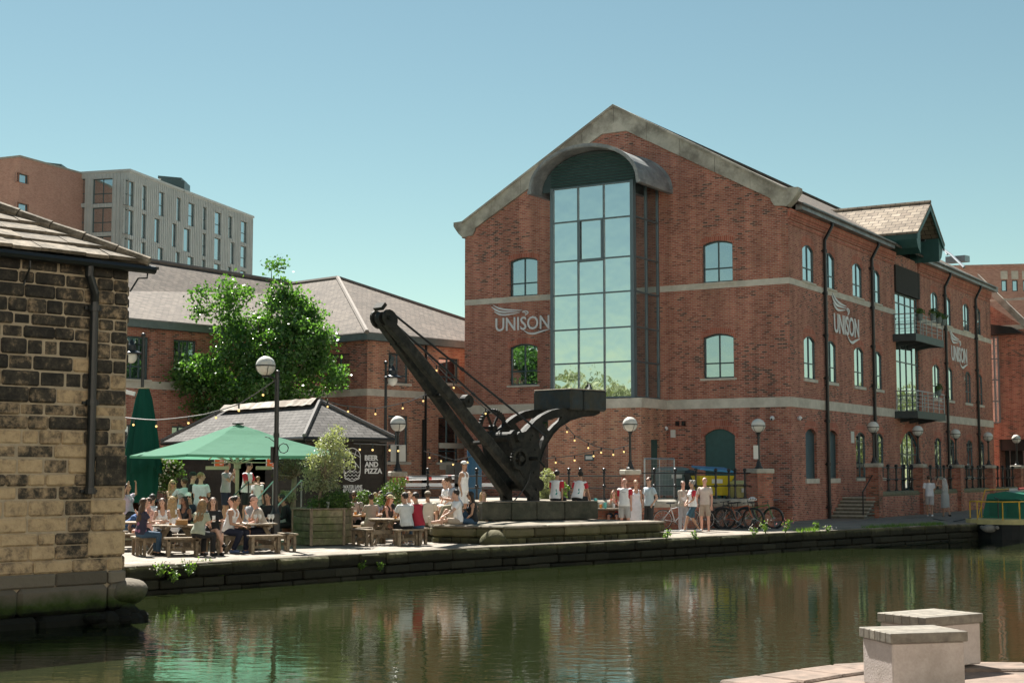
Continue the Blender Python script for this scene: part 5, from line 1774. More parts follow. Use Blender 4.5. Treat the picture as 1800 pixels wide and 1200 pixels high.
# three sloping handrails by the kiosk steps
for k, (x0, y0, x1, y1) in enumerate(((404, 878, 437, 846), (446, 884, 480, 846), (488, 889, 530, 844))):
    t = thing('handrail', ['sloping grey handrail left of the parasol pole', 'sloping grey handrail between the parasol pole and the tall lamp', 'sloping grey handrail right of the tall lamp'][k], 'handrail', tuple(at(x0, y0, 41.5)), group='sloping handrails of the kiosk steps')
    a_, c_ = at(x0, y0, 41.5), at(x1, y1, 42.8)
    b = MB(); b.tube([V(a_.x, a_.y, 0), a_, c_, V(c_.x, c_.y, .2)], .024, 6); b.build('rail', M['steel'] if k else M['black'], t, True)

# ------------------------------------------------------------------ crane on its plinth
PLAT = thing('crane_platform', 'long low mossy stone platform at the quay edge carrying the crane plinth', 'platform', tuple(at(762, 950, 42.4)))
zp = .50
pA, pB, pC_ = V(-2.25, 42.4, 0), V(-.2, 41.2, 0), V(4.72, 45.8, 0)
pD, pE = V(1.9, 49.2, 0), V(-2.9, 45.2, 0)
random.seed(77)
M['plinth_stone'] = pm('dark_plinth_stone', (.085, .082, .06), .9, var=.35, scale=4, bump=.012, rnd=.2, col2=(.045, .048, .034), blot=1.5)
M['plat_stone'] = rough_stone_mat('platform_stone', (.15, .13, .085), (.085, .082, .04), (.035, .034, .022), -.25, .55, 1.6)
b = MB()
oN = lambda a, c: V((c - a).y, -(c - a).x, 0).normalized()
for a, c in ((pA, pB), (pB, pC_), (pC_, pD), (pE, pA)):
    n = oN(a, c)
    if n.dot((a + c) / 2 - V(.8, 45, 0)) < 0: n = -n
    stone_row(b, [a, c], n, .17, zp - .06, .7, 1.6, .5, .02, bev=.05)
    stone_row(b, [a, c], n, -.08, .165, .25, .5, .4, .025, bev=.025)
b.build('side_stones', M['plat_stone'], PLAT, True)
b = MB()
b.prism([pA * .995 + pD * .005, pB, pC_, pD, pE], V(0, 0, .04))
for i in range(len(b.v)): b.v[i] = (b.v[i][0], b.v[i][1], b.v[i][2] + zp - .06)
for a, c in ((pA, pB), (pB, pC_)):
    n = oN(a, c)
    if n.dot((a + c) / 2 - V(.8, 45, 0)) < 0: n = -n
    stone_row(b, [a, c], n, zp - .07, zp + .01, .9, 1.8, .8, .03, bev=.03)
b.build('top_slabs', M['kerb_stone'], PLAT, True)
b = MB(); cpl = (pA + pB + pC_ + pD + pE) / 5
b.prism([cpl + (p - cpl) * .93 + Z * -.3 for p in (pA, pB, pC_, pD, pE)], Z * (zp + .22)); b.build('core', M['plat_stone'], PLAT, True)
b = MB()
q = pB.lerp(pA, .12)
for i in range(9):
    a = math.pi * i / 8
b.ell(V(q.x - .05, q.y - .15, .0), (.42, .34, .40), nu=16, nv=10)
for i, p in enumerate(b.v):
    qv = Vector(p); b.v[i] = tuple(qv + V(1, 1, 1) * noise.noise(qv * 4) * .03)
b.build('rounded_buttress', M['plat_stone'], PLAT, True, smooth=True)
kA, kB = at(848, 829, 46.0), at(1052, 829, 47.5); kA.z = kB.z = 0
kd = (kB - kA).normalized(); kn = V(-kd.y, kd.x, 0)
PL = thing('crane_plinth', 'squared dark stone plinth block on which the crane stands', 'plinth', (kA.x, kA.y, zp))
b = MB()
kL = (kB - kA).length
s = 0
while s < kL - .1:
    w = min(random.uniform(.8, 1.4), kL - s); w = kL - s if kL - s - w < .4 else w
    b.cbox(kA + kd * (s + w / 2) + kn * .2 + Z * (zp + .285), w - .012, .4, .55, u=kd, bev=.03)
    s += w
b.obox(kA + kn * .38 + Z * (zp + .01), kd * kL, kn * 3.0, Z * .54)
b.build('blocks', M['plinth_stone'], PL, True)
b = MB(); b.obox(kA + kn * .02 + kd * .02 + Z * (zp + .56), kd * (kL - .04), kn * 3.3, Z * .02); b.build('top', M['kerb_stone'], PL, True)
ztop = zp + .58
ch = V(-.71, -.704, 0).normalized(); cn_ = V(.704, -.71, 0).normalized()
CO = at(905, 829, 48.0); CO.z = 0
crane = thing('quay_crane', 'old black hand-operated dock crane with sloping timber jib and stone counterweight', 'crane', (CO.x, CO.y, ztop))
sep = .62
FN = Face(CO + cn_ * sep, -ch, cn_); FFar = Face(CO - cn_ * sep, -ch, cn_); FC = Face(CO, -ch, cn_)
from mathutils.geometry import tessellate_polygon
def plate(mb, f, loops, o0, o1):
    allp = [p for lp in loops for p in lp]
    tris = tessellate_polygon([[Vector((p[0], p[1], 0)) for p in lp] for lp in loops])
    k = len(allp)
    vs = [f.p(p[0], p[1], o1) for p in allp] + [f.p(p[0], p[1], o0) for p in allp]
    fs = []
    for t in tris:
        a, b_, c = (vs[i] for i in t)
        t = tuple(t)
        if (b_ - a).cross(c - a).dot(f.n) < 0: t = t[::-1]
        fs.append(t); fs.append(tuple(i + k for i in t[::-1]))
    off = 0
    for lp in loops:
        n = len(lp)
        area = sum(lp[i][0] * lp[(i + 1) % n][1] - lp[(i + 1) % n][0] * lp[i][1] for i in range(n))
        for i in range(n):
            j = (i + 1) % n
            q = (off + i, off + j, off + j + k, off + i + k)
            fs.append(q)
        off += n
    mb.raw(vs, fs)
    return fs
outer = [(946, 882), (945, 840), (947, 812), (954, 790), (962, 775), (970, 762), (982, 750), (1000, 739), (1020, 733), (1040, 731), (1050, 727), (1052, 720), (1000, 718), (980, 718), (966, 721), (950, 729), (938, 738), (929, 748), (920, 758), (914, 760), (907, 756), (900, 756), (895, 762), (894, 772), (898, 784), (900, 802), (908, 822), (922, 842), (928, 862), (929, 882)]
h1 = [(951, 743), (958, 738), (967, 735), (986, 732), (981, 739), (972, 746), (962, 757)]
h2 = [(958, 764), (952, 773), (947, 790), (944, 774), (944, 762), (949, 757)]
LO = [FN.px(x, y) for x, y in outer]; L1 = [FN.px(x, y) for x, y in h1]; L2 = [FN.px(x, y) for x, y in h2]
LO[0] = (LO[0][0], ztop); LO[-1] = (LO[-1][0], ztop)
for f in (FN, FFar):
    b = MB(); plate(b, f, [LO, L1, L2], -.07, .07)
    # edge rib and bolts
    for i in range(2, 11):
        (a, z), (c, y) = LO[i], LO[i + 1]
        b.prism([f.p(a, z, -.10), f.p(c, y, -.10), f.p(c - .02, y + .03, -.10), f.p(a - .02, z + .03, -.10)], f.n * .20)
    for i in range(13, 18):
        (a, z), (c, y) = LO[i], LO[i + 1]
        b.prism([f.p(a, z, -.10), f.p(c, y, -.10), f.p(c + .02, y - .03, -.10), f.p(a + .02, z - .03, -.10)], f.n * .20)
    for (x, y) in ((905, 775), (930, 772), (938, 790), (912, 790), (936, 830), (940, 860), (925, 800), (934, 765)):
        s, z = FN.px(x, y); b.tube([f.p(s, z, .06), f.p(s, z, .1)], .035, 6)
    b.build('side_frame', M['crane'], crane, True)
# counterweight
FB8 = Face(CO + cn_ * .88, -ch, cn_)
s0, zt = FB8.px(1004, 684); s1, _ = FB8.px(1067, 684); _, zb_ = FB8.px(1004, 719.5)
b = MB()
m = s0 + (s1 - s0) * .36
for a, c in ((s0, m - .025), (m + .025, s1)):
    cpt = CO - ch * ((a + c) / 2) + Z * ((zt + zb_) / 2)
    b.cbox(cpt, c - a, 1.76, zt - zb_, u=-ch, bev=.05)
M['counter'] = pm('blue_black_painted_stone', (.022, .034, .040), .7, var=.3, scale=4, bump=.01, col2=(.04, .038, .026), blot=1.6)
cw = b.build('counterweight', M['counter'], crane, True)
b = MB()
cpt = CO - ch * ((s0 + s1) / 2) + Z * (zt + .022)
b.cbox(cpt, s1 - s0 - .04, 1.72, .04, u=-ch, bev=.015)
b.build('counterweight_top', M['kerb_stone'], cw, True)
# jib legs
hs, hz = FC.px(676, 566)
head = FC.p(hs, hz)
def beam(mb, a, c, w, d, side):
    """beam from a to c; w across (side direction), d in the plane"""
    ax_ = (c - a).normalized()
    sd_ = (side - ax_ * side.dot(ax_)).normalized()
    up_ = sd_.cross(ax_)
    mb.cbox((a + c) / 2, (c - a).length, w, d, u=ax_, w=up_, bev=.02)
for f, o_, hx in ((FN, -.02, .13), (FFar, .02, -.13)):
    s_, z_ = f.px(*((938, 872) if f is FN else (893, 876)))
    foot = f.p(s_, max(z_, ztop + .1), o_)
    top = head + cn_ * hx
    b = MB(); beam(b, foot, top, .24, .30, cn_)
    lg = b.build('jib_leg', M['crane_wood'], crane, True)
    ax_ = (top - foot).normalized()
    for fr_ in (.32, .62, .9):
        p = foot.lerp(top, fr_); b = MB()
        beam(b, p - ax_ * .05, p + ax_ * .05, .26, .33, cn_); b.build('iron_strap', M['crane'], lg, True)
b = MB()
fN = FN.p(*FN.px(938, 872)); fF = FFar.p(*FFar.px(893, 876))
for fr_ in (.33, .6, .84):
    a = fN.lerp(head + cn_ * .13, fr_); c = fF.lerp(head - cn_ * .24, fr_)
    b.tube([a, c], .07, 6)
b.build('jib_spacer', M['crane'], crane, True)
b = MB()
jd = (head - (fN + fF) / 2).normalized(); jn = cn_.cross(jd)
if jn.z < 0: jn = -jn
for o_ in (-.33, .25):
    loop = []
    for i in range(16):
        a = 2 * math.pi * i / 16
        loop.append(head + jd * (.08 + .30 * math.cos(a)) + jn * (.04 + .24 * math.sin(a)) + cn_ * o_)
    b.prism(loop, cn_ * .08)
b.tube([head + jd * .15 - cn_ * .44, head + jd * .15 + cn_ * .44], .07, 8)
b.tube([head + jd * .15 - cn_ * .1, head + jd * .15 + cn_ * .1], .2, 16)
b.obox(head + jd * .38 + jn * .1 - cn_ * .2, jd * .12, jn * .22, cn_ * .4)
b.build('jib_head', M['crane'], crane, True)
for f, (x, y), o_ in ((FN, (947, 757), .12), (FFar, (886, 741), .12)):
    s_, z_ = f.px(x, y, o_)
    b = MB(); e_ = f.p(s_, z_, o_)
    st = head + jd * .1 + jn * .28 + cn_ * (.2 if f is FN else -.2)
    b.tube([st, e_, e_ + (e_ - st).normalized() * .35], .036, 8)
    for fr_ in (.45, .72): p = st.lerp(e_, fr_); d = (e_ - st).normalized(); b.tube([p, p + d * .12], .055, 8)
    b.build('tie_rod', M['black'], crane, True)
def gearwheel(name, c, n, r, teeth, w=.1, spokes=6, parent=crane, mat='crane'):
    x = n.cross(Z).normalized(); y = x.cross(n)
    b = MB()
    ring = []
    for i in range(teeth * 2):
        a = 2 * math.pi * i / (teeth * 2)
        rr_ = r + (.035 if i % 2 else 0)
        ring.append((a, rr_))
    k = len(ring)
    vs = []
    for a, rr_ in ring:
        d = x * math.cos(a) + y * math.sin(a)
        vs += [c + d * rr_ + n * w / 2, c + d * rr_ - n * w / 2, c + d * (r - .09) - n * w / 2, c + d * (r - .09) + n * w / 2]
    fs = []
    for i in range(k):
        j = (i + 1) % k
        for q in range(4):
            q2 = (q + 1) % 4
            fs.append((i * 4 + q, j * 4 + q, j * 4 + q2, i * 4 + q2))
    b.raw(vs, fs)
    for i in range(spokes):
        a = 2 * math.pi * i / spokes
        d = x * math.cos(a) + y * math.sin(a)
        b.tube([c, c + d * (r - .05)], .045, 6)
    b.tube([c - n * w, c + n * w], .1, 10)
    b.build(name, M[mat], parent, True)
FG1 = Face(CO - cn_ * (sep + .22), -ch, cn_)
s_, z_ = FG1.px(866, 752); gearwheel('gear_wheel', FG1.p(s_, z_), cn_, .60, 36, .12, 6)
s_, z_ = FN.px(913, 806, .2); gearwheel('gear_wheel', FN.p(s_, z_, .2), cn_, .33, 22, .12, 4)
b = MB(); s_, z_ = FC.px(884, 768)
b.tube([FC.p(s_, z_, -sep - .4), FC.p(s_, z_, sep + .2)], .16, 14)
for o_ in (-.5, .5): b.tube([FC.p(s_, z_, o_), FC.p(s_, z_, o_ + .08)], .22, 14)
b.build('winding_drum', M['crane'], crane, True)
b = MB(); s_, z_ = FC.px(905, 806); b.tube([FC.p(s_, z_, -sep - .2), FC.p(s_, z_, sep + .45)], .06, 8)
b.tube([FC.p(s_, z_, sep + .4), FC.p(s_ + .3, z_ - .25, sep + .42)], .03, 6)
s_, z_ = FC.px(925, 852); b.tube([FC.p(s_, z_, -sep), FC.p(s_, z_, sep)], .2, 10)
b.build('shaft', M['crane'], crane, True)
b = MB(); p = fN.lerp(head + cn_ * .24, .52) + jn * .32; b.tube([p - cn_ * .12, p + cn_ * .12], .2, 14); b.tube([p - cn_ * .2, p + cn_ * .2], .06, 8); b.build('guide_pulley', M['crane'], crane, True)
b = MB()
s_, z_ = FN.px(932, 830, .15); pts = [FN.p(s_, z_, .15)]
for i in range(1, 9):
    f_ = i / 8
    pts.append(pts[0] + ch * (.7 * f_) + Z * (-(z_ - ztop - .03) * f_ ** .6))
b.tube(pts, .022, 5); b.build('chain', M['black'], crane, True)

# ------------------------------------------------------------------ picnic tables, planters, parasols
random.seed(41)
def make_table():
    t = thing('picnic_table', 'x', 'picnic table', (0, 0, 0), group='round-top picnic tables with four benches')
    b = MB()
    r = .56
    k = 7
    for i in range(k):
        y0 = -r + 2 * r * i / k; y1 = -r + 2 * r * (i + 1) / k
        ym = max(abs(y0), abs(y1)) ; ch_ = .26
        x = r if ym < r - ch_ else r - (ym - (r - ch_)) * 1.0
        b.cbox((0, (y0 + y1) / 2, .695), 2 * x, y1 - y0 - .012, .045, bev=.006)
    for s in (-1, 1): b.cbox((s * .3, 0, .645), .09, .95, .05)
    b.build('table_top', M['timber'], t)
    b = MB()
    for s in (-1, 1):
        b.cbox((0, s * .22, .36), 2.0, .045, .11); b.cbox((s * .22, 0, .245), .045, 2.0, .11)
    b.build('cross_beam', M['timber'], t)
    for s in (-1, 1):
        b = MB()
        for q in (-1, 1):
            a = V(s * .2, q * .22 + .05, .67); c = V(s * .62, q * .22 + .05, .0)
            b.cbox((a + c) / 2, (c - a).length, .045, .095, u=(c - a), w=(c - a).cross(V(0, 1, 0)))
        b.build('brace_leg', M['timber'], t)
    for k in range(4):
        an = k * math.pi / 2
        cx, sx = math.cos(an), math.sin(an)
        def L(x, y, z): return V(x * cx - y * sx, x * sx + y * cx, z)
        b = MB(); u = L(1, 0, 0) - L(0, 0, 0)
        for q in (0, 1): b.cbox(L(0, -.84 - q * .135, .43), .86, .128, .045, u=u, bev=.006)
        be = b.build('bench', M['timber'], t)
        for s in (-1, 1):
            b = MB()
            b.cbox(L(s * .33, -.97, .205), .07, .07, .41, u=u); b.cbox(L(s * .33, -.80, .205), .07, .07, .41, u=u); b.cbox(L(s * .33, -.885, .385), .06, .24, .05, u=u)
            b.build('leg', M['timber'], be)
        b = MB(); b.cbox(L(0, -.885, .17), .62, .045, .08, u=u); b.build('stretcher', M['timber'], be)
    return t
T1 = at(312, 829, 36.4); T2 = at(447, 829, 37.6); T3 = at(686, 829, 41.3); T4 = at(228, 829, 38.6); T5 = at(383, 829, 40.2); T6 = at(632, 829, 43.6)
for q in (T1, T2, T3, T4, T5, T6): q.z = 0
tb = make_table()
tb.location = (T1.x, T1.y, 0); tb.rotation_euler = (0, 0, R(22)); tb['label'] = 'weathered round-top picnic table nearest the warehouse, woman in plaid shirt on its left bench'
dup(tb, (T2.x, T2.y, 0), R(28), 'weathered picnic table with the wine glasses where the bald man sits')
dup(tb, (T3.x, T3.y, 0), R(38), 'weathered picnic table with the beer cups where the redhead in a cap sits')
dup(tb, (T4.x, T4.y, 0), R(12), 'picnic table half hidden by the corner of the stone warehouse')
dup(tb, (T5.x, T5.y, 0), R(50), 'picnic table behind the front two, mostly hidden by seated people')
t = thing('pub_table', 'plain rectangular pub table where the bearded man in a pink shirt sits', 'table', tuple(T6))
b = MB(); b.cbox(T6 + Z * .73, 1.5, .7, .05, bev=.01); b.build('table_top', M['timber_warm'], t, True)
for sx in (-.65, .65):
    for sy in (-.28, .28):
        b = MB(); b.cbox(T6 + V(sx, sy, .35), .06, .06, .7); b.build('leg', M['timber_dark'], t, True)
t = thing('bench', 'long warm-brown timber bench in front of the plain rectangular pub table', 'bench', tuple(T6 + V(.1, -.85, 0)))
b = MB(); b.cbox(T6 + V(.15, -.75, .44), 1.5, .26, .05, bev=.01); b.build('seat', M['timber_warm'], t, True)
for sx in (-.5, .75):
    b = MB(); b.cbox(T6 + V(sx, -.75, .21), .06, .22, .42); b.build('leg', M['timber_dark'], t, True)
# high bar table behind
HT = at(318, 829, 43.3); HT.z = 0
t = thing('bar_table', 'tall narrow brown bar table where a man in a white tee leans', 'table', tuple(HT))
b = MB(); b.cbox(HT + Z * 1.26, .62, .6, .06, bev=.01); b.build('table_top', M['timber_warm'], t, True)
for sx in (-.25, .25):
    for sy in (-.24, .24):
        b = MB(); b.cbox(HT + V(sx, sy, .615), .07, .07, 1.23); b.build('leg', M['timber'], t, True)

# big hexagonal timber planter in front of the kiosk
def planter(cx, pts, z1, label):
    t = thing('timber_planter', label, 'planter', tuple(cx))
    b = MB()
    n = len(pts)
    k = 5
    for i in range(n):
        a, c = pts[i], pts[(i + 1) % n]
        d = (c - a).normalized(); nn = V(d.y, -d.x, 0)
        if nn.dot((a + c) / 2 - cx) < 0: nn = -nn
        for j in range(k):
            h = z1 / k
            b.cbox((a + c) / 2 + nn * random.uniform(-.004, .004) + Z * (h * (j + .5) + .02), (c - a).length - .01, .05, h - .012, u=d, bev=.006)
    b.build('boards', M['timber_green'], t, True)
    for p in pts:
        b = MB(); b.cbox(p + (p - cx).normalized() * .02 + Z * (z1 / 2 + .02), .07, .07, z1 + .02, u=(p - cx)); b.build('corner_post', M['timber'], t, True)
    b = MB()
    for i in range(n):
        a, c = pts[i], pts[(i + 1) % n]
        d = (c - a).normalized()
        b.cbox((a + c) / 2 + Z * (z1 + .045), (c - a).length + .06, .14, .04, u=d, bev=.006)
    b.build('rim', M['timber'], t, True)
    b = MB(); b.poly([p * .96 + cx * .04 + Z * (z1 - .06) for p in pts]); b.build('soil', pm('planter_soil', (.03, .022, .015), .95), t, True)
    return t
q0, q1, q2 = at(517, 829, 41.2), at(549, 829, 40.4), at(604, 829, 40.9)
for q in (q0, q1, q2): q.z = 0
q3 = q2 + V(.1, 1.0, 0); q4 = q0 + V(.35, 1.2, 0)
pc = (q0 + q1 + q2 + q3 + q4) / 5
planter(pc, [q0, q1, q2, q3, q4], .95, 'large algae-stained timber planter holding the olive tree in front of the kiosk')

# parasols
M['canvas'] = None
def canvas_mat(name, col, tr):
    m, n, p, out = _new(name)
    L = n.links.new
    p.inputs["Base Color"].default_value = c4(col); p.inputs["Roughness"].default_value = .85; p.inputs["Specular IOR Level"].default_value = .2
    t = n.nodes.new("ShaderNodeBsdfTranslucent"); t.inputs[0].default_value = c4([min(1, c * 1.15) for c in col])
    tc = n.nodes.new("ShaderNodeTexCoord"); nz = n.nodes.new("ShaderNodeTexNoise"); nz.inputs["Scale"].default_value = 2.2; nz.inputs["Detail"].default_value = 4
    L(tc.outputs["Object"], nz.inputs[0])
    b = n.nodes.new("ShaderNodeBump"); b.inputs["Distance"].default_value = .03; L(nz.outputs["Fac"], b.inputs["Height"]); L(b.outputs[0], p.inputs["Normal"])
    ms = n.nodes.new("ShaderNodeMixShader"); ms.inputs[0].default_value = tr
    L(p.outputs[0], ms.inputs[1]); L(t.outputs[0], ms.inputs[2]); L(ms.outputs[0], out.inputs[0])
    return m
M['canvas'] = canvas_mat('green_canvas', (.13, .32, .225), .55)
M['canvas_dk'] = canvas_mat('dark_green_canvas', (.005, .062, .045), .10)
PO = at(417, 829, 42.6); PO.z = 0
par = thing('open_parasol', 'large open pale green square parasol on a cream pole', 'parasol', tuple(PO))
zap = at(415, 745, 42.6).z; zrm = 2.49
Rr = 3.36
cor = []
for k in range(4):
    a = R(-90 - 12.6 + 90 * k)
    cor.append(PO + V(math.cos(a) * Rr, math.sin(a) * Rr, zrm))
apx_ = V(PO.x, PO.y, zap)
b = MB(); N_ = 10
for k in range(4):
    a, c = cor[k], cor[(k + 1) % 4]
    grid = []
    for i in range(N_ + 1):
        f = i / N_
        row = []
        for j in range(N_ + 1):
            g_ = j / N_
            e_ = a.lerp(c, g_)
            p = apx_.lerp(e_, f)
            sag = -.03 * math.sin(math.pi * g_) * f - .04 * math.sin(math.pi * f)
            if f > .28: sag -= .02
            row.append(p + Z * sag)
        grid.append(row)
    vs = [p for r_ in grid for p in r_]; w = N_ + 1
    b.raw(vs, [(i * w + j, i * w + j + 1, (i + 1) * w + j + 1, (i + 1) * w + j) for i in range(N_) for j in range(N_)])
    vs = []
    for j in range(N_ + 1): vs += [grid[N_][j], grid[N_][j] - Z * .07]
    b.raw(vs, [(j * 2, j * 2 + 1, j * 2 + 3, j * 2 + 2) for j in range(N_)])
b.build('canopy', M['canvas'], par, True)
M['creampole'] = pm('cream_timber_pole', (.42, .36, .25), .6, var=.12)
b = MB(); b.tube([PO, V(PO.x, PO.y, zap - .1)], .055, 10)
b.lathe([(.1, 2.1), (.1, 2.3)], (PO.x, PO.y, 0), 10); b.lathe([(.08, 1.15), (.08, 1.35)], (PO.x, PO.y, 0), 8); b.cbox(PO + Z * .05, .9, .9, .1)
b.build('pole', M['creampole'], par, True)
b = MB(); b.lathe([(.16, zap - .01), (.17, zap + .03), (.05, zap + .05)], (PO.x, PO.y, 0), 12); b.build('cap', M['black'], par, True)
for k in range(4):
    for f_, tgt in ((0, cor[k]), (1, (cor[k] + cor[(k + 1) % 4]) / 2)):
        b = MB(); e_ = apx_.lerp(tgt, .95) - Z * (.06 if f_ == 0 else .17)
        b.tube([apx_ - Z * .16, apx_.lerp(tgt, .5) - Z * (.11 if f_ == 0 else .2), e_], .018, 6)
        mid = apx_.lerp(tgt, .5) - Z * (.13 if f_ == 0 else .22)
        b.tube([V(PO.x, PO.y, 2.2), mid], .018, 6)
        b.build('rib', M['creampole'], par, True)
b = MB()
for x0, x1, y in ((362, 402, 822), (450, 478, 822)):
    b.cbox((at(x0, y, 42.2) + at(x1, y, 42.6)) / 2, (x1 - x0) / F * 42.4, .1, .1)
b.tube([at(372, 813, 42.4), at(415, 812, 42.6), at(470, 813, 42.4)], .02, 6)
b.build('heater_bar', M['creampole'], par, True)
# closed parasol
CP = at(250, 829, 44.6); CP.z = 0
clo = thing('closed_parasol', 'tall furled dark green parasol standing beside the warehouse corner', 'parasol', tuple(CP))
zt_ = at(250, 683, 44.6).z
prof = [(0.0, zt_, .15), (.12, zt_ - .3, .20), (.4, zt_ - 1.2, .32), (.62, zt_ - 2.0, .42), (.72, zt_ - 2.42, .47), (.73, zt_ - 2.43, .38), (.9, zt_ - 2.9, .38), (1.0, zt_ - 3.4, .33)]
n_ = 56
vs = []
for f, z, r in prof:
    for i in range(n_):
        a = 2 * math.pi * i / n_
        fold = 1 + (.30 if f > .05 else .08) * math.sin(a * 9 + .6 * math.sin(f * 3)) * (.6 + .4 * math.sin(a * 2 + 1))
        droop = -.12 * math.sin(a * 3 + 1) if .65 < f < .74 else 0
        vs.append(V(CP.x + math.cos(a) * r * fold, CP.y + math.sin(a) * r * fold * .9, z + droop))
b = MB(); b.raw(vs, [(i * n_ + j, i * n_ + (j + 1) % n_, (i + 1) * n_ + (j + 1) % n_, (i + 1) * n_ + j) for i in range(len(prof) - 1) for j in range(n_)])
b.build('canopy', M['canvas_dk'], clo, True, smooth=True)
b = MB(); b.tube([CP, V(CP.x, CP.y, zt_ + .02)], .05, 8); b.lathe([(.2, zt_), (.2, zt_ + .03)], (CP.x, CP.y, 0), 12); b.cbox(CP + Z * .06, .8, .8, .12); b.build('pole', M['creampole'], clo, True)

# tall lamp post with side globe, lanterns
LP = at(485, 829, 39.2); LP.z = 0
tl = thing('tall_globe_lamp', 'tall dark lamp post with one large globe on its left, before the tree', 'street lamp', tuple(LP))
zt_ = at(485, 652, 39.2).z
b = MB(); b.lathe([(.13, 0), (.13, .9), (.09, 1.0), (.065, 1.1), (.06, zt_ - .1), (.07, zt_), (.02, zt_ + .03)], (LP.x, LP.y, 0), 12)
gc = at(467, 643, 39.2)
b.tube([V(LP.x, LP.y, zt_ - .35), V(LP.x - .08, LP.y, zt_ - .2), V(gc.x + .06, gc.y, gc.z - .25)], .03, 6)
for z in (2.3, 2.9): b.lathe([(.08, z), (.08, z + .12)], (LP.x, LP.y, 0), 10)
b.cbox(V(LP.x - .1, LP.y - .02, 2.45), .08, .1, .42); b.tube([V(LP.x, LP.y, 2.75), V(LP.x - .2, LP.y, 2.9), V(LP.x - .3, LP.y, 2.92)], .012, 5)
pts = [V(LP.x + .2 + .13 * math.cos(a * .8), LP.y - .05, 2.62 + .13 * math.sin(a * .8)) for a in range(18)]
b.tube(pts, .012, 5)
b.build('post', M['black'], tl, True)
b = MB(); b.ell(gc, .262, nu=24, nv=16); b.build('globe', M['globe'], tl, True, smooth=True)
b = MB(); b.lathe([(.265, -.015), (.273, -.015), (.273, .02), (.265, .02)], gc, 24); b.lathe([(.09, -.3), (.10, -.24)], gc, 10)
for a in range(4):
    an = a * math.pi / 2 + .4
    b.tube([gc + V(math.cos(an) * .267 * math.cos(e_), math.sin(an) * .267 * math.cos(e_), -.267 * math.sin(e_)) for e_ in [k * math.pi / 2 / 6 for k in range(6)]], .009, 5)
b.build('cage', M['black'], tl, True)
def lantern(px_, pyt, pyl, Y, lx, label):
    p = at(px_, 829, Y); p.z = 0
    t = thing('lantern_post', label, 'street lamp', tuple(p), group='lantern posts in the courtyard')
    zt = at(px_, pyt, Y).z; lp = at(lx, pyl, Y)
    b = MB(); b.tube([p + Z * .9, V(p.x, p.y, zt)], [.07, .05], 8); b.ell(V(p.x, p.y, zt + .06), .08)
    b.tube([V(p.x, p.y, zt - .3), V(lp.x, lp.y, zt - .22), V(lp.x, lp.y, lp.z + .45)], .025, 6); b.tube([V(p.x, p.y, zt - .9), V(lp.x, lp.y, zt - .25)], .018, 6)
    b.build('post', M['black'], t, True)
    b = MB(); b.lathe([(.36, 0), (.34, .04), (.17, .12), (.15, .3), (.10, .36), (.05, .48)], lp, 14); b.build('hood', M['black'], t, True)
    b = MB(); b.ell(lp - Z * .08, (.2, .2, .24), nu=14, nv=10); b.build('bowl', M['globe'], t, True, smooth=True)
lantern(247, 592, 622, 50, 231, 'hooded lantern on a bracket post between the warehouse and the tree')
lantern(677, 640, 664, 58, 690, 'hooded lantern on a slim post in front of the brick wing')
b = MB(); b.cbox(at(228, 690, 44), .32, .12, .12, u=V(1, 0, -.25), w=V(.25, 0, 1)); b.cbox(at(221, 690, 44), .06, .06, .06); tag(b.build('security_camera', M['white']), 'white box security camera poking out behind the warehouse edge', 'camera')

# festoon lights
def festoon(pts, bulbs, label, sag=.0):
    t = thing('festoon_lights', label, 'string lights', tuple(pts[0]), group='festoon light strings')
    dense = []
    for a, c in zip(pts[:-1], pts[1:]):
        L_ = (c - a).length
        for i in range(10):
            f = i / 10
            dense.append(a.lerp(c, f) - Z * (sag * L_ * 4 * f * (1 - f)))
    dense.append(pts[-1])
    b = MB(); b.tube(dense, .016, 5); b.build('cable', pm('grey_cable', (.12, .12, .12), .6), t, True)
    for k in range(bulbs):
        f = (k + .5) / bulbs * (len(dense) - 1)
        i = int(f); p = dense[i].lerp(dense[min(i + 1, len(dense) - 1)], f - i)
        bu = MB(); bu.ell(p - Z * .17, .031, nu=10, nv=8); o = bu.build('bulb', M['bulb'], t, True, smooth=True)
        bs_ = MB(); bs_.tube([p, p - Z * .12], .024, 6); bs_.build('socket', M['black'], o, True)
festoon([at(484, 668, 39.2), at(420, 710, 39.5), at(360, 728, 39.8), at(275, 738, 40.3), at(215, 733, 41)], 6, 'festoon string drooping from the tall globe lamp past the furled parasol', .01)
festoon([at(560, 700, 47), at(600, 712, 47), at(660, 718, 47), at(720, 705, 47), at(760, 688, 47.5)], 5, 'festoon string crossing the brick wing above the kiosk roof', .01)
festoon([at(752, 625, 46), at(790, 665, 46.5), at(828, 697, 47), at(860, 722, 48), at(905, 752, 49)], 5, 'festoon string hanging beside the crane tie rods', .01)
festoon([at(990, 742, 50), at(1010, 765, 50), at(1046, 784, 50), at(1078, 790, 50), at(1106, 782, 50)], 6, 'festoon string running to the globe lamp in front of the glazed bay', .01)
festoon([at(960, 805, 49.5), at(1010, 800, 50), at(1060, 788, 50)], 3, 'short festoon string above the small wall plaque', .01)
festoon([at(622, 779, 43.4), at(650, 780, 43.8), at(690, 781, 44.6), at(706, 782, 46)], 4, 'festoon lights under the eaves above the kiosk lettering', .01)
festoon([at(745, 792, 50), at(772, 800, 50), at(800, 808, 50), at(835, 800, 50)], 4, 'festoon string low across the brick wing beside the jib foot', .01)

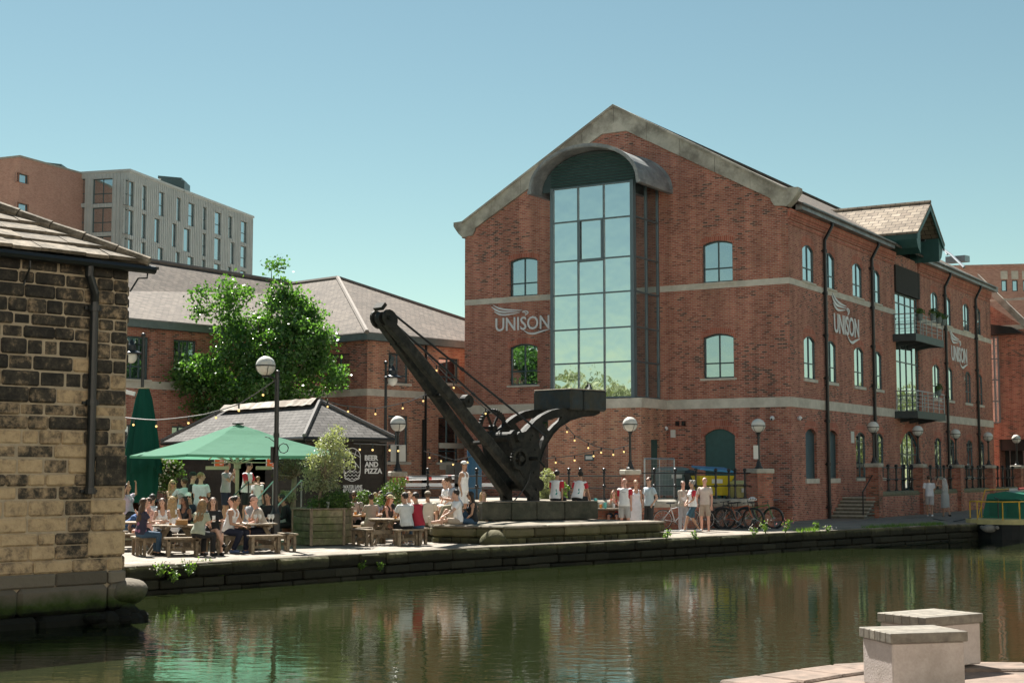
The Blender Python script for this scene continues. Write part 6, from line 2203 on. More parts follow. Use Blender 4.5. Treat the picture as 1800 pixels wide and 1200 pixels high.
# bins
def bin_(px0, px1, pyt, pyb, Y, col, lidcol, label, lid_open=0, z0=None):
    a, c = at(px0, pyt, Y), at(px1, pyt, Y + .25)
    z1 = a.z; zb = at(px0, pyb, Y).z if z0 is None else z0
    zb = max(zb, .92)
    t = thing('wheeled_bin', label, 'bin', (a.x, a.y, zb), group='large wheeled bins behind the railing')
    u = V(c.x - a.x, c.y - a.y, 0); L_ = u.length; u.normalize(); v = V(-u.y, u.x, 0)
    base = V(a.x, a.y, 0)
    def ring(z, ins):
        return [base + u * ins + v * ins + Z * z, base + u * (L_ - ins) + v * ins + Z * z, base + u * (L_ - ins) + v * (1.0 - ins) + Z * z, base + u * ins + v * (1.0 - ins) + Z * z]
    b = MB(); b.loft([ring(zb + .12, .10), ring(z1 - .25, .03), ring(z1 - .25, .0), ring(z1 - .12, -.02), ring(z1 - .12, .02)])
    for k in range(4): b.obox(base + u * (.15 + k * (L_ - .3) / 4) - v * .0 + Z * (zb + .2) + v * .06, u * .03, v * .03, Z * (z1 - zb - .5))
    b.build('body', pm('bin_plastic', col, .45, var=.08), t, True)
    b = MB()
    if lid_open:
        h = V(0, 0, 1)
        b.prism([base - v * .02 + Z * (z1 + .10), base + u * L_ - v * .02 + Z * (z1 - .02), base + u * L_ + v * 1.0 + Z * (z1 + .12), base + v * 1.0 + Z * (z1 + .2)], Z * .07)
    else:
        b.loft([ring(z1 - .10, -.02), ring(z1 - .02, .02), ring(z1 + .04, .2)])
    b.build('lid', pm('bin_lid_plastic', lidcol, .45, var=.08), t, True)
    b = MB(); b.obox(base + u * L_ * .36 - v * .0 + Z * (z1 - .40) + v * .015, u * .42, v * .01 * -1, Z * .16); b.build('label_plate', M['cream'], t, True)
    for k in (0.12, .88):
        for q in (.15, .85):
            b = MB(); p = base + u * L_ * k + v * q + Z * (zb + .07); b.tube([p - u * .03, p + u * .03], .075, 10); b.build('wheel', M['black'], t, True)
bin_(1163, 1212, 822, 876, 57.5, (.11, .17, .17), (.12, .18, .18), 'grey-green wheeled bin behind the mesh gate')
bin_(1230, 1289, 830, 876, 55.8, (.62, .48, .02), (.03, .22, .42), 'bright yellow wheeled bin with tilted blue lid', 1)
bin_(1291, 1325, 846, 880, 55.6, (.52, .47, .19), (.5, .46, .2), 'pale yellow wheeled bin beside the lamp pier')
bin_(1213, 1224, 826, 876, 57.5, (.02, .03, .03), (.02, .03, .03), 'narrow black bin between the grey-green and yellow bins')

# bicycles
def wheel(root, c, ax, r, tr, rimcol):
    x = ax.cross(Z).normalized(); y = Z
    pts = [c + x * (r * math.cos(2 * math.pi * i / 28)) + y * (r * math.sin(2 * math.pi * i / 28)) for i in range(28)]
    b = MB(); b.tube(pts, tr, 6, closed=True)
    w = b.build('wheel', M['black'], root)
    b = MB(); b.tube([c + (p - c) * ((r - tr * 1.1) / r) for p in pts], tr * .55, 5, closed=True); b.build('rim', rimcol, w)
    b = MB()
    for i in range(14):
        a = 2 * math.pi * i / 14
        b.tube([c, c + x * (r * .95 * math.cos(a)) + y * (r * .95 * math.sin(a))], .0035, 3)
    b.tube([c - ax * .05, c + ax * .05], .03, 8); b.lathe([(.09, -.004), (.09, .004)], c, 12)
    b.build('spokes', M['steel'], w)
def make_bike(label, loc, rz, frame_col, r=.34, tr=.018, rim=None, drop=False, lean=.1, basket=False):
    t = thing('bicycle', label, 'bicycle', loc, rz, group='bicycles leaning on the low wall')
    t.rotation_euler = (lean, 0, rz)
    fm = pm('bike_frame_paint', frame_col, .3, var=.05)
    rim = rim or M['black']
    ax = V(0, 1, 0)
    f_, b_ = V(.52, 0, r), V(-.50, 0, r)
    wheel(t, f_, ax, r, tr, rim); wheel(t, b_, ax, r, tr, rim)
    bb_, st, hd, hd2 = V(-.06, 0, .28), V(-.22, 0, .78), V(.36, 0, .84), V(.39, 0, .72)
    b = MB()
    b.tube([bb_, st], .017, 8); b.tube([st + V(.02, 0, -.06), hd], .017, 8); b.tube([bb_, hd2], .02, 8); b.tube([hd, hd2], .022, 8)
    for s in (-.06, .06):
        b.tube([bb_, b_ + ax * s], .01, 6); b.tube([st + V(.01, 0, -.08), b_ + ax * s], .009, 6)
    b.build('frame', fm, t)
    b = MB()
    for s in (-.05, .05): b.tube([hd2 + ax * s, hd2 + V(.06, 0, -.2) + ax * s, f_ + ax * s], .013, 6)
    b.build('fork', fm, t)
    b = MB(); b.tube([st, st + V(-.03, 0, .12)], .014, 6); b.ell(st + V(-.04, 0, .14), (.14, .07, .03)); b.ell(st + V(.06, 0, .14), (.1, .03, .025)); b.build('saddle', M['black'], t)
    b = MB(); top = hd + V(-.02, 0, .1); b.tube([hd, top], .014, 6)
    if drop: b.tube([top + V(.0, -.2, 0), top + V(.09, -.21, .0), top + V(.10, -.21, -.1), top + V(.0, -.21, -.13)], .012, 6); b.tube([top + V(.0, .2, 0), top + V(.09, .21, .0), top + V(.10, .21, -.1), top + V(.0, .21, -.13)], .012, 6); b.tube([top + V(0, -.2, 0), top + V(0, .2, 0)], .012, 6)
    else: b.tube([top + V(-.08, -.32, .02), top, top + V(-.08, .32, .02)], .013, 6); b.tube([top + V(-.08, -.34, .02), top + V(-.06, -.22, .02)], .018, 6); b.tube([top + V(-.08, .34, .02), top + V(-.06, .22, .02)], .018, 6)
    b.build('handlebar', M['black'], t)
    b = MB(); b.tube([bb_ - ax * .05, bb_ + ax * .05], .03, 8); x_ = V(.17, 0, 0)
    b.tube([bb_ + ax * .06, bb_ + ax * .06 + V(.12, 0, -.11)], .01, 5); b.tube([bb_ - ax * .06, bb_ - ax * .06 - V(.12, 0, -.11)], .01, 5)
    pts = [bb_ + ax * .045 + V(.09 * math.cos(a), 0, .09 * math.sin(a)) for a in [2 * math.pi * i / 14 for i in range(14)]]; b.tube(pts, .006, 4, closed=True)
    b.build('crankset', M['steel'], t)
    return t
silver = pm('silver_rim', (.5, .5, .5), .3, metal=.8)
def bk(px_, py, Y): p = at(px_, py, Y); return V(p.x, p.y, 0)
ang = math.atan2(uAB.y, uAB.x)
make_bike('white racing bicycle left of the woman in patterned trousers', bk(1188, 829, 52.2), ang - .35, (.62, .62, .62), .34, .016, silver, True)
make_bike('dark bicycle behind the man in beige shorts', bk(1262, 829, 52.6), ang - .3, (.03, .03, .03), .34, .02, silver, True)
make_bike('black fat-tyred mountain bicycle with a white fork end near the pier', bk(1288, 829, 53.0), ang + math.pi - .1, (.02, .02, .022), .36, .032)
make_bike('mountain bicycle with orange frame tube and wide handlebar', bk(1298, 829, 52.4), ang - .9, (.30, .07, .02), .37, .034)
make_bike('green and black mountain bicycle carrying a white helmet at the pier', bk(1334, 829, 53.2), ang - 1.0, (.05, .16, .03), .37, .034)
p = bk(1322, 829, 52.7) + Z * 1.02
b = MB(); b.ell(p, (.15, .12, .10), nu=14, nv=10)
for i in range(len(b.v)):
    if b.v[i][2] < p.z - .02: b.v[i] = (b.v[i][0], b.v[i][1], p.z - .02)
t = thing('cycle_helmet', 'white cycle helmet with dark vents hung on the bicycle handlebar by the pier', 'helmet', tuple(p))
b.build('shell', M['white'], t, True, smooth=True)
b = MB()
for k in range(4): b.ell(p + V(-.08 + k * .055, -.11, .03), (.018, .02, .03))
b.build('vent', M['black'], t, True)
p = bk(1156, 829, 48.2)
# drain cover strip by the bikes
b = MB(); b.cbox(bk(1178, 829, 50.3) + Z * .02, .7, .25, .03); tag(b.build('ground_plate', M['steel']), 'small pale metal plate on the paving beside the platform corner', 'plate')

# narrowboat
random.seed(9)
bd = V(.62, .785, 0).normalized(); bs2 = V(bd.y, -bd.x, 0)
BO = at(1738, 829, 57.7); BO.z = 0
nb = thing('narrowboat', 'moored green narrowboat with cream gunwale and yellow stern rails', 'boat', (BO.x, BO.y, WZ))
def bp(a, s, z): return BO + bd * a + bs2 * s + Z * z
hwid = 1.05
b = MB()
def hullring(z, w, a0):
    pts = []
    for i in range(9):
        t_ = math.pi * (i / 8) 
        pts.append(bp(a0 + .55 * (1 - math.sin(t_)), -w * math.cos(t_), z))
    return pts + [bp(18, w, z), bp(18, -w, z)]
b.loft([hullring(-.95, 1.0, .15), hullring(-.3, 1.1, .05), hullring(-.02, 1.15, .0)])
b.build('hull', pm('black_hull_paint', (.012, .014, .016), .5, var=.3, scale=3), nb, True)
b = MB(); b.loft([hullring(-.02, 1.16, -.02), hullring(.17, 1.18, -.04)]); b.build('gunwale', pm('cream_gunwale_paint', (.50, .43, .20), .5, var=.15, scale=4), nb, True)
b = MB(); b.loft([[bp(1.6, -.92, .15), bp(1.6, .92, .15), bp(1.75, .74, 1.12), bp(1.75, 0, 1.24), bp(1.75, -.74, 1.12)], [bp(17, -.92, .15), bp(17, .92, .15), bp(17, .74, 1.12), bp(17, 0, 1.24), bp(17, -.74, 1.12)]])
b.build('cabin', pm('green_boat_paint', (.008, .13, .075), .35, var=.12), nb, True)
b = MB()
for s in (-.36, .36): b.obox(bp(1.57, s - .24, .25), bs2 * .48, bd * .04, Z * .62)
b.obox(bp(1.5, -.7, .9), bs2 * 1.4, bd * .35, Z * .035)
b.build('stern_door', pm('green_door_paint', (.01, .10, .06), .4), nb, True)
M['yellow'] = pm('yellow_rail_paint', (.58, .33, .02), .4, var=.1)
b = MB()
rail = [bp(1.7, -.98, .85), bp(.5, -.98, .85), bp(.0, -.5, .85), bp(-.0, .5, .85), bp(.5, .98, .85), bp(1.7, .98, .85)]
b.tube(rail, .026, 6)
for p in rail: b.tube([p, V(p.x, p.y, .15)], .024, 6)
b.tube([bp(2.3, -.8, .3), bp(1.2, -.92, 1.15 - .95), bp(2.0, -.92, 1.28), bp(4.5, -.6, 1.3)], .024, 6)
b.build('stern_rail', M['yellow'], nb, True)
b = MB(); b.tube([bp(2.4, .3, 1.32), bp(8, .3, 1.34)], .05, 8); b.build('roof_pole', pm('red_pole', (.42, .06, .05), .5), nb, True)
b = MB(); b.obox(bp(3.0, -.3, 1.22), bs2 * .6, bd * .9, Z * .12); b.build('roof_box', M['cream'], nb, True)
b = MB(); b.obox(bp(5, -.2, 1.22), bs2 * .5, bd * .5, Z * .3); b.build('roof_box', M['cream'], nb, True)
b = MB(); b.ell(bp(-.12, 0, -.18), (.30, .16, .16)); b.ell(bp(-.08, -.3, -.14), .08); b.ell(bp(-.08, .3, -.14), .08); b.build('rope_fender', pm('rope', (.18, .17, .15), .9, var=.3, scale=20), nb, True, smooth=True)
b = MB(); b.tube([bp(.9, .0, .2), bp(.9, .0, .95), bp(.55, .0, 1.0)], .025, 6); b.build('tiller', M['black'], nb, True)
b = MB(); q = bp(.4, -.9, .2); w_ = gnd(1640, 913)
b.tube([q, q.lerp(w_, .5) - Z * .12, w_ + Z * .04], .018, 5); tag(b.build('mooring_rope', M['black']), 'dark mooring rope from the narrowboat stern to the quay edge', 'rope')

# ------------------------------------------------------------------ small things on tables and ground
M['clear'] = pm('clear_plastic', (.62, .64, .64), .2, var=.05)
M['beer'] = pm('amber_beer', (.62, .22, .02), .2, var=.05)
def cup(p, label, fill=None, h=.14, r=.04):
    t = thing('beer_cup', label, 'cup', tuple(p), group='plastic cups on the tables')
    b = MB(); b.lathe([(r * .75, .0), (r, h), (r * .93, h), (r * .7, .01)], p, 12); b.build('cup', M['clear'], t, True)
    if fill: b = MB(); b.lathe([(r * .77, .004), (r * .98, h * fill), (.001, h * fill)], p, 12); b.build('beer', M['beer'], t, True)
zt_ = .72
cup(V(T3.x + .18, T3.y - .35, zt_), 'plastic cup half full of amber beer on the table of the redhead in the cap', .55)
cup(V(T3.x + .32, T3.y - .32, zt_), 'nearly empty clear plastic cup beside the amber beer', None)
cup(V(T1.x - .1, T1.y - .2, zt_), 'clear plastic cup in front of the woman in the white top', .3)
cup(V(T1.x + .05, T1.y - .22, zt_), 'second clear plastic cup beside the brown carton', .3)
p = at(567, 893, 40.9); cup(V(p.x + .15, p.y, .985), 'tall clear cup left on the rim of the timber planter', None, .2, .045)
cup(V(T6.x - .1, T6.y - .1, .755), 'pale drink in front of the bearded man in pink', .6)
def wine(p, label, red=True):
    t = thing('wine_glass', label, 'glass', tuple(p), group='wine glasses on the second table')
    b = MB(); b.lathe([(.035, 0), (.035, .004), (.005, .01), (.005, .09), (.04, .13), (.045, .17), (.037, .22), (.034, .22), (.04, .17), (.035, .135), (.002, .1)], p, 12); b.build('glass', M['clear'], t, True)
    b = MB(); b.lathe([(.003, .102), (.033, .135), (.038, .15), (.002, .151)], p, 12); b.build('wine', pm('rose_wine', (.5, .12, .12), .2), t, True)
for k, dx in enumerate((-.12, .08, .19, .42, .5)):
    wine(V(T2.x + dx, T2.y - .25 + .03 * k, zt_), ['wine glass standing alone at the left of the second table', 'wine glass left of the middle pair on the second table', 'wine glass right of the middle pair on the second table', 'wine glass of the right-hand pair nearer the parasol pole', 'wine glass nearest the bald man'][k])
t = thing('carton', 'brown cardboard food carton on the nearest picnic table', 'box', (T1.x + .2, T1.y - .3, zt_))
b = MB(); b.cbox((T1.x + .2, T1.y - .3, zt_ + .06), .26, .17, .12, u=V(1, .1, 0), bev=.008); b.build('box', pm('kraft_card', (.36, .2, .08), .8), t, True)
b = MB(); b.cbox((T1.x + .2, T1.y - .3, zt_ + .124), .27, .18, .012, u=V(1, .1, 0)); b.build('lid', pm('kraft_lid', (.42, .25, .11), .8), t, True)
p = gnd(392, 968)
b = MB(); b.ell(p + Z * .09, (.28, .16, .11), nu=18, nv=10); b.ell(p + V(-.15, -.02, .1), (.14, .12, .09)); b.ell(p + V(.12, .03, .13), (.13, .1, .08))
for i, q in enumerate(b.v):
    qv = Vector(q); b.v[i] = (q[0], q[1], max(.005, q[2] + noise.noise(qv * 9) * .02))
t = thing('rucksack', 'slumped dark green rucksack on the paving below the woman in the black top', 'bag', tuple(p))
b.build('bag', pm('dark_green_nylon', (.015, .035, .03), .5, var=.3), t, True, smooth=True)
b = MB(); b.tube([p + V(-.2, -.1, .1), p + V(-.1, -.17, .18), p + V(.1, -.16, .17), p + V(.2, -.1, .08)], .014, 5); b.build('strap', M['black'], t, True)
p = V(T6.x - .05, T6.y - .1, .755); b = MB(); b.cbox(p + V(.25, -.1, .015), .36, .3, .03, u=V(1, .25, 0)); tag(b.build('pizza_box', M['cream']), 'flat pale pizza box on the pub table of the bearded man', 'box')
TG = at(1078, 829, 51.0); TG.z = 0
t = thing('pub_table', 'small table with drinks behind the crane plinth where the woman in red sits', 'table', tuple(TG))
b = MB(); b.cbox(TG + V(-.1, 0, .74), 1.5, .8, .05, bev=.01); b.build('table_top', M['timber'], t, True)
for sx in (-.7, .5): b = MB(); b.cbox(TG + V(sx, 0, .36), .08, .6, .72); b.build('leg', M['timber'], t, True)
for k, (dx, c_, h_) in enumerate(((-.62, (.1, .45, .45), .34), (-.3, (.1, .42, .38), .2))):
    p = TG + V(dx, -.2, .765)
    b = MB(); b.lathe([(.05, 0), (.06, h_)], p, 10); tag(b.build('tall_drink', pm('turquoise_plastic', c_, .4)), ['tall turquoise paper cup at the end of the table behind the plinth', 'short turquoise cup beside the orange drink behind the plinth'][k], 'cup')
cup(TG + V(-.45, -.2, .765), 'orange drink in a cup on the table behind the plinth', .8, .18, .05)
cup(TG + V(0, -.2, .765), 'clear cup on the right of the table behind the plinth', None, .16, .05)

# ------------------------------------------------------------------ trees and plants
def leaf(mb, c, size, up=.4, mi=0, long=1.0):
    n = V(random.gauss(0, 1), random.gauss(0, 1), random.gauss(up, 1)).normalized()
    x = n.orthogonal().normalized()
    a = random.uniform(0, 6.28)
    y = n.cross(x)
    d = x * math.cos(a) + y * math.sin(a); e = n.cross(d)
    L = size * random.uniform(.7, 1.3) * long; W = size * random.uniform(.6, 1.1) * .5
    bend = n * (-.12 * L)
    mb.poly([c, c + d * L * .35 + e * W, c + d * L + bend, c + d * L * .35 - e * W], mi)
def crown(mb, blobs, clumps, per, size, spread, up=.5, long=1.0):
    """blobs: (centre, (rx, ry, rz)); leaves gather in clumps spread through and over the blobs"""
    tot = sum(r[0] * r[1] * r[2] for _, r in blobs) or 1
    cl = []
    for c, r in blobs:
        k = max(3, int(clumps * (r[0] * r[1] * r[2]) ** .75 / sum((q[0] * q[1] * q[2]) ** .75 for _, q in blobs)))
        for _ in range(k):
            d = V(random.gauss(0, 1), random.gauss(0, 1), random.gauss(0, 1)).normalized()
            f = random.uniform(.35, 1.05) ** .6
            p = c + V(d.x * r[0], d.y * r[1], d.z * r[2]) * f
            cl.append(p)
            rv0 = random.random()
            for _ in range(int(per * random.uniform(.5, 1.4))):
                q = p + V(random.gauss(0, 1), random.gauss(0, 1), random.gauss(0, .7)) * spread
                mb.rv = min(1, max(0, rv0 * .6 + random.random() * .4))
                leaf(mb, q, size, up, long=long)
            mb.rv = None
    return cl
def tree(name, label, cat, base, blobs, clumps, per, size, spread, trunk_r, mleaf, mbark, group=None, fork=None, nlimb=14, up=.5, long=1.0):
    t = thing(name, label, cat, tuple(base), group=group)
    b = MB(); cl = crown(b, blobs, clumps, per, size, spread, up, long)
    b.build('crown', M[mleaf], t, True, uv=False)
    b = MB()
    fork = fork or base.lerp(blobs[0][0], .55)
    mid = base.lerp(fork, .5) + V(random.uniform(-.05, .05), 0, 0)
    b.tube([base - Z * .05, base + Z * .1, mid, fork], [trunk_r * 1.35, trunk_r, trunk_r * .85, trunk_r * .7], 10)
    random.shuffle(cl)
    for c in cl[:nlimb]:
        m_ = fork.lerp(c, .5) + V(random.uniform(-.15, .15), random.uniform(-.15, .15), -.1 * (c - fork).length * .5)
        r0 = trunk_r * random.uniform(.25, .5)
        b.tube([fork - Z * .05, m_, c], [r0, r0 * .6, r0 * .15], 6)
    b.build('trunk', M[mbark], t, True, smooth=True, uv=False)
    return t
random.seed(101)
def bl(px_, py, r, Y=53.0, rz=None):
    s = Y / F
    return (at(px_, py, Y), (r * s, r * s * .9, (rz or r) * s))
YT = 61
bb_ = [bl(500, 560, 48, YT), bl(503, 508, 24, YT, 30), bl(520, 615, 58, YT - .8), bl(430, 575, 26, YT + .5), bl(425, 625, 52, YT - .6, 44), bl(350, 655, 44, YT - .5, 34), bl(470, 680, 70, YT - 1, 40), bl(380, 690, 46, YT), bl(560, 660, 44, YT, 34),
       bl(400, 520, 26, YT, 18), bl(352, 512, 14, YT, 10), bl(352, 540, 16, YT, 22), bl(437, 515, 12, YT, 14), bl(490, 473, 16, YT, 12), bl(395, 495, 14, YT, 8), bl(560, 590, 30, YT, 28), bl(318, 672, 22, YT, 12), bl(400, 565, 26, YT, 30), bl(590, 672, 14, YT, 12), bl(355, 720, 24, YT, 16), bl(540, 555, 22, YT, 22)]
tree('lime_tree', 'full green broad-leaved tree rising behind the kiosk roof', 'tree', V(at(470, 829, YT).x, YT, .9), bb_, 640, 44, .145, .22, .17, 'leaf', 'bark', fork=at(470, 720, YT), nlimb=30)
# olive tree in the planter
YO = 41.1
ob = [bl(580, 792, 25, YO, 30), bl(558, 820, 24, YO, 26), bl(600, 815, 19, YO, 30), bl(548, 850, 18, YO, 16), bl(590, 770, 20, YO, 20), bl(575, 845, 22, YO, 18)]
tree('olive_tree', 'silvery olive tree growing in the large timber planter', 'tree', V(at(562, 829, YO).x, YO, .9), ob, 230, 24, .045, .08, .055, 'leaf_olive', 'bark_pale', fork=at(564, 860, YO), nlimb=22, long=1.5)
p = V(at(515, 829, 42.6).x, 42.6, .45)
tree('potted_tree', 'thick-trunked small tree with sparse dry crown in a terracotta pot by the kiosk', 'tree', p, [bl(512, 818, 24, 42.6, 18), bl(500, 835, 18, 42.6, 12), bl(530, 826, 16, 42.6, 16)], 60, 20, .05, .08, .10, 'leaf_brown', 'bark_pale', fork=at(518, 835, 42.6), nlimb=14)
t = thing('terracotta_pot', 'wide terracotta pot behind the timber planter', 'pot', (p.x, p.y, 0))
b = MB(); b.lathe([(.3, 0), (.42, .42), (.46, .42), (.46, .5), (.40, .5), (.38, .44)], (p.x + .1, p.y, 0), 18); b.build('pot', M['terracotta'], t, True)
def bush(label, blobs, clumps, per, size, spread, mats='leaf_bush', name='bush', cat='bush', flowers=0, fm='flower', group=None, up=.5, long=1.0, base=None):
    lo = min(c.z - r[2] for c, r in blobs)
    c0 = blobs[0][0]
    t = thing(name, label, cat, (c0.x, c0.y, lo), group=group)
    b = MB(); cl = crown(b, blobs, clumps, per, size, spread, up, long); b.build('foliage', M[mats], t, True, uv=False)
    b = MB()
    g_ = V(c0.x, c0.y, base if base is not None else lo)
    for c in cl[:10]: b.tube([g_, g_.lerp(c, .5) + V(0, 0, .05), c], .008 if size < .1 else .014, 4)
    b.build('stem', M['bark'], t, True, uv=False)
    if flowers:
        b = MB()
        for _ in range(flowers):
            c = random.choice(cl) + V(random.gauss(0, .05), random.gauss(-.05, .05), random.gauss(.03, .05)); b.ell(c, random.uniform(.02, .04), nu=6, nv=4)
        b.build('flower', M[fm], t, True, uv=False)
    return t
bush('dense green shrub at the foot of the olive tree in the planter', [bl(588, 880, 30, 41.2, 18), bl(560, 885, 20, 41.2, 10)], 110, 22, .06, .06, base=.9)
bush('tall flowering shrub with pale blossoms beside the furled parasol', [bl(296, 825, 20, 45, 22), bl(285, 850, 14, 45, 16), bl(306, 815, 12, 45, 10)], 110, 22, .08, .07, flowers=120, base=.0)
bush('green shrub behind the furled parasol at the warehouse edge', [bl(226, 812, 14, 46, 26), bl(222, 850, 12, 46, 20)], 60, 20, .08, .08, base=0)
bush('feathery green shrub at the right corner of the kiosk', [bl(690, 868, 22, 43.9, 22), bl(676, 880, 14, 43.9, 12), bl(702, 850, 10, 43.9, 16)], 110, 20, .05, .06, base=.2)
bush('low green shrub below the kiosk lettering', [bl(640, 873, 14, 43.8, 10), bl(652, 880, 12, 43.8, 8)], 50, 18, .05, .05, base=.2)
bush('grey-green olive bush growing behind the crane mast', [bl(962, 852, 16, 51, 26), bl(955, 872, 14, 51, 12)], 130, 22, .045, .06, mats='leaf_olive', base=.9, long=1.4)
bush('small lime-green shrub between the two men on the plinth', [bl(992, 860, 7, 51, 14), bl(990, 876, 8, 51, 8)], 30, 16, .05, .04, mats='leaf_weed', base=.9)
t = thing('white_trough', 'pale planted trough with silvery leaves below the handrail by the kiosk', 'planter', tuple(at(505, 895, 42.2)))
q = at(505, 829, 42.2); b = MB(); b.cbox(V(q.x, q.y, .6), .8, .4, .3, bev=.02); b.build('trough', M['cream'], t, True)
bush('silver-leaved plant filling the pale trough by the kiosk', [bl(505, 872, 14, 42.2, 8)], 40, 18, .05, .05, mats='leaf_olive', base=.7)
# weeds along the quay edge
random.seed(55)
wl = [(282, 1000, 31.9, .34, 'clump of pale-leaved weeds hanging on the quay wall nearest the boulder', 1), (305, 1012, 32.2, .3, 'dark leafy weed low on the quay wall right of the boulder', 0), (332, 996, 32.6, .42, 'bright green fern-like weed on the quay edge below the first table', 0), (362, 988, 33.4, .2, 'small bright weed on the quay edge below the rucksack', 0), (385, 1004, 33.6, .26, 'trailing weed on the quay wall below the second table', 0), (635, 992, 36.6, .26, 'small weed clump on the quay wall below the planter', 0), (668, 995, 37.0, .24, 'weed tuft low on the quay wall below the third table', 0),
      (1172, 938, 44.6, .30, 'bright weed at the right corner of the crane platform', 0), (1222, 940, 45.4, .26, 'small weed on the quay face below the walking woman', 0), (1325, 932, 47.9, .42, 'flowering weed at the quay edge left of the paired weeds', 1), (1346, 926, 48.6, .46, 'tall thin weed at the quay edge', 1), (1380, 924, 49.4, .48, 'pink-flowered weed at the quay edge in front of the building corner', 2), (1435, 922, 50.4, .24, 'low yellowish weed at the quay edge right of the pink-flowered one', 0), (1455, 930, 51.0, .22, 'white-flecked weed on the quay face', 1)]
for (x, y, Y, h, lab, fl) in wl:
    # stand each on or against the quay face at its place along the edge
    c = at(x, y, Y)
    t = thing('weed', lab, 'weed', tuple(c - Z * h * .5), group='weeds growing along the quay edge')
    b = MB(); s_ = MB()
    for k in range(9):
        d = V(random.uniform(-.6, .6), random.uniform(-.4, .4), 1).normalized()
        e_ = c - Z * h * .5 + d * h * random.uniform(.6, 1.1)
        s_.tube([c - Z * h * .5, e_], .006, 4)
        for _ in range(8):
            f = random.uniform(.25, 1)
            leaf(b, (c - Z * h * .5).lerp(e_, f) + V(random.gauss(0, .03), random.gauss(0, .03), 0), .055, .6)
    b.build('foliage', M['leaf_weed'], t, True, uv=False)
    s_.build('stem', M['leaf_weed'], t, True, uv=False)
    if fl:
        b = MB()
        for _ in range(14): b.ell(c + V(random.gauss(0, .12), random.gauss(0, .08), random.uniform(-.1, .55) * h), .016, nu=6, nv=4)
        b.build('flower', M['pinkflower'] if fl == 2 else M['flower'], t, True, uv=False)
# grass strip along the right-hand quay edge
b = MB()
random.seed(66)
for k in range(1500):
    f = random.random()
    seg = random.choice([(12.5, 14.6), (13.5, 16.2), (9.5, 10.5), (15.2, 16.4)])
    x = random.uniform(*seg); y = 50.7 + (x - 10.5) * 6.3 / 6.5 + random.gauss(.45, .28)
    h = random.uniform(.05, .17); a = random.uniform(0, 3.14)
    d = V(math.cos(a), math.sin(a), 0) * .012; tip = V(random.gauss(0, .05), random.gauss(0, .05), h)
    p = V(x, y, .0)
    b.poly([p - d, p + d, p + tip])
o = b.build('grass', M['leaf_weed'], uv=False); o['kind'] = 'stuff'; tag(o, 'short tufts of grass along the quay edge under the terrace', 'grass')
# trees beyond the frame that stand in the window reflections
random.seed(202)
def far_tree(x, y, h, r, lab, z=0):
    c = V(x, y, z + h * .62)
    tree('reflected_tree', lab, 'tree', V(x, y, z), [(c, (r, r, h * .36)), (c + V(r * .5, .3, h * .08), (r * .6, r * .6, h * .25)), (c + V(-r * .5, -.3, -h * .06), (r * .65, r * .6, h * .25))], 150, 22, .42, .5, .3, 'leaf_far', 'bark', group='trees outside the view, seen mirrored in the windows', fork=c - Z * h * .25, nlimb=10)
far_tree(-36, 40, 8.5, 6.5, 'leafy tree mirrored in the lowest panes of the glazed bay')
far_tree(-48, 26, 9.5, 7, 'leafy tree mirrored in the lowest panes of the glazed bay')
far_tree(-34, 24, 8.5, 5.5, 'leafy tree mirrored in the lowest panes of the glazed bay')
far_tree(-44, 36, 9.5, 5, 'leafy tree mirrored in the lowest panes of the glazed bay')
far_tree(-56, 12, 11, 6, 'leafy tree mirrored in the lowest panes of the glazed bay')
for x, y, h_, r_ in ((37, 80, 7.5, 4.5), (43, 90, 8, 5), (50, 99, 8.5, 5), (58, 110, 9, 6)): far_tree(x, y, h_, r_, 'sunlit tree mirrored in the ground-floor windows of the canal side')

# unseen blocks added outside the view: pale walls bounce sunlight onto shaded brick fronts
def bounce_block(P, u, n, L_, H, label):
    f = Face(P, u, n)
    t = thing('bounce_building', label, 'building', tuple(f.p(0, 0)))
    hs = []
    k = int(L_ / 4)
    for i in range(k):
        for j in range(int(H / 3.2)):
            hs.append((i * 4 + 1.2, i * 4 + 2.8, j * 3.2 + 1.0, j * 3.2 + 2.6, 0))
    b = MB(); wall(b, f, 0, L_, 0, H, hs, .2); f.box(b, 0, L_, 0, H, -9, -8.9); f.box(b, -.02, 0, 0, H, -9, 0); f.box(b, L_, L_ + .02, 0, H, -9, 0)
    b.poly([f.p(0, H), f.p(L_, H), f.p(L_, H, -9), f.p(0, H, -9)])
    b.build('wall', pm('pale_bounce_render', (.66, .62, .55), .9, var=.06), t, True)
    b = MB()
    for h in hs: quadface(b, f, h[0], h[1], h[2], h[3], -.19)
    o = b.build('windows', M['glass_dark'], t, True); o['kind'] = 'stuff'
bounce_block(V(-14, -16, 0), V(1, 0, 0), V(0, 1, 0), 64, 28, 'unseen pale rendered block added behind the viewer to bounce sunlight onto the brick fronts')
bounce_block(V(58, -6, 0), V(.2, .98, 0), V(-.98, .2, 0), 56, 26, 'unseen pale rendered block added right of the view to bounce sunlight onto the brick fronts')

